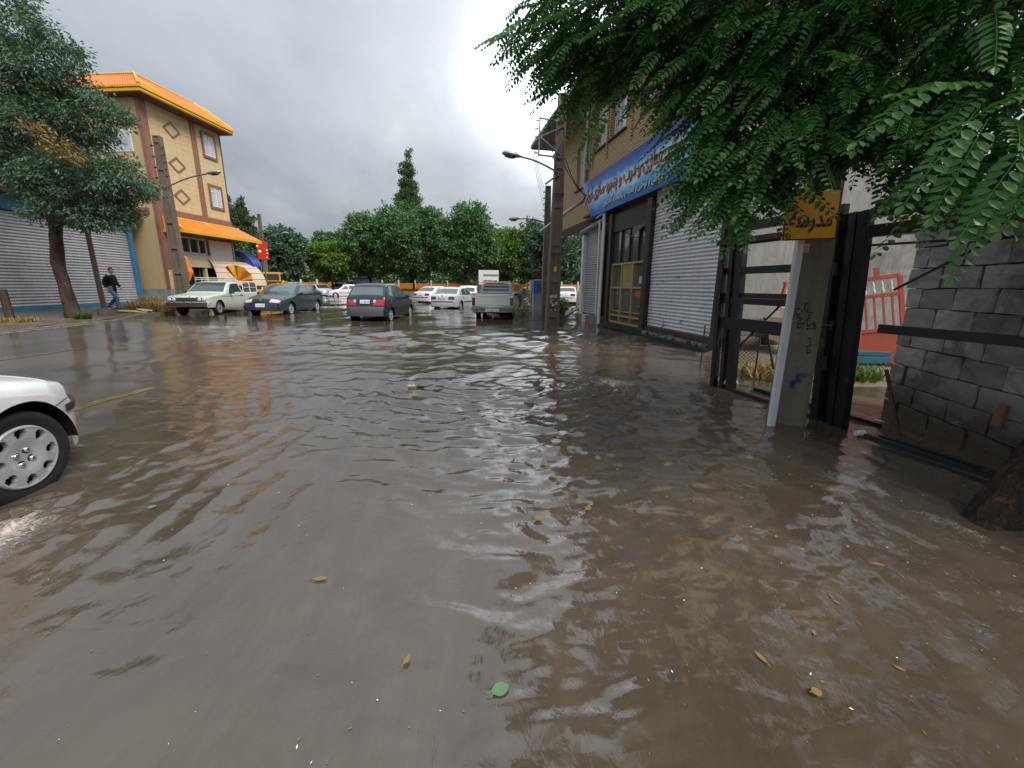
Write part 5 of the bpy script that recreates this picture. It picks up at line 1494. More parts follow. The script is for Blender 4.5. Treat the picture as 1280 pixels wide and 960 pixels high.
# ---- yard: rear wall, leaning red gate leaf, planks, rubble, grass
yw = thing('yard_wall', 'rough grey rendered wall closing the back of the yard', 'wall', tuple(shop.matrix_basis @ Vector((5.62, 2.3, 0))), RA + PI/2)
mb = MB()
mb.grid(lambda u, v: (6.0*u, .02*float(fbm(np.array(u*30), np.array(v*14), 411, 3)), -.3+2.78*v), 60, 26, smooth=False); mb.b2((0, .03, -.3), (6.0, .25, 2.47)); mb.build('render', M['render_wall'], yw)
mb = MB(); mb.b2((-.02, -.03, 2.48), (6.0, .28, 2.54)); mb.build('coping', M['concrete'], yw)
rg = thing('red_gate_leaf', 'salmon red gate leaf with gold spear tips leaning in the yard', 'gate', (5.60, 5.75, 0.12), R(-14))
rg.rotation_euler = (R(-6), R(-10), R(-26)); rg.location = (5.74, 5.75, .10)
mb = MB(); w2_, h2 = .52, 1.42
for x in (-w2_/2, w2_/2): mb.b2((x-.03, -.02, 0), (x+.03, .02, h2), 0, .005)
for z in (.03, .62, 1.15, h2): mb.b2((-w2_/2, -.018, z-.03), (w2_/2, .018, z+.03), 0, .005)
mb.b2((-w2_/2-.08, -.02, .02), (-w2_/2-.03, .02, h2-.02)); mb.b2((-.03, -.02, h2), (.03, .02, h2+.16)); mb.build('frame', M['salmon'], rg)
mb = MB(); mb.b2((-w2_/2, -.006, .05), (w2_/2, .006, .60)); mb.build('panel', M['salmon'], rg)
for k in range(4):
    x = -w2_/2+.105+k*.104
    mb = MB(); mb.b2((x-.012, -.012, .64), (x+.012, .012, 1.14)); mb.build('bar', M['salmon'], rg)
    mb = MB(); mb.lathe([(.012, 1.18), (.03, 1.22), (.012, 1.28), (.022, 1.31), (.001, 1.40)], 8, 'Z', (x, 0, 0)); mb.build('spear_tip', M['ink_pale'], rg)
t = thing('red_beam', 'salmon red steel angle lying on top of the yard wall', 'beam', (8.2, 7.6, 2.56), R(12))
mb = MB(); mb.beam((-1.2, 0, .03), (1.2, 0, .08), .08, .06); mb.beam((0, 0, .05), (.5, .1, .32), .05, .05); mb.build('angle', M['salmon'], t)
t = thing('red_upright', 'short salmon red upright on the yard wall beside the block wall', 'post', (7.9, 7.55, 2.5))
mb = MB(); mb.b2((-.06, -.05, 0), (.06, .05, .3), 0, .01); mb.b2((-.03, -.03, .3), (.03, .03, .4)); mb.build('post', M['salmon'], t)
t = thing('teal_bench', 'teal painted metal bench lying in the yard behind the gate post', 'bench', (5.35, 5.95, .14), R(-4))
mb = MB(); mb.b2((-.75, -.18, .18), (.62, .18, .25), 0, .01); mb.build('seat', M['teal'], t)
mb = MB(); mb.b2((-.75, -.19, .06), (.62, -.16, .17), 0, .008); mb.build('apron', M['teal'], t)
for x in (-.68, .55):
    mb = MB(); mb.b2((x-.03, -.16, -.25), (x+.03, .16, .18)); mb.build('leg', M['teal'], t)
t = thing('light_blue_board', 'pale blue board with wooden edge leaning on the yard wall', 'board', (5.2, 7.15, 1.05), R(14))
mb = MB(); mb.box((0, 0, .12), (.50, .03, .42), 0, (.1, .08, 0)); mb.build('board', M['light_blue'], t)
mb = MB(); mb.box((-.27, 0, .12), (.05, .05, .5), 0, (.1, .08, 0)); mb.box((0, 0, .35), (.55, .05, .04), 0, (.1, .08, 0)); mb.build('edge', M['salmon'], t)
mb = MB(); mb.beam((.0, .05, -.1), (.05, .1, -1.2), .06, .04); mb.build('prop', M['rust_steel'], t)
t = thing('wooden_crate', 'tan wooden box on the rubble heap behind the concrete post', 'box', (5.05, 6.9, .42), R(20))
mb = MB()
for z in (0, .13, .26): mb.b2((-.25, -.2, z), (.25, .2, z+.11), 0, .005)
mb.build('slats', M['paper'], t)
mb = MB(); mb.b2((-.27, -.22, -.02), (-.22, .22, .4)); mb.b2((.22, -.22, -.02), (.27, .22, .4)); mb.build('corner_batten', M['paper'], t)
t = thing('tyre_stack', 'pinkish grey heap of rubble sacks against the yard wall', 'sacks', (4.85, 7.35, .25), R(10))
for k, (x, y, z, s) in enumerate(((-.3, 0, .06, .26), (.25, .1, .08, .28), (.0, .0, .24, .24), (-.1, .1, .40, .20))):
    mb = MB(); mb.grid(lambda u, v: (x+s*math.cos(u*2*PI)*math.sin(PI*v)**.5*(1+.2*float(fbm(np.array(u*4.0), np.array(v*4.0+k), 421, 2))), y+s*.6*math.sin(u*2*PI)*math.sin(PI*v)**.5, z-.11*math.cos(PI*v)), 16, 8); mb.build('sack', M['kerbstone'] if k % 2 else M['brown_tile'] if k == 3 else M['concrete'], t)
t['label'] = 'heap of grey and reddish sacks against the yard wall'; t.name = 'sack_heap'
g_ = np.random.default_rng(5)
xs = axis([(3.0, 12.0, .25)]); ys = axis([(2.0, 9.0, .25)])
def yard_z(X, Y): return -.10 + .27*sstep(4.6, 6.2, Y + .25*(X-4.4))*sstep(3.6, 4.4, X - .0) + .05*fbm(X*1.5, Y*1.5, 431)
me, _, _ = sheet('yard_ground', xs, ys, yard_z, M['earth'])
tag(link('yard_ground', me), kind='structure')
tuft('yard_grass', 'patch of green grass in the yard beside the teal bench', (5.0, 5.55, .02), 420, .26, .5, M['green_grass'])
tuft('yard_grass', 'dry yellow grass along the chain link panel', (4.1, 5.6, .03), 420, .22, .6, M['dry_grass'])
tuft('yard_grass', 'mixed grass under the leaning red gate leaf', (5.9, 6.1, .08), 300, .28, .5, M['dry_grass'])
t = thing('scrap_branches', 'dark tangle of cut branches under the teal bench', 'branches', (5.7, 5.8, .1))
for k in range(12):
    a = random.uniform(0, PI); L = random.uniform(.25, .5); mb = MB()
    mb.tube([(-L*math.cos(a)*.5, -L*math.sin(a)*.5, random.uniform(0, .1)), (0, 0, random.uniform(.05, .2)), (L*math.cos(a)*.5, L*math.sin(a)*.5, random.uniform(0, .12))], .010, 5); mb.build('branch', M['bark_near'], t)

# ------------------------------------------------------------------ locust tree overhanging from the right
lt = thing('locust_tree', 'large locust tree leaning in from the right with leafy drooping fronds', 'tree', (2.86, 2.0, -.2))
P0 = Vector((2.86, 2.0, -.2))
def rel(p): return tuple(np.array(p)-np.array(P0))
lobes = [(0.30, 3.70, 3.32, 0.32), (0.56, 3.50, 3.19, 0.50), (0.62, 3.50, 2.98, 0.26), (0.92, 3.30, 2.96, 0.55), (1.20, 3.10, 2.77, 0.55), (1.52, 2.95, 2.46, 0.36), (1.40, 2.80, 2.07, 0.25), (1.35, 2.70, 1.81, 0.20), (1.61, 2.80, 2.51, 0.55), (1.59, 2.65, 2.10, 0.35), (1.53, 2.60, 1.80, 0.22), (1.71, 2.50, 1.91, 0.22), (1.90, 2.60, 2.30, 0.50), (1.94, 2.45, 1.98, 0.30), (2.11, 2.40, 2.03, 0.34), (2.29, 2.50, 2.43, 0.55), (2.24, 2.20, 1.92, 0.28), (2.24, 2.00, 1.78, 0.20), (2.32, 1.95, 1.86, 0.30), (2.43, 2.20, 2.37, 0.55), (1.85, 3.00, 3.04, 0.70), (2.22, 2.70, 2.91, 0.70), (1.35, 3.30, 3.25, 0.70), (0.81, 3.50, 3.47, 0.60)]
lobes = [(x, y, z + (.20 if z < 2.2 else .19 if z < 2.6 else 0.10) + (.22 if x < 1.35 and z < 3.0 else 0.0) + (.10 if 1.62 < x < 2.0 and z < 2.2 else 0.0), r) for x, y, z, r in lobes]
upper = [(1.7, 3.5, 4.1, .8), (2.2, 2.9, 3.9, 1.0), (2.9, 2.6, 3.5, 1.0), (3.6, 2.6, 3.2, 1.0), (1.9, 2.4, 4.6, .9), (2.3, 1.8, 4.4, 1.1), (3.0, 1.7, 4.2, 1.0), (4.4, 1.8, 3.9, 1.2),
         (2.3, 2.2, 5.4, 1.3), (3.6, 1.5, 5.4, 1.3), (4.6, 3.0, 4.2, 1.2), (2.2, 3.9, 4.6, .8), (3.3, 3.7, 4.3, 1.0)]
lims = []
for tip, r in (((.5, 3.5, 3.4), .05), ((1.1, 3.1, 2.9), .05), ((1.6, 2.7, 2.6), .045), ((2.3, 2.3, 2.4), .04), ((1.6, 2.0, 4.2), .06), ((4.3, 1.8, 4.2), .06), ((3.0, 1.3, 5.4), .07), ((1.9, 2.4, 4.6), .04), ((3.4, 3.4, 4.3), .04)):
    lims.append((limb_path(rel((3.42, 2.3, 3.0)), rel(tip), (0, 0, .45)), r, .010))
trunk_mesh('trunk', lt, [rel(p) for p in ((2.72, 1.98, -.2), (2.84, 2.0, .02), (3.12, 2.05, .36), (3.42, 2.12, .80), (3.58, 2.2, 1.6), (3.52, 2.28, 2.6), (3.42, 2.3, 3.1))], .112, .10, M['bark_near'], 30, .17, .02, lims)

def frond_template(pairs, length, ll, lw, detail, g):
    """pinnate leaf along +x, drooping leaflets; returns verts and a list of polygons"""
    v, f = [], []
    def leaflet(p, d, nrm, L, W):
        d = d/np.linalg.norm(d); s = np.cross(nrm, d); s /= np.linalg.norm(s); u = np.cross(d, s)
        prof = [(.18, .62), (.5, 1.0), (.82, .70)] if detail else [(.28, .85), (.75, .8)]
        i = len(v); v.append(p); v.append(p+d*L-u*W*.10)
        for sg in (1, -1):
            for a, b in prof: v.append(p+d*L*a + s*sg*W*.5*b + u*W*.16*b)
        k = len(prof)
        f.append(tuple([i, *range(i+2, i+2+k), i+1])); f.append(tuple([i, i+1, *reversed(range(i+2+k, i+2+2*k))]))
    def pos(t): return np.array((length*t, 0, -.16*length*t*t))
    for k in range(pairs):
        t = .16+.80*k/(pairs-1); p = pos(t); sz = (.70+.55*math.sin(PI*min(1, .15+.8*t)))*(1-.25*t)
        for sg in (1, -1):
            d = np.array((.38+g.normal()*.06, sg*1.0, -.42+g.normal()*.10)); n_ = np.array((-.15, sg*.25, 1.0))+g.normal(size=3)*.09
            leaflet(p+np.array((0, sg*.003, 0)), d, n_, ll*sz*g.uniform(.88, 1.1), lw*sz*g.uniform(.9, 1.1))
    leaflet(pos(.98), np.array((1, 0, -.3)), np.array((.2, 0, 1.0)), ll*.8, lw*.8)
    # midrib
    i = len(v); w = .0014
    for t in np.linspace(0, 1, 5):
        p = pos(t); v.append(p+np.array((0, w, .0005))); v.append(p-np.array((0, w, .0005)))
    for k in range(4): f.append((i+2*k, i+2*k+1, i+2*k+3, i+2*k+2))
    return np.array(v), f
def basis(d, roll_up):
    d = unit(d); s = unit(np.cross(roll_up, d)); u = np.cross(d, s)
    return np.stack([d, s, u], -1)
gt = np.random.default_rng(77)
# 1) the mass of the crown: thousands of fronds in one part
temps = [frond_template(8, .28, .041, .0265, False, gt) for _ in range(4)]
def quads_of(tm):
    V, F = tm; tri = []
    for q in F:
        for k in range(1, len(q)-1): tri.append((q[0], q[k], q[k+1]))
    return V, np.array(tri)
temps = [quads_of(t_) for t_ in temps]
def by_sign(p): return 1.80 < p[0] < 2.20 and 2.1 < p[1] < 3.4 and p[2] < 2.15     # twigs cut back round the school sign
AV, AF, off_ = [], [], 0
def scatter(lobes_, per, low_bias=1.0, scale=1.0):
    global off_
    for (x, y, z, r) in lobes_:
        n = int(per*r*r) + 6
        for k in range(n):
            u = unit(gt.normal(size=3)); rr = r*(gt.random()**.45)
            p = np.array((x, y, z)) + u*rr*np.array((1, 1, .85))
            if np.linalg.norm(p - np.array((0, 0, 1.33))) < 1.15 or by_sign(p): continue
            h = np.array((u[0]-.35, u[1]*.6-.25, 0))+gt.normal(size=3)*np.array((.55, .55, 0))
            d = unit(unit(h+1e-6)*1.0 + np.array((0, 0, -.35-.85*gt.random()*low_bias)))
            B = basis(d, np.array((0, 0, 1.0))+gt.normal(size=3)*.35)
            V, F = temps[gt.integers(4)]
            AV.append((V*scale*gt.uniform(.8, 1.25)) @ B.T + p - np.array(P0)); AF.append(F+off_); off_ += len(V)
scatter(lobes, 500); scatter(upper, 115, 1.0, 1.55)
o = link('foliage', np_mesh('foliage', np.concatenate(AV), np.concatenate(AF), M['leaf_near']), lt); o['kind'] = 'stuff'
# 2) the nearest fronds, each a leaf of its own
bigs = []
for k in range(6):
    V, F = frond_template(10, .34, .042, .029, True, gt)
    me = bpy.data.meshes.new('leaf'); me.from_pydata(V.tolist(), [], F); me.materials.append(M['leaf_near_lit']); bigs.append(me)
cands = []
for (x, y, z, r) in lobes:
    for k in range(60):
        u = unit(gt.normal(size=3)); p = np.array((x, y, z)) + u*r*.98*np.array((1, 1, .85))
        view = p-np.array((0, 0, 1.33)); dist = np.linalg.norm(view)
        if by_sign(p) or dist < 1.25 or np.dot(u, view)/dist > -.05: continue
        cands.append((dist*gt.uniform(.7, 1.3) - (.5 if u[2] < 0 else 0), p, u))
cands.sort(key=lambda q: q[0])
extra = [((1.72, 1.72, 2.17), (-.85, -.12, -.50)), ((1.95, 1.75, 2.15), (-1, -.1, .02)), ((1.80, 1.65, 2.02), (-.6, -.1, -.75)), ((1.90, 1.70, 2.0), (-.5, -.2, -.85)), ((2.0, 1.62, 1.9), (-.55, -.1, -.8)), ((2.1, 1.6, 1.95), (-.45, -.1, -.9)), ((2.05, 1.7, 1.78), (-.4, -.1, -.9)), ((.42, 3.55, 3.32), (-.95, -.1, -.10)), ((.40, 3.5, 3.20), (-.92, -.1, -.32)), ((.50, 3.5, 3.08), (-.80, -.2, -.50)), ((.58, 3.5, 2.96), (-.72, -.2, -.62)), ((.62, 3.45, 2.85), (-.55, -.2, -.75)), ((.66, 3.45, 2.75), (-.45, -.2, -.85)), ((.72, 3.4, 2.70), (-.35, -.2, -.9)), ((.30, 3.6, 3.40), (-1, 0, -.05)), ((.45, 3.55, 3.02), (-.75, -.2, -.55)), ((.50, 3.5, 2.88), (-.7, -.2, -.65))]
nl = 0
for p, d in extra:
    o = link('leaf', bigs[nl % 6], lt); B = basis(np.array(d, float), np.array((0.05, -.35, 1.0)))
    o.matrix_local = Matrix(((*B[0], p[0]-P0[0]), (*B[1], p[1]-P0[1]), (*B[2], p[2]-P0[2]), (0, 0, 0, 1))) @ Matrix.Scale(1.25, 4); nl += 1
for dist, p, u in cands:
    if nl >= 296: break
    h = np.array((u[0]*.8-.45, u[1]*.5-.3, 0))+gt.normal(size=3)*np.array((.4, .4, 0))
    d = unit(unit(h)*1.0 + np.array((0, 0, -.3-.8*gt.random())))
    B = basis(d, np.array((0, -.2, 1.0))+gt.normal(size=3)*.3); s_ = gt.uniform(.85, 1.2)
    o = link('leaf', bigs[nl % 6], lt)
    o.matrix_local = Matrix(((*B[0], p[0]-P0[0]), (*B[1], p[1]-P0[1]), (*B[2], p[2]-P0[2]), (0, 0, 0, 1))) @ Matrix.Scale(float(s_), 4); nl += 1
# ------------------------------------------------------------------ park trees and far things
def round_tree(name, label, x, y, h, w, mat, seed, nc=230, trunk_h=2.4, group=None, lean=0.0, extra=()):
    g = np.random.default_rng(seed)
    w *= 1.22; trunk_h = min(trunk_h, 1.7)
    t = thing(name, label, 'tree', (x, y, .45), group=group)
    zc = trunk_h + (h-trunk_h)*.48; rz = (h-trunk_h)*.54; r = w/2
    lobes = [(0, 0, zc, r*.86, r*.8, rz*.92)]
    for k in range(10):
        a = 2*PI*k/10 + g.uniform(-.4, .4); q = g.uniform(.42, .72)
        lobes.append((r*q*math.cos(a), r*q*math.sin(a), zc + rz*g.uniform(-.45, .62), r*g.uniform(.26, .46), r*g.uniform(.26, .46), rz*g.uniform(.26, .44)))
    lobes += list(extra)
    lim = [(limb_path((0, 0, trunk_h*.8), (l[0]*.8, l[1]*.8, l[2]), (0, 0, .2)), .09, .03) for l in lobes[1:7]]
    trunk_mesh('trunk', t, [(0, 0, -.6), (.05+lean*.3, 0, trunk_h*.5), (lean, 0, trunk_h), (lean*.8, 0, zc)], .17, .11, M['bark'], 9, .10, .05, lim)
    foliage('foliage', t, lobes, int(nc*1.7), 46, w*.034, .36, .22, mat, .25, .8, .80, g)['kind'] = 'stuff'
    return t
round_tree('park_tree', 'round dark green park tree at the left of the clump, low and small', -24.6, 54.0, 7.6, 5.4, M['leaf_round'], 31, 200, 2.0)
round_tree('park_tree', 'broad round park tree below and left of the tall poplar', -19.4, 53.0, 9.9, 7.6, M['leaf_round'], 32, 300)
round_tree('park_tree', 'tallest round park tree directly below the tall poplar', -13.4, 52.5, 11.2, 7.8, M['leaf_round'], 33, 320)
round_tree('park_tree', 'dense globe shaped park tree right of the poplar, behind the white saloon', -6.5, 51.5, 11.2, 8.0, M['leaf_round'], 34, 340, 2.5)
round_tree('park_tree', 'yellowish green park tree above the white billboard', -.8, 55.0, 8.6, 6.0, M['leaf_yellowish'], 35, 240)
round_tree('park_tree', 'green park tree behind the second utility pole', 3.2, 56.0, 9.8, 6.4, M['leaf_round'], 36, 260)
round_tree('park_tree', 'dark small park tree between the yellowish tree and the globe tree', -3.2, 60.0, 8.0, 5.4, M['leaf_round'], 37, 170)
round_tree('street_tree', 'dark bushy tree right of the slim distant utility pole', -27.8, 47.5, 7.8, 5.2, M['leaf_left'], 38, 220, 1.6)
round_tree('street_tree', 'bright green young tree between the dark bushy tree and the park clump', -23.2, 50.0, 6.4, 4.6, M['leaf_yellowish'], 39, 190, 1.2)
round_tree('street_tree', 'low bushy tree just left of the slim distant utility pole', -32.5, 50.0, 6.2, 4.4, M['leaf_round'], 40, 160, 1.0)
round_tree('willow_tree', 'pale green tree seen between the brown pole and the corner shop', 4.3, 42.0, 7.2, 4.6, M['leaf_left'], 41, 220, 1.2)
round_tree('street_tree', 'green tree behind the corner shop at the end of its street', 9.5, 50.0, 7.5, 5.5, M['leaf_round'], 42, 170)
g_ = np.random.default_rng(71)
lb_ = [(x, 70+g_.uniform(0, 8), .5+h_*.45, 3.2, 2.2, h_*.62) for x, h_ in zip(np.linspace(-62, 34, 30), g_.uniform(3.2, 5.6, 30))]
v_, f_ = leaf_quads(*crown_points(lb_, 2600, 22, .34, g_, .75), .55, .36, .1, .8, g_)
tag(link('far_thicket', np_mesh('far_thicket', v_, f_, M['leaf_round'])), 'dark green thicket closing the park behind the round trees', 'thicket', kind='stuff')
def poplar(label, x, y, h, w, seed, nc, side=None):
    g = np.random.default_rng(seed)
    t = thing('poplar_tree', label, 'tree', (x, y, .3))
    lobes = []
    for k in range(9):
        f = k/8; z = h*(.22+.74*f); r = w/2*1.5*(1.0-.15*abs(f-.15)-.76*f**1.9)
        lobes.append((g.normal()*.2, g.normal()*.2, z, r, r, h*.075))
    if side: lobes += side
    trunk_mesh('trunk', t, [(0, 0, -.5), (0, 0, h*.4), (.1, 0, h*.93)], .3, .04, M['bark'], 8, .05, .1)
    P, out = crown_points(lobes, int(nc*2.2), 40, w*.06, g, .55)
    out = unit(out*.6 + np.array((0, 0, 1.1)))
    v, f = leaf_quads(P, out, .42, .20, -.3, .5, g)
    o = link('foliage', np_mesh('foliage', v, f, M['leaf_poplar']), t); o['kind'] = 'stuff'
    return t
poplar('tall pointed poplar rising above the round park trees', -19.6, 76, 24.5, 5.2, 51, 420, [(3.0, 0, 10.5, 1.7, 1.7, 2.4)])
poplar('poplar close beside the yellow corner building, left one of a pair', -35.9, 51, 11.4, 2.5, 52, 170)
poplar('poplar right one of a pair beside the yellow corner building', -33.9, 50.5, 11.0, 2.8, 53, 190)

# orange park wall of panels between posts
pf = thing('park_fence', 'low orange panel fence running behind the park trees', 'fence', (0, 62, .3))
pm = MB(); pm.b2((0, -.05, .25), (2.3, .05, 1.25), 0, .02); pmesh = pm.mesh('panel', M['salmon' if False else 'orange_cloth'])
po = MB(); po.b2((-.1, -.12, -.5), (.1, .12, 1.75), 0, .02); pomesh = po.mesh('post', M['white_paint'])
for k in range(28):
    o = link('panel', pmesh, pf); o.location = (-52+k*2.6+.13, 0, 0)
    o = link('post', pomesh, pf); o.location = (-52+k*2.6, 0, 0)
me, _, _ = sheet('island', axis([(-11.5, -3.6, .3)]), axis([(30.5, 45, .5)]), lambda X, Y: -.35 + .55*sstep(0, 2.0, np.minimum(np.minimum(X+11.5, -3.6-X), np.minimum(Y-30.5, 45-Y)*.7)) + .05*fbm(X, Y, 441), M['earth'])
tag(link('traffic_island', me), kind='structure')
me, _, _ = sheet('verge', axis([(.4, 3.2, .3)]), axis([(24.5, 42, .5)]), lambda X, Y: -.35 + .47*sstep(0, 1.2, np.minimum(np.minimum(X-.4, 3.2-X), np.minimum(Y-24.5, 42-Y)*.7)) + .05*fbm(X, Y, 443), M['earth'])
tag(link('verge', me), kind='structure')
def dense_grass(name, x0, x1, y0, y1, n, h, mat, zf, seed):
    g = np.random.default_rng(seed)
    P = np.stack([g.uniform(x0, x1, n), g.uniform(y0, y1, n)], 1); z = zf(P[:, 0], P[:, 1])
    v, f = leaf_quads(np.concatenate([P, z[:, None]], 1), np.tile((0, 0, 1.0), (n, 1)), h, h*.25, -.4, .5, g)
    o = link(name, np_mesh(name, v, f, mat)); o['kind'] = 'stuff'; return o
dense_grass('park_grass', -34, 8, 50.2, 60, 9000, .30, M['green_grass'], lambda X, Y: 0*X+.45, 61)
dense_grass('island_grass', -11, -4.2, 33, 44, 1600, .16, M['dry_grass'], lambda X, Y: 0*X+.16, 62)

bb = thing('billboard', 'white billboard with green and red bands beyond the grey pickup', 'sign', (-2.48, 40, .0), R(3))
mb = MB(); mb.b2((-1.02, -.05, 1.42), (1.02, .05, 2.85), 0, .02); mb.build('panel', M['white_paint'], bb)
for z0, z1, x0, x1, m in ((2.25, 2.45, -.55, .98, 'ink_green'), (1.62, 1.86, -.5, .4, 'ink_red'), (1.64, 1.84, .45, .85, 'ink')):
    mb = MB(); mb.b2((x0, -.062, z0), (x1, -.052, z1)); mb.build('printed_band', M[m], bb)
for x in (-.5, .45):
    mb = MB(); mb.b2((x-.06, -.06, -.4), (x+.06, .06, 1.42)); mb.build('post', M['white_paint'], bb)
t = thing('blue_hoarding', 'dark blue hoarding with white mark under the park trees', 'sign', (-23.0, 58.5, .4), R(4))
mb = MB(); mb.b2((-2.0, -.06, .75), (2.0, .06, 1.9), 0, .02); mb.build('panel', M['plate_blue'], t)
mb = MB(); mb.lathe([(.001, -.07), (.38, -.07), (.38, -.06)], 14, 'Y', (-1.4, 0, 1.4)); mb.build('white_mark', M['ink_white'], t)
for x in (-1.7, 1.7):
    mb = MB(); mb.b2((x-.06, -.05, -.6), (x+.06, .05, .76)); mb.build('post', M['galv_dark'], t)
# ------------------------------------------------------------------ vehicles
# local frame: +X is forward, t runs from the nose (0) to the tail (L), z up from the road
class Car:
    PROF = [(1.0, 1.0), (0.988, 0.62), (0.965, 0.32), (0.93, 0.12), (0.86, 0.03), (0.70, 0.0), (0.45, 0.0), (0.2, 0.0), (0.0, 0.0)]
    def __init__(s, root, L, W, top, plan, wheels, wr, sill=0.22, belt=0.88, tumble=0.30, r=0.05, arch=0.05, crown=None, bump_low=0.27, res=0.06):
        s.root, s.L, s.W, s.plan, s.wheels, s.wr = root, L, W, plan, wheels, wr
        s.sill, s.belt, s.tumble, s.r, s.arch, s.bump_low = sill, belt, tumble, r, arch, bump_low
        s.crown = crown or [(0, 0.10), (0.3, 0.05), (1.2, 0.03), (L-0.8, 0.03), (L-0.2, 0.04), (L, 0.07)]
        # silhouette with softened corners
        P = np.array(top, float)
        for _ in range(2):
            Q = [P[0]]
            for a, b in zip(P[:-1], P[1:]):
                Q.append(a*0.80+b*0.20); Q.append(a*0.20+b*0.80)
            Q.append(P[-1]); P = np.array(Q)
        seg = np.concatenate([[0], np.cumsum(np.linalg.norm(np.diff(P, axis=0), axis=1))])
        n = int(seg[-1]/res)
        S = np.linspace(0, seg[-1], n+1)
        for tw in wheels:                                   # closer columns at the wheel arches
            i = np.interp(tw, P[:, 0], seg)
            S = np.concatenate([S, i + (wr+arch)*np.cos(np.linspace(0, PI, 13))])
        S = np.unique(np.round(S, 4))
        s.S = S
        s.P = np.stack([np.interp(S, seg, P[:, 0]), np.interp(S, seg, P[:, 1])], 1)
        T = unit(np.gradient(s.P, axis=0)); s.N = np.stack([T[:, 1], -T[:, 0]], 1)   # inward
        s.total = seg[-1]
    def low(s, t):
        z = s.sill
        if t < s.wheels[0]-s.wr or t > s.wheels[1]+s.wr: z = s.bump_low
        for tw in s.wheels:
            d = t-tw; ra = s.wr+s.arch
            if abs(d) < ra: z = max(z, s.wr + math.sqrt(max(0, ra*ra-d*d))*1.0)
        return z
    def half(s, t, z):
        w = np.interp(t, [p[0] for p in s.plan], [p[1] for p in s.plan])
        w = w - s.tumble*max(0.0, z-s.belt) - 0.05*max(0.0, (0.55-z))**1.0 - 0.02*max(0, z-0.7)
        return w
    def pt(s, t, z, y): return (s.L/2 - t, y, z)
    def edge(s, i):
        return s.P[i] + s.N[i]*s.r
    def surf(s, S, yf, off=0.0):
        """a point on the outer skin, S along the silhouette, yf -1..1 across"""
        t = np.interp(S, s.S, s.P[:, 0]); z = np.interp(S, s.S, s.P[:, 1])
        nx = np.interp(S, s.S, s.N[:, 0]); nz = np.interp(S, s.S, s.N[:, 1])
        w = s.half(t, z)
        a = abs(yf)
        k = np.interp(1-a, [1-p[0] for p in s.PROF], [p[1] for p in s.PROF])
        c = np.interp(t, [p[0] for p in s.crown], [p[1] for p in s.crown])*(1-a*a)
        d = s.r*k - c - off
        return s.pt(t + nx*d, z + nz*d, w*yf)
    def s_t(s, t, after=0.0):
        j = np.where(s.P[:, 0] >= t)[0]; return s.S[j[0]] if len(j) else s.S[-1]
    def s_front(s, z):
        pk = int(np.argmax(s.P[:, 1])); return float(np.interp(z, s.P[:pk, 1], s.S[:pk]))
    def s_rear(s, z):
        pk = int(np.argmax(s.P[:, 1])); zz = s.P[pk:, 1][::-1]; ss = s.S[pk:][::-1]; return float(np.interp(z, zz, ss))
    def body(s, mat, name='body'):
        mb = MB(); n = len(s.S)
        prof = s.PROF + [(-a, k) for a, k in s.PROF[::-1][1:]]
        vs = [s.surf(S, a) for S in s.S for a, k in prof]; m = len(prof)
        mb.add(vs, [(i*m+j, i*m+j+1, (i+1)*m+j+1, (i+1)*m+j) for i in range(n-1) for j in range(m-1)], 0, True)
        rows = 7
        for sg in (1, -1):
            vs = []
            for i in range(n):
                e = s.edge(i); t0 = s.P[i, 0]; lo = min(s.low(t0), e[1]-0.002)
                for k in range(rows+1):
                    f = k/rows; t = t0 + (e[0]-t0)*f; z = lo + (e[1]-lo)*f
                    vs.append(s.pt(t, z, sg*s.half(t, z) if k < rows else sg*s.half(s.P[i, 0], s.P[i, 1])))
            mb.add(vs, [(i*(rows+1)+k, (i+1)*(rows+1)+k, (i+1)*(rows+1)+k+1, i*(rows+1)+k+1) for i in range(n-1) for k in range(rows)], 0, True)
        return mb.build(name, mat, s.root)
    def patch(s, name, s0, s1, y0, y1, mat, off=0.006, nu=8, nv=10, parent=None, trap=0.0, skirt=0.02):
        """a raised panel that follows the skin; trap narrows the y range towards s1"""
        mb = MB()
        def P(u, v, o):
            ya, yb = y0 + trap*u*np.sign(y0), y1 - trap*u*np.sign(y1) if y1 != 0 else y1
            return s.surf(s0+(s1-s0)*u, ya+(yb-ya)*v, o)
        mb.grid(lambda u, v: P(u, v, off), nu, nv)
        ring = [(u/nu, 0) for u in range(nu+1)] + [(1, v/nv) for v in range(1, nv+1)] + [(1-u/nu, 1) for u in range(1, nu+1)] + [(0, 1-v/nv) for v in range(1, nv)]
        k = len(ring)
        vs = [P(u, v, off) for u, v in ring] + [P(u, v, off-skirt) for u, v in ring]
        mb.add(vs, [(i, (i+1) % k, k+(i+1) % k, k+i) for i in range(k)])
        return mb.build(name, mat, parent or s.root)
    def side(s, name, poly, mat, sg, off=0.006, parent=None, skirt=0.02, sub=1):
        mb = MB()
        pts = []
        n = len(poly)
        for i in range(n):
            a, b = poly[i], poly[(i+1) % n]
            for k in range(sub): pts.append((a[0]+(b[0]-a[0])*k/sub, a[1]+(b[1]-a[1])*k/sub))
        c = (sum(p[0] for p in pts)/len(pts), sum(p[1] for p in pts)/len(pts)); n = len(pts)
        def P(p, o): return s.pt(p[0], p[1], sg*(s.half(p[0], p[1])+o))
        vs = [P(p, off) for p in pts] + [P(c, off)]
        mb.add(vs, [(i, (i+1) % n, n) for i in range(n)])
        vs = [P(p, off) for p in pts] + [P(p, off-skirt) for p in pts]
        mb.add(vs, [(i, (i+1) % n, n+(i+1) % n, n+i) for i in range(n)])
        return mb.build(name, mat, parent or s.root)
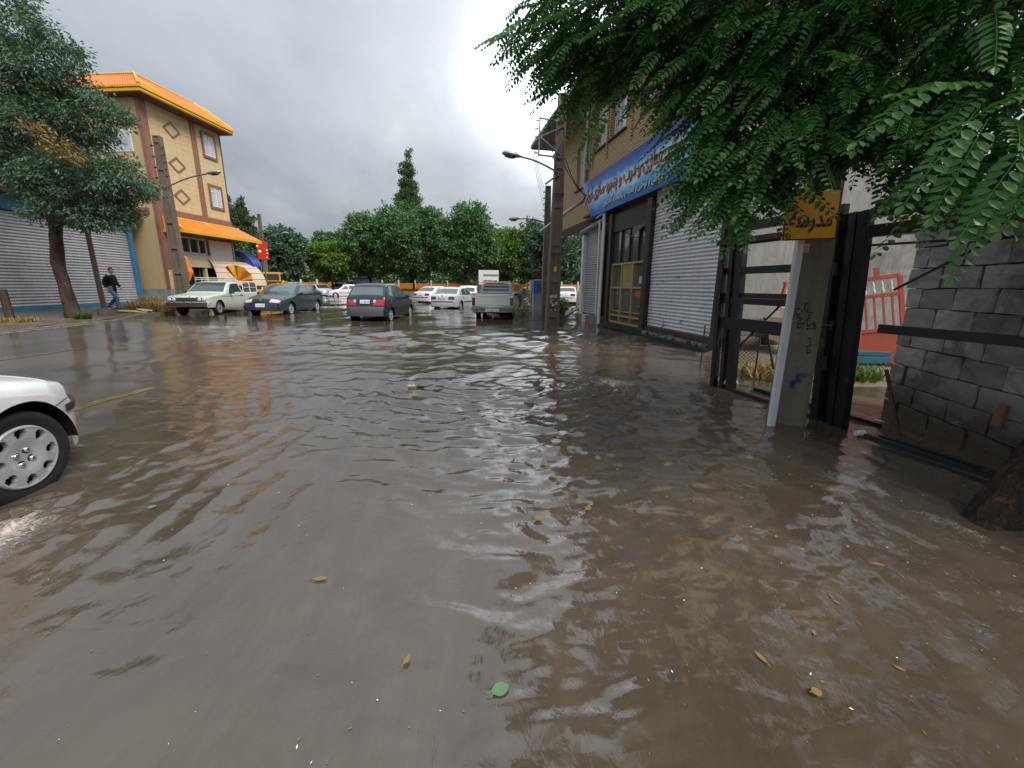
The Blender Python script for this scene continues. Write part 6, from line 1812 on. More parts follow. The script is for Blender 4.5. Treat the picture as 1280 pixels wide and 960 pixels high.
    def strip(s, name, t0, t1, z0, z1, mat, sg, off=0.012, parent=None, n=12):
        """a bar along the side"""
        mb = MB()
        for zz, o0, o1 in ((None, 0, 0),):
            mb.grid(lambda u, v: s.pt(t0+(t1-t0)*u, z0+(z1-z0)*v, sg*(s.half(t0+(t1-t0)*u, z0+(z1-z0)*v)+off)), n, 1)
            for v in (0, 1):
                mb.grid(lambda u, w: s.pt(t0+(t1-t0)*u, z0+(z1-z0)*v, sg*(s.half(t0+(t1-t0)*u, z0+(z1-z0)*v)+off-0.03*w)), n, 1)
            for t in (t0, t1):
                mb.add([s.pt(t, z, sg*(s.half(t, z)+o)) for z, o in ((z0, off), (z1, off), (z1, off-0.03), (z0, off-0.03))], [(0, 1, 2, 3)])
        return mb.build(name, mat, parent or s.root)
    def underbody(s):
        mb = MB()
        w = s.W/2-0.10
        mb.b2((-s.L/2+0.25, -w, s.sill+0.03), (s.L/2-s.wheels[0]+0.12, w, 0.60)); mb.b2((s.L/2-s.wheels[0]+0.1, -w+0.25, s.sill+0.04), (s.L/2-0.25, w-0.25, 0.55))
        for tw in s.wheels:
            x = s.L/2-tw
            mb.tube([(x, -s.W/2+0.12, s.wr), (x, s.W/2-0.12, s.wr)], 0.05, 8)
        return mb.build('underbody', M['under'], s.root)
    def wheel(s, tw, sg, rim='steel', width=0.17, steer=0.0, rimmat=None):
        x = s.L/2-tw; r = s.wr
        h = width/2
        mb = MB()
        mb.lathe([(r*0.66, -h*0.8), (r*0.78, -h), (r*0.93, -h*0.95), (r*0.985, -h*0.75), (r, -h*0.5), (r, h*0.5), (r*0.985, h*0.75), (r*0.93, h*0.95), (r*0.78, h), (r*0.66, h*0.8)], 32, 'Y')
        for k in range(3):
            mb.lathe([(r*1.0, -h*0.45+k*h*0.36), (r*1.008, -h*0.42+k*h*0.36), (r*1.008, -h*0.25+k*h*0.36), (r*1.0, -h*0.22+k*h*0.36)], 32, 'Y')
        ty = mb.build('tyre', M['rubber'], None)
        root = link('wheel', ty.data, s.root); bpy.data.objects.remove(ty)
        root.location = (x, sg*(np.interp(tw, [p[0] for p in s.plan], [p[1] for p in s.plan])-h-0.035), r)
        root.rotation_euler = (0, 0, steer)
        y = sg
        if rim == 'hubcap':
            hubcap(root, r*0.68, h, sg)
        else:
            mb = MB()
            R0 = r*0.665
            mb.lathe([(R0, y*h*0.86), (R0*0.94, y*h*0.95), (R0*0.86, y*h*0.72), (R0*0.6, y*h*0.55), (R0*0.42, y*h*0.80), (R0*0.2, y*h*0.88), (0.001, y*h*0.9)], 28, 'Y')
            for k in range(8):
                a = 2*PI*k/8
                mb.box((R0*0.72*math.cos(a), y*h*0.70, R0*0.72*math.sin(a)), (R0*0.20, 0.02, R0*0.12), 1, (0, -a, 0))
            mb.lathe([(R0*0.18, y*h*0.9), (R0*0.16, y*h*1.05), (0.001, y*h*1.07)], 12, 'Y', m=1)
            mb.build('rim', [rimmat or M['alloy'], M['plastic']], root)
        return root

def hubcap(root, R0, h, sg):
    """large silver cover: eight rounded openings near the edge, dished centre with four bolts"""
    mb = MB(); mo = MB(); nb = 8; NA = 160; rings = [0.0, 0.10, 0.22, 0.34, 0.44, 0.50] + [0.53+0.0205*i for i in range(20)] + [0.945, 0.975, 1.0]
    def prof(q):
        return np.interp(q, [0, 0.30, 0.42, 0.6, 0.9, 0.96, 1.0], [0.80, 0.80, 0.93, 1.0, 0.97, 1.03, 0.86])
    vs = []
    for q in rings:
        for j in range(NA):
            a = 2*PI*j/NA; vs.append((R0*q*math.cos(a), sg*h*prof(q), R0*q*math.sin(a)))
    fs = []; holes = []
    for i in range(len(rings)-1):
        for j in range(NA):
            q = (rings[i]+rings[i+1])/2; a = ((j+0.5)/NA*nb + 0.5) % 1.0 - 0.5
            hole = abs((q-0.745)/0.165)**2.6 + abs(a/(0.22+0.26*(q-0.55)))**2.4 < 1
            if not hole: fs.append((i*NA+j, i*NA+(j+1) % NA, (i+1)*NA+(j+1) % NA, (i+1)*NA+j))
            else: holes.append((i, j))
    mb.add(vs, fs, 0, True)
    # lips of the openings run inwards
    hs = set(holes)
    for i, j in holes:
        for di, dj, e in ((-1, 0, (0, 0, 0, 1)), (1, 0, (1, 0, 1, 1)), (0, -1, (0, 0, 1, 0)), (0, 1, (0, 1, 1, 1))):
            if (i+di, (j+dj) % NA) not in hs:
                a = vs[(i+e[0])*NA + (j+e[1]) % NA]; b = vs[(i+e[2])*NA + (j+e[3]) % NA]
                mb.add([a, b, (b[0]*0.985, b[1]-sg*0.035, b[2]*0.985), (a[0]*0.985, a[1]-sg*0.035, a[2]*0.985)], [(0, 1, 2, 3)], 0)
    mb.lathe([(R0*0.98, sg*h*0.45), (0.001, sg*h*0.45)], 32, 'Y', m=1)
    cap = mb.build('hubcap', [M['alloy'], M['plastic']], root)
    for k in range(4):
        a = PI/4+k*PI/2 + 0.3
        b = MB(); c = (R0*0.24*math.cos(a), 0, R0*0.24*math.sin(a))
        b.lathe([(0.016, sg*h*0.78), (0.016, sg*h*0.90), (0.011, sg*h*0.96), (0.001, sg*h*0.965)], 10, 'Y', c)
        b.lathe([(0.026, sg*h*0.802), (0.017, sg*h*0.812)], 12, 'Y', c, 1)
        b.build('wheel_bolt', [M['chrome'], M['plastic']], root)
    return cap

def plate(c, S0, S1, mat, y=0.0, yw=0.26, txt='42 516 37', rear=True, sub=True):
    """number plate on the nose or tail, standing off the skin"""
    p = c.patch('number_plate', S0, S1, y-yw, y+yw, mat, 0.035, 2, 4)
    if not sub: return p
    me = p.data
    s_m = (S0+S1)/2
    a = Vector(c.surf(s_m, y, 0.035)); b = Vector(c.surf(s_m, y, 0.045)); nrm = (b-a).normalized()
    hh = (Vector(c.surf(S0, y, 0.035))-Vector(c.surf(S1, y, 0.035))).length
    zz = Vector((0, 0, 1)); side = zz.cross(nrm).normalized(); up = nrm.cross(side)
    q = Matrix((side, up, nrm)).transposed().to_euler()
    yh = abs(c.surf(s_m, y+yw, 0.035)[1]-c.surf(s_m, y-yw, 0.035)[1])
    t = text('plate_digits', txt, hh*0.55, M['ink'], p, a+nrm*0.004+side*0.04, q, width=yh*0.72)
    if mat is M['plate_white']:
        mb = MB(); mb.box((0, 0, 0), (yh*0.09, hh*0.96, 0.003))
        o = mb.build('plate_blue_band', M['plate_blue'], p); o.location = a+nrm*0.0035-side*yh*0.445; o.rotation_euler = q
    return p
def mirror(c, t, z, sg, mat):
    mb = MB(); w = c.half(t, z)
    mb.box(c.pt(t, z+0.03, sg*(w+0.10)), (0.10, 0.18, 0.12), 0, None, 0.04)
    mb.beam(c.pt(t-0.01, z-0.02, sg*(w-0.02)), c.pt(t, z+0.01, sg*(w+0.05)), 0.05, 0.04)
    return mb.build('wing_mirror', mat, c.root)
def handle(c, t, z, sg, mat):
    mb = MB(); w = c.half(t, z)
    mb.box(c.pt(t, z, sg*(w+0.012)), (0.17, 0.03, 0.035), 0, None, 0.01)
    return mb.build('door_handle', mat, c.root)
def seams(c, polys, sg, parent=None):
    """door shut lines as thin dark gaps"""
    mb = MB()
    for pl in polys:
        for a, b in zip(pl[:-1], pl[1:]):
            n = max(1, int(math.dist(a, b)/0.12)); w = 0.006
            d = np.array((b[0]-a[0], b[1]-a[1])); d = d/np.hypot(*d); q = np.array((-d[1], d[0]))*w/2
            vs = []
            for k in range(n+1):
                p = np.array(a)+(np.array(b)-np.array(a))*k/n
                for sgn in (-1, 1):
                    r = p+q*sgn; vs.append(c.pt(r[0], r[1], sg*(c.half(r[0], r[1])+0.003)))
            mb.add(vs, [(2*k, 2*k+1, 2*k+3, 2*k+2) for k in range(n)])
    return mb.build('door_seam', M['under'], c.root)
def wiper(c, S, y0, y1):
    mb = MB()
    mb.tube([c.surf(S, y0, 0.02), c.surf(S+0.10, (y0+y1)/2, 0.03), c.surf(S+0.14, y1, 0.025)], 0.008, 5)
    return mb.build('wiper', M['plastic'], c.root)

def make_sedan(root, paint_m, glass, tail='dark', detail=True, bumper=None, rimmat=None, hubs='steel', txt='42 516 37', front_plate=True):
    L, W = 4.40, 1.70
    top = [(0, .30), (.0, .40), (.02, .53), (.06, .62), (.12, .68), (.20, .72), (.70, .82), (1.28, .915), (1.70, 1.19), (2.02, 1.365), (2.25, 1.40), (2.75, 1.405), (3.10, 1.385), (3.35, 1.33), (3.66, 1.14), (3.92, 1.00), (4.25, .975), (4.33, .93), (4.37, .75), (4.40, .55), (4.40, .42), (4.39, .30)]
    plan = [(0, .66), (.08, .74), (.25, .805), (.6, .84), (1.2, .85), (3.2, .85), (3.9, .83), (4.2, .79), (4.35, .75), (4.4, .70)]
    c = Car(root, L, W, top, plan, (.82, 3.49), .30, crown=[(0, .13), (.25, .07), (.5, .035), (3.9, .03), (4.25, .05), (4.4, .10)])
    c.body(paint_m); c.underbody()
    for tw in c.wheels:
        for sg in (1, -1): c.wheel(tw, sg, hubs, rimmat=rimmat)
    c.patch('windshield', c.s_t(1.30), c.s_t(2.00), -.90, .90, glass, .004, trap=0.03)
    c.patch('rear_window', c.s_t(3.40), c.s_t(3.90), -.88, .88, glass, .004)
    for sg in (1, -1):
        c.side('side_window', [(1.52, .93), (1.80, 1.12), (2.10, 1.29), (2.30, 1.325), (2.53, 1.325), (2.53, .945)], glass, sg)
        c.side('side_window', [(2.60, .945), (2.60, 1.325), (3.00, 1.315), (3.22, 1.26), (3.30, .965)], glass, sg)
        c.side('quarter_window', [(3.36, .975), (3.30, 1.21), (3.55, 1.06), (3.62, .985)], glass, sg)
        seams(c, [[(1.50, .90), (1.42, .5), (1.44, .27)], [(2.565, .92), (2.565, .25)], [(3.34, .94), (3.25, .62), (3.05, .30)]], sg)
        c.strip('rub_strip', 1.35, 3.10, .50, .56, M['plastic'] if bumper is None else bumper, sg)
        if detail:
            mirror(c, 1.62, .93, sg, paint_m); handle(c, 2.40, .80, sg, M['plastic']); handle(c, 3.12, .82, sg, M['plastic'])
    bm_ = bumper or paint_m
    c.patch('front_bumper', c.s_front(.31), c.s_front(.55), -.97, .97, bm_, .03, 4, 14)
    c.patch('rear_bumper', c.s_rear(.60), c.s_rear(.31), -.97, .97, bm_, .03, 4, 14)
    c.patch('bumper_strip', c.s_rear(.60), c.s_rear(.55), -.98, .98, M['plastic'], .042, 2, 14)
    for sg in (1, -1):
        c.patch('headlight', c.s_front(.585), c.s_front(.69), sg*.50, sg*.90, M['lamp_lens'], .012, 4, 5)
        c.patch('indicator', c.s_front(.585), c.s_front(.69), sg*.91, sg*.985, M['amber_lens'], .012, 4, 3)
        c.patch('tail_light', c.s_rear(.86), c.s_rear(.70), sg*.52, sg*.97, M['dark_red_lens'] if tail == 'dark' else M['red_lens'], .012, 4, 6)
    c.patch('grille', c.s_front(.60), c.s_front(.675), -.46, .46, M['plastic'], .008, 3, 8)
    bd = MB(); p = c.surf(c.s_front(.64), 0, .02); bd.box(p, (.02, .085, .075), 0, None, .008); bd.build('badge', M['chrome'], root)
    bd = MB(); p = c.surf(c.s_rear(.88), 0, .012); bd.box(p, (.02, .08, .06), 0, None, .008); bd.build('badge', M['chrome'], root)
    if front_plate: plate(c, c.s_front(.42), c.s_front(.53), M['plate_white'], txt=txt, yw=.30, sub=detail)
    plate(c, c.s_rear(.83), c.s_rear(.71), M['plate_white'], txt=txt, yw=.29, sub=detail)
    if detail: wiper(c, c.s_t(1.30), -.1, .6); wiper(c, c.s_t(1.30), -.7, -.05)
    return c

def make_hatch(root, paint_m, glass, txt='61 283 45', detail=True, bumper=None, old=True):
    L, W = 3.57, 1.605
    top = [(0, .28), (.0, .42), (.02, .53), (.06, .64), (.12, .72), (.45, .80), (.98, .89), (1.35, 1.13), (1.68, 1.37), (1.95, 1.445), (2.5, 1.455), (2.90, 1.425), (3.08, 1.36), (3.36, 1.02), (3.44, .96), (3.50, .80), (3.53, .60), (3.57, .52), (3.57, .40), (3.56, .28)]
    plan = [(0, .62), (.08, .70), (.25, .765), (.6, .795), (2.6, .80), (3.2, .78), (3.45, .745), (3.57, .70)]
    c = Car(root, L, W, top, plan, (.70, 2.99), .275, belt=.90, crown=[(0, .10), (.25, .06), (.5, .03), (3.2, .03), (3.4, .05), (3.57, .08)])
    c.body(paint_m); c.underbody()
    for tw in c.wheels:
        for sg in (1, -1): c.wheel(tw, sg, 'steel')
    c.patch('windshield', c.s_t(1.02), c.s_t(1.66), -.90, .90, glass, .004)
    c.patch('rear_window', c.s_t(3.10), c.s_t(3.37), -.86, .86, glass, .004)
    bm_ = bumper or M['grey_plastic']
    for sg in (1, -1):
        c.side('side_window', [(1.25, .93), (1.55, 1.16), (1.80, 1.33), (2.08, 1.365), (2.08, .95)], glass, sg)
        c.side('side_window', [(2.15, .95), (2.15, 1.365), (2.62, 1.365), (2.78, .985)], glass, sg)
        c.side('quarter_window', [(2.84, .99), (2.70, 1.35), (2.86, 1.33), (3.08, 1.03)], glass, sg)
        seams(c, [[(1.22, .90), (1.15, .5), (1.17, .27)], [(2.115, .92), (2.115, .25)], [(2.80, .95), (2.70, .62), (2.55, .30)]], sg)
        c.strip('rub_strip', 1.10, 2.60, .50, .56, M['plastic'], sg)
        if detail: mirror(c, 1.34, .93, sg, M['plastic']); handle(c, 1.97, .80, sg, M['plastic']); handle(c, 2.62, .82, sg, M['plastic'])
        c.patch('headlight', c.s_front(.60), c.s_front(.71), sg*.52, sg*.90, M['lamp_lens'], .012, 4, 5)
        c.patch('indicator', c.s_front(.60), c.s_front(.71), sg*.91, sg*.985, M['amber_lens'], .012, 4, 3)
        tl = c.patch('tail_light', c.s_rear(.86), c.s_rear(.66), sg*.44, sg*.985, M['red_lens'], .014, 4, 6)
        if detail: c.patch('reversing_lamp', c.s_rear(.85), c.s_rear(.76), sg*.44, sg*.56, M['lamp_lens'], .018, 2, 2, parent=tl)
    c.patch('front_bumper', c.s_front(.29), c.s_front(.54), -.98, .98, bm_, .04, 4, 14)
    rb = c.patch('rear_bumper', c.s_rear(.60), c.s_rear(.29), -.985, .985, bm_, .05, 5, 16)
    c.patch('tailgate_seam', c.s_rear(.64), c.s_rear(.632), -.80, .80, M['under'], .003, 1, 10)
    plate(c, c.s_rear(.84), c.s_rear(.72), M['plate_white'], txt=txt, yw=.27, y=.0, sub=detail)
    plate(c, c.s_front(.40), c.s_front(.51), M['plate_white'], txt=txt, yw=.30, sub=detail)
    if detail: wiper(c, c.s_t(1.02), -.1, .6); wiper(c, c.s_t(1.02), -.7, -.05)
    return c
def face_px(yaw_deg): return R(yaw_deg)
WATER_SINK = -0.10

# --- white hatchback leaving the frame on the left (front right corner in view), heading up the street
nc = thing('white_hatchback', 'white hatchback close by on the left with silver hubcap, cut by the frame', 'car', (-3.60, 0.92, -0.05), R(101.5))
L, W = 3.83, 1.66
top = [(0, .24), (.0, .34), (.03, .47), (.07, .54), (.14, .60), (.30, .675), (.55, .745), (.85, .805), (1.05, .86), (1.5, 1.14), (1.95, 1.37), (2.35, 1.43), (3.0, 1.40), (3.40, 1.28), (3.70, .98), (3.78, .8), (3.83, .55), (3.83, .40), (3.82, .28)]
plan = [(0, .34), (.05, .46), (.12, .575), (.20, .66), (.32, .745), (.48, .795), (.70, .825), (1.0, .83), (2.9, .83), (3.4, .80), (3.7, .75), (3.83, .68)]
c = Car(nc, L, W, top, plan, (.74, 3.18), .295, sill=.20, r=.085, arch=.055, crown=[(0, .12), (.25, .09), (.6, .06), (1.0, .04), (3.4, .03), (3.83, .08)], bump_low=.22, res=.025)
c.body(M['car_white']); c.underbody()
c.wheel(.74, -1, 'hubcap', .19, R(-3)); c.wheel(.74, 1, 'steel', .19); c.wheel(3.18, -1, 'hubcap', .19); c.wheel(3.18, 1, 'steel', .19)
# black plastic liner inside the arch
mb = MB()
x0 = L/2-.74
mb.grid(lambda u, v: (x0+.345*math.cos(PI*u), -.80+.40*v, .30+.345*math.sin(PI*u)), 20, 2)
mb.b2((x0-.36, -.42, .15), (x0+.36, -.40, .66))
mb.build('wheel_arch_liner', M['under'], nc)
c.patch('windshield', c.s_t(1.10), c.s_t(1.93), -.90, .90, M['car_glass'], .004)
c.patch('rear_window', c.s_t(3.42), c.s_t(3.68), -.86, .86, M['car_glass'], .004)
for sg in (1, -1):
    c.side('side_window', [(1.35, .93), (1.62, 1.12), (1.95, 1.31), (2.25, 1.35), (2.25, .95)], M['car_glass'], sg)
    c.side('side_window', [(2.32, .95), (2.32, 1.35), (2.9, 1.33), (3.1, 1.0)], M['car_glass'], sg)
    c.patch('headlight', c.s_t(.10), c.s_t(.42), sg*.60, sg*.93, M['lamp_lens'], .004, 8, 6)
    c.strip('bumper_rub_strip', .10, .40, .485, .535, M['plastic'], sg, .014)
    seams(c, [[(.36, .575), (.47, .56), (.56, .54)], [(1.18, .88), (1.12, .5), (1.15, .24)], [(2.28, .92), (2.28, .24)]], sg)
    mirror(c, 1.45, .92, sg, M['car_white']); handle(c, 2.15, .80, sg, M['car_white'])
    c.side('side_repeater', [(1.02, .62), (1.02, .65), (1.10, .65), (1.10, .62)], M['amber_lens'], sg)
c.patch('fog_lamp', c.s_front(.33), c.s_front(.40), -.80, -.62, M['lamp_lens'], .012, 3, 3)
c.patch('rub_strip', c.s_front(.49), c.s_front(.535), -.985, .985, M['plastic'], .014, 2, 16)
c.patch('lower_grille', c.s_front(.29), c.s_front(.40), -.50, .50, M['plastic'], .006, 3, 8)
mb = MB(); mb.grid(lambda u, v: c.surf(c.s_front(.26)+.06*v, -.99+1.98*u, .030-.012*v), 24, 2)
mb.build('bumper_lip', M['car_white'], nc)

# --- dark teal saloon parked nose towards the camera, left
ds = thing('dark_saloon', 'dark teal saloon car facing the camera beside the cream pickup', 'car', (-10.72, 18.35, -0.07), R(-86))
make_sedan(ds, M['car_teal'], M['car_glass_teal'], bumper=M['car_navy'], rimmat=M['alloy'])

# --- navy hatchback seen from behind
nh = thing('navy_hatchback', 'dark navy hatchback with orange red tail lights seen from behind', 'car', (-5.30, 15.80, -0.09), R(87))
make_hatch(nh, M['car_navy'], M['car_glass_teal'])

# --- white saloon driving away in mid street
ws = thing('white_saloon', 'white saloon driving away through deep water left of the grey pickup', 'car', (-3.62, 24.55, -0.20), R(78))
make_sedan(ws, M['car_white'], M['car_glass_teal'], bumper=None, txt='28 317 15')
w2 = thing('white_saloon', 'white saloon half hidden behind another white saloon, left of it', 'car', (-6.1, 31.5, -0.18), R(66))
make_sedan(w2, M['car_white_far'], M['car_glass'], detail=False)
w3 = thing('white_hatchback', 'white hatchback with red tail lights between white saloon and grey pickup', 'car', (-3.15, 29.5, -0.16), R(83))
make_hatch(w3, M['car_white_far'], M['car_glass'], detail=False, bumper=M['car_white_far'])
w4 = thing('white_saloon', 'white saloon with front towards the camera, just right of the dark teal saloon', 'car', (-23.0, 46.5, -0.15), R(-40))
make_sedan(w4, M['car_white_far'], M['car_glass'], detail=False)
w5 = thing('white_hatchback', 'white hatchback turning left just left of the navy hatchback', 'car', (-19.2, 44.0, -0.16), R(-142))
make_hatch(w5, M['car_white_far'], M['car_glass'], detail=False, bumper=M['car_white_far'])
w6 = thing('white_saloon', 'white saloon farthest back, only its dark windows and roof in view', 'car', (-24.0, 53.0, 0.05), R(-160))
make_sedan(w6, M['car_white_far'], M['car_glass'], detail=False)
w7 = thing('white_saloon', 'white saloon at the far left end of the row of white cars', 'car', (-31.5, 56.5, 0.1), R(20))
make_sedan(w7, M['car_white_far'], M['car_glass'], detail=False)
w8 = thing('white_saloon', 'white saloon parked past the corner shop, right of the utility pole', 'car', (4.4, 31.5, -0.12), R(80))
make_sedan(w8, M['car_white_far'], M['car_glass'], detail=False)
# white box van behind the hatchback
bv = thing('white_box_van', 'white box van behind the white hatchback under the trees', 'van', (-21.3, 54.5, 0.05), R(170))
c = Car(bv, 4.6, 1.75, [(0, .3), (0, .5), (.05, .8), (.25, .95), (.8, 1.45), (1.1, 1.72), (1.7, 1.76), (1.75, 1.2), (1.8, .7), (4.55, .68), (4.6, .5), (4.6, .35)], [(0, .72), (.2, .82), (1, .86), (4.6, .86)], (.8, 3.6), .3, belt=1.0, tumble=.15)
c.body(M['car_white_far']); c.underbody()
for tw in c.wheels:
    for sg in (1, -1): c.wheel(tw, sg)
c.patch('windshield', c.s_t(.33), c.s_t(.95), -.88, .88, M['car_glass'], .006)
for sg in (1, -1): c.side('side_window', [(.75, 1.02), (1.05, 1.5), (1.6, 1.55), (1.6, 1.02)], M['car_glass'], sg)
mb = MB(); mb.b2((-2.32, -.90, .70), (.45, .90, 2.0), 0, .03); mb.build('cargo_box', M['white_paint'], bv)

# --- grey pickup seen from behind
gp = thing('grey_pickup', 'pale grey pickup truck with boarded sides driving away', 'pickup truck', (-0.74, 17.75, -0.13), R(88.5))
L, W = 4.60, 1.66
top = [(0, .35), (0, .50), (.03, .80), (.10, .86), (1.05, .97), (1.12, 1.0), (1.50, 1.36), (1.72, 1.53), (1.90, 1.56), (2.35, 1.55), (2.45, 1.50), (2.56, 1.02), (2.58, .70), (4.55, .68), (4.58, .55), (4.58, .40)]
c = Car(gp, L, W, top, [(0, .74), (.15, .80), (.6, .82), (4.6, .82)], (.75, 3.45), .315, belt=.98, tumble=.26, r=.04, sill=.32, bump_low=.36)
c.body(M['car_grey'], 'cab'); c.underbody()
for tw in c.wheels:
    for sg in (1, -1): c.wheel(tw, sg, rimmat=M['galv_dark'])
c.patch('windshield', c.s_t(1.15), c.s_t(1.68), -.9, .9, M['car_glass'], .004)
c.patch('rear_window', c.s_rear(1.42), c.s_rear(1.06), -.80, .80, M['car_glass_teal'], .008)
for sg in (1, -1):
    c.side('side_window', [(1.35, 1.02), (1.70, 1.40), (2.35, 1.42), (2.40, 1.02)], M['car_glass'], sg)
    mirror(c, 1.42, 1.02, sg, M['plastic'])
    c.patch('headlight', c.s_front(.62), c.s_front(.76), sg*.55, sg*.93, M['lamp_lens'], .012, 3, 4)
xr = L/2-4.58; xf = L/2-2.64
for sg in (1, -1):
    mb = MB(); mb.b2((xr, sg*.80, .64), (xf, sg*.835, 1.12), 0, .008); mb.b2((xr, sg*.785, 1.10), (xf, sg*.85, 1.15), 0, .008)
    for k in range(6): mb.b2((xr+.15+k*.33, sg*.834, .68), (xr+.18+k*.33, sg*.85, 1.10))
    mb.build('bed_side', M['car_grey'], gp)
    mb = MB(); mb.b2((xr-.015, sg*.70, .66), (xr-.045, sg*.83, .98), 0, .008); mb.build('tail_light', M['dark_red_lens'], gp)
    mb = MB()
    mb.b2((xf-.30, sg*.78, 1.12), (xf-.05, sg*.80, 1.64)); mb.b2((xf-.03, sg*.77, 1.12), (xf+.02, sg*.82, 1.68))
    mb.build('side_board', M['galv_dark'] if sg > 0 else M['galv'], gp)
tg = MB(); tg.b2((xr-.005, -.695, .64), (xr-.045, .695, 1.13), 0, .01)
tg.b2((xr-.04, -.64, .70), (xr-.055, .64, .74), 0, .004); tg.b2((xr-.04, -.64, 1.02), (xr-.055, .64, 1.06), 0, .004)
for k in range(3): tg.b2((xr-.04, -.62+k*.60, .74), (xr-.052, -.58+k*.60, 1.02), 0, .003)
tailgate = tg.build('tailgate', M['car_grey'], gp)
mb = MB(); mb.b2((xr-.02, -.84, .50), (xr-.17, .84, .61), 0, .02); mb.b2((xr+.10, -.7, .40), (xr-.02, .7, .52)); mb.build('rear_bumper', M['galv_dark'], gp)
mb = MB(); mb.b2((xr-.175, -.27, .44), (xr-.185, .27, .555)); npl = mb.build('number_plate', M['plate_white'], gp)
text('plate_digits', '73 641 15', .06, M['ink'], npl, (xr-.189, 0, .498), (PI/2, 0, -PI/2), width=.42)
mb = MB(); mb.b2((xf+.05, -.60, 1.60), (xf+.35, .60, 1.645)); mb.b2((xf+.02, -.75, 1.56), (xf+.06, .75, 1.60))
for sg in (1, -1): mb.beam((xf+.04, sg*.5, 1.5), (xf+.04, sg*.5, 1.6), .04, .04)
mb.build('roof_rack', M['cream'], gp)
mb = MB(); mb.b2((xf, -.78, 1.12), (xf+.03, .78, 1.20)); mb.b2((xf, -.78, 1.30), (xf+.03, .78, 1.34)); mb.b2((xf, -.78, 1.46), (xf+.03, .78, 1.50))
mb.build('headboard', M['galv'], gp)

# --- old cream pickup parked on the left
cp = thing('cream_pickup', 'old rusty cream pickup truck with roof rack beside the concrete pole', 'pickup truck', (-13.72, 17.95, -0.02), R(-81))
L, W = 4.35, 1.62
top = [(0, .38), (0, .44), (.02, .60), (.05, .76), (.10, .80), (.60, .855), (1.22, .91), (1.30, .93), (1.62, 1.20), (1.86, 1.36), (2.10, 1.405), (2.55, 1.40), (2.68, 1.32), (2.80, .96), (2.85, .92), (4.25, .90), (4.32, .86), (4.35, .60), (4.35, .38)]
c = Car(cp, L, W, top, [(0, .74), (.10, .78), (.4, .80), (4.2, .80), (4.35, .77)], (.80, 3.30), .30, belt=.90, tumble=.26, r=.035, sill=.27, bump_low=.34, crown=[(0, .04), (.5, .03), (4.35, .03)])
c.body(M['car_cream']); c.underbody()
for tw in c.wheels:
    for sg in (1, -1): c.wheel(tw, sg, rimmat=M['galv'])
c.patch('windshield', c.s_t(1.32), c.s_t(1.83), -.90, .90, M['car_glass'], .004)
c.patch('rear_window', c.s_rear(1.28), c.s_rear(1.0), -.80, .80, M['car_glass'], .006)
for sg in (1, -1):
    c.side('side_window', [(1.60, .95), (1.78, 1.13), (1.98, 1.30), (2.12, 1.33), (2.58, 1.33), (2.66, .96)], M['car_glass'], sg)
    seams(c, [[(1.50, .90), (1.47, .45), (1.50, .29)], [(2.72, .92), (2.70, .29)]], sg)
    handle(c, 2.58, .82, sg, M['chrome']); mirror(c, 1.64, .92, sg, M['plastic'])
    c.strip('chrome_strip', .95, 2.9, .775, .79, M['galv'], sg, .008)
    for yy in (.58, .80):
        S = c.s_front(.66); p = Vector(c.surf(S, sg*(yy+.04), .012))
        mb = MB(); mb.lathe([(.075, -.03), (.075, .012), (.06, .028), (.03, .036), (.001, .038)], 14, 'X', p)
        mb.build('headlight', M['lamp_lens'], cp)
c.patch('grille', c.s_front(.585), c.s_front(.735), -.94, .94, M['plastic'], .006, 3, 12)
mb = MB()
for k in range(4):
    z = .60+k*.038; mb.tube([c.surf(c.s_front(z), -.50+.1*j, .012) for j in range(11)], .005, 5)
mb.build('grille_bar', M['galv_dark'], cp)
c.patch('front_bumper', c.s_front(.42), c.s_front(.55), -1.0, 1.0, M['rust_steel'], .07, 3, 12)
plate(c, c.s_front(.40), c.s_front(.50), M['plate_yellow'], yw=.33, txt='19 724 33')
xw = L/2
mb = MB()      # roof rack
for sg in (1, -1):
    for zz in (1.50, 1.58): mb.tube([(xw-1.75, sg*.58, zz), (xw-2.75, sg*.58, zz)], .016, 6)
    for t in (1.80, 2.25, 2.70): mb.tube([(xw-t, sg*.60, 1.38), (xw-t, sg*.58, 1.59)], .014, 6)
for t in np.linspace(1.76, 2.74, 8): mb.tube([(xw-t, -.58, 1.50), (xw-t, .58, 1.50)], .013, 6)
for t in (1.76, 2.74): mb.tube([(xw-t, -.58, 1.58), (xw-t, .58, 1.58)], .015, 6)
mb.build('roof_rack', M['white_paint'], cp)
mb = MB()      # frame of hoops over the bed
for t in (2.90, 3.55, 4.25):
    mb.tube([(xw-t, -.76, .90), (xw-t, -.74, 1.36), (xw-t, -.66, 1.44), (xw-t, .66, 1.44), (xw-t, .74, 1.36), (xw-t, .76, .90)], .018, 7)
for sg in (1, -1):
    for zz, yy in ((1.15, .755), (1.40, .72)): mb.tube([(xw-2.90, sg*yy, zz), (xw-4.25, sg*yy, zz)], .014, 6)
mb.build('bed_frame', M['white_paint'], cp)
mb = MB()
for sg in (1, -1): mb.b2((xw-2.95, sg*.725, .95), (xw-4.22, sg*.74, 1.34))
mb.build('tarpaulin', M['grey_plastic'], cp)

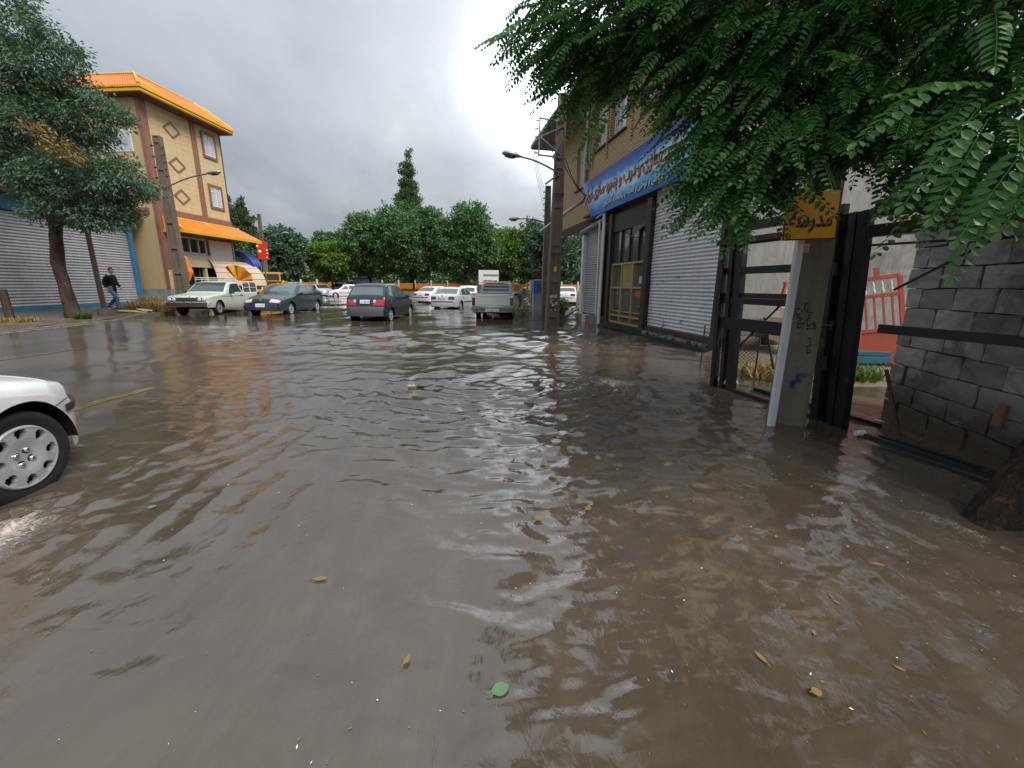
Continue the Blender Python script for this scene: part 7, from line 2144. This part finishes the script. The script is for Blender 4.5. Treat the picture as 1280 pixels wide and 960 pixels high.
# --- yellow wheel loader beyond the parked cars
yl = thing('wheel_loader', 'yellow wheel loader parked beyond the cream pickup', 'loader', (-20.1, 32.6, 0.0), R(-70))
mb = MB(); mb.b2((-1.9, -.75, .75), (-.2, .75, 1.55), 0, .08); mb.b2((-.2, -.55, .70), (1.2, .55, 1.15), 0, .05); mb.build('chassis', M['loader_yellow'], yl)
mb = MB(); mb.b2((-.75, -.65, 1.50), (.35, .65, 2.25), 0, .05); cb = mb.build('cabin', M['loader_yellow'], yl)
mb = MB(); mb.b2((-.70, -.66, 1.62), (.28, .66, 2.10)); mb.b2((.34, -.55, 1.6), (.36, .55, 2.1)); mb.build('cabin_window', M['car_glass'], cb)
for x in (-1.25, .95):
    for sg in (1, -1):
        w = MB(); w.lathe([(.30, -.2), (.58, -.2), (.62, -.12), (.62, .12), (.58, .2), (.30, .2)], 24, 'Y', (x, sg*.78, .55)); wo_ = w.build('wheel', M['rubber'], yl)
        w = MB(); w.lathe([(.30, sg*.20), (.24, sg*.12), (.08, sg*.16), (.001, sg*.16)], 16, 'Y', (x, sg*.78, .55)); w.build('rim', M['loader_yellow'], wo_)
for sg in (1, -1):
    mb = MB(); mb.beam((.3, sg*.42, 1.3), (1.6, sg*.42, 1.0), .12, .20); mb.beam((1.6, sg*.42, 1.0), (2.1, sg*.42, .5), .12, .18); mb.build('lift_arm', M['loader_yellow'], yl)
mb = MB(); mb.prism([(1.95, .25), (2.6, .12), (2.65, .16), (2.2, .40), (2.15, .80), (2.05, .85)], 1, -.95, .95); mb.build('bucket', M['loader_yellow'], yl)
# ------------------------------------------------------------------ people: one continuous skinned figure each, clothes over it
def skin_obj(name, pts, edges, mat, parent, sub=2, root=0):
    me = bpy.data.meshes.new(name)
    me.from_pydata([p[0] for p in pts], edges, [])
    me.materials.append(mat)
    o = link(name, me, None)
    md = o.modifiers.new('skin', 'SKIN'); md.use_smooth_shade = True
    for i, p in enumerate(pts):
        r = p[1]; r = r if isinstance(r, tuple) else (r, r)
        sv = me.skin_vertices[0].data[i]; sv.radius = r; sv.use_root = (i == root)
    ss_ = o.modifiers.new('sub', 'SUBSURF'); ss_.levels = sub; ss_.render_levels = sub
    bpy.context.view_layer.update()
    dg = bpy.context.evaluated_depsgraph_get()
    m2 = bpy.data.meshes.new_from_object(o.evaluated_get(dg)); m2.name = name
    for p in m2.polygons: p.use_smooth = True
    bpy.data.objects.remove(o)
    return link(name, m2, parent)
class Fig:
    def __init__(s): s.p = []; s.e = []
    def add(s, co, r, to=None):
        s.p.append((co, r)); i = len(s.p)-1
        if to is not None: s.e.append((to, i))
        return i
    def chain(s, start, items):
        for co, r in items: start = s.add(co, r, start)
        return start
def hand(f, wrist, idx, d, side, bend):
    """palm, four curled fingers and a thumb; d points down the hand, side is the thumb side"""
    d = Vector(d).normalized(); side = Vector(side).normalized(); nrm = d.cross(side)
    W = Vector(wrist); palm = f.add(tuple(W+d*.06), (.036, .018), idx)
    for k, L in enumerate((.070, .078, .072, .056)):
        b = W+d*.085+side*(.026-.017*k)
        m = b+d*L*.5+nrm*bend*.4*L; t = m+d*L*.35+nrm*bend*.8*L
        i = f.add(tuple(b), .009, palm); i = f.add(tuple(m), .0085, i); f.add(tuple(t), .007, i)
    b = W+d*.035+side*.034; i = f.add(tuple(b), .011, palm); i = f.add(tuple(b+d*.03+side*.016+nrm*bend*.01), .0095, i); f.add(tuple(b+d*.055+side*.016+nrm*bend*.02), .008, i)
def head_parts(root, hc, fwd, hairmat, r=.1):
    """ears, eyes, nose and mouth on a skull centred at hc facing fwd"""
    fwd = Vector(fwd).normalized(); up = Vector((0, 0, 1)); sd = fwd.cross(up).normalized(); hc = Vector(hc)
    mb = MB()
    def sk(u, v):
        a = u*2*PI; b = (v-.5)*PI; p = Vector((math.cos(a)*math.cos(b), math.sin(a)*math.cos(b), math.sin(b)))
        z = p.z*.122; wx = .092; wy = .074*(1-.22*max(0, -p.z))
        q = hc + fwd*p.x*wx + sd*p.y*wy + up*z
        if p.x > .3 and p.z < .0: q += fwd*.012
        return q
    mb.grid(sk, 24, 16)
    nose = hc + fwd*.094
    mb.add([nose+up*.025, nose-up*.022+fwd*.024, nose-up*.026+sd*.016, nose-up*.026-sd*.016], [(0, 1, 2), (0, 3, 1), (1, 3, 2)])
    for sg in (1, -1):
        c = hc+sd*sg*.076-fwd*.008-up*.005
        mb.grid(lambda u, v: c+fwd*.018*math.cos(u*2*PI)*math.sin(v*PI)+up*.032*math.sin(u*2*PI)*math.sin(v*PI)+sd*sg*.012*math.cos(v*PI), 10, 6)
    hd = mb.build('head', M['skin'], root)
    mb = MB()
    for sg in (1, -1): mb.box(tuple(hc+fwd*.088+sd*sg*.031+up*.016), (.012, .022, .010), 0, (0, 0, math.atan2(fwd.y, fwd.x)))
    mb.box(tuple(hc+fwd*.094-up*.052), (.01, .042, .008), 0, (0, 0, math.atan2(fwd.y, fwd.x)))
    for sg in (1, -1): mb.box(tuple(hc+fwd*.090+sd*sg*.031+up*.034), (.012, .032, .007), 0, (0, 0, math.atan2(fwd.y, fwd.x)))
    mb.build('face_features', M['hair'], hd)
    mb = MB()
    def hr(u, v):
        a = u*2*PI; b = (.08+.42*v)*PI
        p = Vector((math.cos(a)*math.cos(b), math.sin(a)*math.cos(b), math.sin(b)))
        lowr = .02 if p.x < .25 else .0
        z = max(p.z*.136, .045 if p.x > .35 else (-.045 if p.x < -.1 else -.01)); k = 1.0
        return hc + fwd*(p.x*.101-.008) + sd*p.y*.084 + up*z + up*.004*math.sin(a*9)*math.sin(b*5)
    mb.grid(hr, 28, 12); mb.build('hair', hairmat, hd)
    return hd
def shoe(root, ankle, fwd, mat=None):
    a = Vector(ankle); fwd = Vector(fwd).normalized(); sd = fwd.cross(Vector((0, 0, 1))).normalized()
    mb = MB()
    prof = [(-.075, .030, .075), (-.05, .040, .09), (.02, .042, .085), (.10, .046, .055), (.16, .040, .045), (.195, .018, .03)]
    vs = []
    for x, w, hh in prof:
        for yy, zz in ((-1, 0), (-1, .5), (-.6, 1), (.6, 1), (1, .5), (1, 0)): vs.append(a+fwd*x+sd*w*yy+Vector((0, 0, hh*zz-.09)))
    mb.add(vs, [(i*6+j, i*6+(j+1) % 6, (i+1)*6+(j+1) % 6, (i+1)*6+j) for i in range(5) for j in range(6)]+[(0, 1, 2, 3, 4, 5), tuple(range(30, 36))], 0, False)
    o = mb.build('shoe', mat or M['ink'], root)
    mb = MB(); mb.b2((-.08, -.044, -.004), (.19, .044, .014), 0, .008); s_ = mb.build('sole', M['white_paint'], o); s_.location = a-Vector((0, 0, .092)); s_.rotation_euler = (0, 0, math.atan2(fwd.y, fwd.x))
    return o

# walker on the left pavement: heading right, mid stride, hands down, looking ahead
wk = thing('person', 'person in black jacket and blue jeans walking along the left pavement', 'person', (-17.35, 16.75, .16), R(12))
# local +x is the walking direction
hip = (0, 0, .93)
f = Fig(); p0 = f.add(hip, (.13, .105))
c1 = f.chain(p0, [((.0, 0, 1.08), (.13, .10)), ((.02, 0, 1.25), (.15, .11)), ((.03, 0, 1.38), (.15, .10))]); nk = f.chain(c1, [((.05, 0, 1.49), .055), ((.07, 0, 1.58), .05)])
for sg, el, wr_, d in ((-1, (-.10, -.225, 1.14), (-.02, -.22, .90), (.25, 0, -1)), (1, (.06, .225, 1.14), (.20, .21, .93), (.45, 0, -1))):
    sh = f.add((.02, sg*.18, 1.40), .06, c1); e_ = f.add(el, .042, sh); w_ = f.add(wr_, .028, e_)
    hand(f, wr_, w_, d, (1, 0, .2), .9*sg)
for sg, kn, an in ((-1, (.20, -.09, .50), (.14, -.09, .10)), (1, (.03, .09, .50), (-.26, .09, .16))):
    h_ = f.add((.0, sg*.09, .86), .085, p0); k_ = f.add(kn, .055, h_); f.add(an, .040, k_)
skin_obj('body', f.p, f.e, M['skin'], wk)
head_parts(wk, (.105, 0, 1.655), (.96, .28, -.05), M['hair'])
f = Fig(); p0 = f.add((0, 0, .74), (.175, .135)); c1 = f.chain(p0, [((0, 0, .88), (.18, .14)), ((.0, 0, 1.02), (.175, .138)), ((.0, 0, 1.22), (.175, .135)), ((.02, 0, 1.37), (.185, .13))]); f.chain(c1, [((.04, 0, 1.45), .095), ((.055, 0, 1.515), .07)])
for sg, el, wr_ in ((-1, (-.10, -.225, 1.14), (-.03, -.222, .93)), (1, (.06, .225, 1.14), (.19, .213, .955))):
    sh = f.add((.02, sg*.185, 1.40), .098, c1); e_ = f.add(el, .068, sh); f.add(wr_, .052, e_)
skin_obj('jacket', f.p, f.e, M['jacket'], wk)
f = Fig(); p0 = f.add((0, 0, .93), (.16, .13)); f.add((0, 0, 1.06), (.155, .125), p0)
for sg, kn, an in ((-1, (.20, -.09, .50), (.145, -.09, .13)), (1, (.03, .09, .50), (-.24, .09, .19))):
    h_ = f.add((.0, sg*.09, .84), .098, p0); k_ = f.add(kn, .072, h_); f.add(an, .060, k_)
skin_obj('jeans', f.p, f.e, M['jeans'], wk)
shoe(wk, (.14, -.09, .10), (1, 0, .05)); shoe(wk, (-.26, .09, .155), (.93, 0, -.35))

# stooping figure at the flooded verge by the kiosk
st = thing('person', 'person in grey top and dark trousers stooping by the flooded verge', 'person', (.42, 24.0, -.02), R(20))
f = Fig(); p0 = f.add((0, 0, .84), (.14, .115))
c1 = f.chain(p0, [((.10, 0, .97), (.13, .11)), ((.24, 0, 1.09), (.15, .11)), ((.33, 0, 1.17), (.15, .10))]); nk = f.chain(c1, [((.42, 0, 1.23), .055), ((.47, 0, 1.26), .05)])
for sg, el, wr_, d in ((-1, (.40, -.23, .93), (.55, -.18, .72), (.4, .1, -1)), (1, (.40, .23, .93), (.55, .16, .72), (.4, -.1, -1))):
    sh = f.add((.30, sg*.17, 1.16), .06, c1); e_ = f.add(el, .042, sh); w_ = f.add(wr_, .028, e_); hand(f, wr_, w_, d, (1, 0, .2), .9*sg)
for sg, kn, an in ((-1, (.08, -.10, .46), (-.04, -.10, .09)), (1, (.10, .10, .46), (.06, .10, .09))):
    h_ = f.add((.0, sg*.09, .78), .085, p0); k_ = f.add(kn, .055, h_); f.add(an, .040, k_)
skin_obj('body', f.p, f.e, M['skin'], st)
head_parts(st, (.53, 0, 1.28), (.9, 0, -.35), M['hair'])
f = Fig(); p0 = f.add((-.05, 0, .72), (.17, .14)); p0b = f.add((-.01, 0, .84), (.175, .145), p0); c1 = f.chain(p0b, [((.10, 0, .98), (.17, .145)), ((.24, 0, 1.10), (.175, .135)), ((.33, 0, 1.17), (.17, .12))])
for sg, el, wr_ in ((-1, (.40, -.23, .93), (.53, -.185, .75)), (1, (.40, .23, .93), (.53, .165, .75))):
    sh = f.add((.30, sg*.175, 1.15), .08, c1); e_ = f.add(el, .06, sh); f.add(wr_, .046, e_)
skin_obj('jacket', f.p, f.e, M['grey_cloth'], st)
f = Fig(); p0 = f.add((0, 0, .83), (.16, .13)); f.add((.07, 0, .94), (.15, .125), p0)
for sg, kn, an in ((-1, (.08, -.10, .46), (-.04, -.10, .06)), (1, (.10, .10, .46), (.06, .10, .06))):
    h_ = f.add((.0, sg*.09, .76), .098, p0); k_ = f.add(kn, .074, h_); f.add(an, .062, k_)
skin_obj('trousers', f.p, f.e, M['dark_cloth'], st)
shoe(st, (-.04, -.10, .07), (1, 0, 0)); shoe(st, (.06, .10, .07), (1, 0, 0))
# ------------------------------------------------------------------ things floating on the water
def fallen(label, loc, L, W, mat, rz, curl=.25, group=None, shape_='oval'):
    t = thing('floating_leaf', label, 'leaf', loc, rz, group)
    mb = MB(); n = 8; vs = []
    for i in range(n+1):
        f = i/n; w = W*.5*math.sin(PI*min(.98, .04+f*.94))**.8
        for s_ in (-1, -.5, 0, .5, 1): vs.append((L*(f-.5), w*s_, .003 + curl*.06*L*(abs(s_)**1.5) + curl*L*.10*(2*f-1)**2))
    mb.add(vs, [(i*5+j, (i+1)*5+j, (i+1)*5+j+1, i*5+j+1) for i in range(n) for j in range(4)], 0, True)
    mb.build('blade', mat, t)
    mb = MB(); mb.tube([(-L*.5, 0, .006+curl*L*.1), (-L*.78, .004, .004)], .0018, 5); mb.build('stalk', mat, t)
    return t
LV = [((-.03, 1.02, .006), .060, .046, 'leaf_green_fallen', .4, 'large pale green leaf floating near the bottom middle edge', .15),
      ((-.87, 1.50, .006), .060, .026, 'leaf_fallen', .1, 'yellow leaf floating alone in smooth water at lower left', .2),
      ((.47, 2.08, .008), .055, .036, 'leaf_fallen', .9, 'tan leaf on brown water right of the sky reflection edge', .35),
      ((.16, 1.98, .006), .060, .042, 'leaf_fallen', -.5, 'broad yellowish leaf half sunk at the edge of the sky reflection', .25),
      ((.92, 1.14, .006), .048, .018, 'leaf_fallen', 1.9, 'narrow yellow leaf upright in the lower right brown water', .15),
      ((1.03, 1.02, .006), .034, .030, 'leaf_fallen', .2, 'small round yellow leaf in the lower right brown water', .15),
      ((1.80, 1.62, .012), .050, .016, 'leaf_fallen', -.3, 'slim lime leaf in the rippled water towards the right edge', .15),
      ((1.62, 2.35, .012), .050, .017, 'leaf_fallen', -.4, 'slim lime leaf below the trunk of the locust tree', .15),
      ((-2.15, 2.05, .012), .045, .040, 'leaf_green_fallen', .3, 'small yellow green leaf in the wake of the white hatchback', .3),
      ((-.37, 1.12, .006), .040, .020, 'leaf_fallen', 1.2, 'brown leaf scrap low in the bottom left water', .2)]
gS = np.random.default_rng(33)
for k in range(16):
    x_, y_ = gS.uniform(.6, 2.6), gS.uniform(.95, 3.2); s_ = gS.uniform(.014, .03)
    z_ = float(water_z(np.array([[x_]]), np.array([[y_]]))[0, 0])
    o = fallen('small leaf scrap drifting with others on the brown water at lower right', (x_, y_, z_+.002), s_, s_*gS.uniform(.35, .8), M['leaf_fallen' if k % 3 else 'leaf_green_fallen'], gS.uniform(0, 6), .15, 'small leaf scraps drifting on the brown water at lower right')
    o.name = 'leaf_scrap'
for loc, L, W, m, rz, lb, cu in LV: fallen(lb, loc, L, W, M[m], rz, cu)
t = thing('floating_debris', 'small brown and green clump of rubbish drifting in mid street', 'litter', (-1.28, 4.85, .0))
mb = MB(); mb.box((-.05, 0, .02), (.10, .05, .03), 0, (.2, .1, .3), .012); mb.build('peel', M['paper'], t)
mb = MB(); mb.box((.07, .02, .015), (.09, .04, .02), 0, (-.1, .1, -.3), .008); mb.build('leaf_scrap', M['green_grass'], t)
mb = MB(); mb.tube([(.02, -.03, .01), (.16, .02, .02)], .006, 6); mb.build('stick', M['bark'], t)
# scattered flecks: too many and too small to count
g = np.random.default_rng(91); n = 900
X = g.uniform(-2.2, 3.2, n); Y = .7 + 4.8*g.random(n)**1.4
keep = (g.random(n) < np.where(X > .3, 1.0, .45)); X, Y = X[keep], Y[keep]; n = len(X)
Z = water_z(X, Y) + .0035
P = np.stack([X, Y, Z], 1); a = g.uniform(0, 2*PI, n)
d = np.stack([np.cos(a), np.sin(a), 0.05*g.normal(size=n)], 1); L = g.uniform(.002, .0075, (n, 1))
s = np.stack([-np.sin(a), np.cos(a), 0*a], 1)
v = np.stack([P-d*L, P+s*L*.4, P+d*L, P-s*L*.4], 1).reshape(-1, 3); i = np.arange(n)*4
o = link('floating_flecks', np_mesh('floating_flecks', v, np.stack([i, i+1, i+2, i+3], 1), [M['leaf_fallen'], M['ink_white']], mi=(g.random(n) < .22).astype(int))); o['kind'] = 'stuff'
for o_ in list(COL.objects):
    if o_.type == 'MESH' and len(o_.data.polygons) == 0: bpy.data.objects.remove(o_)
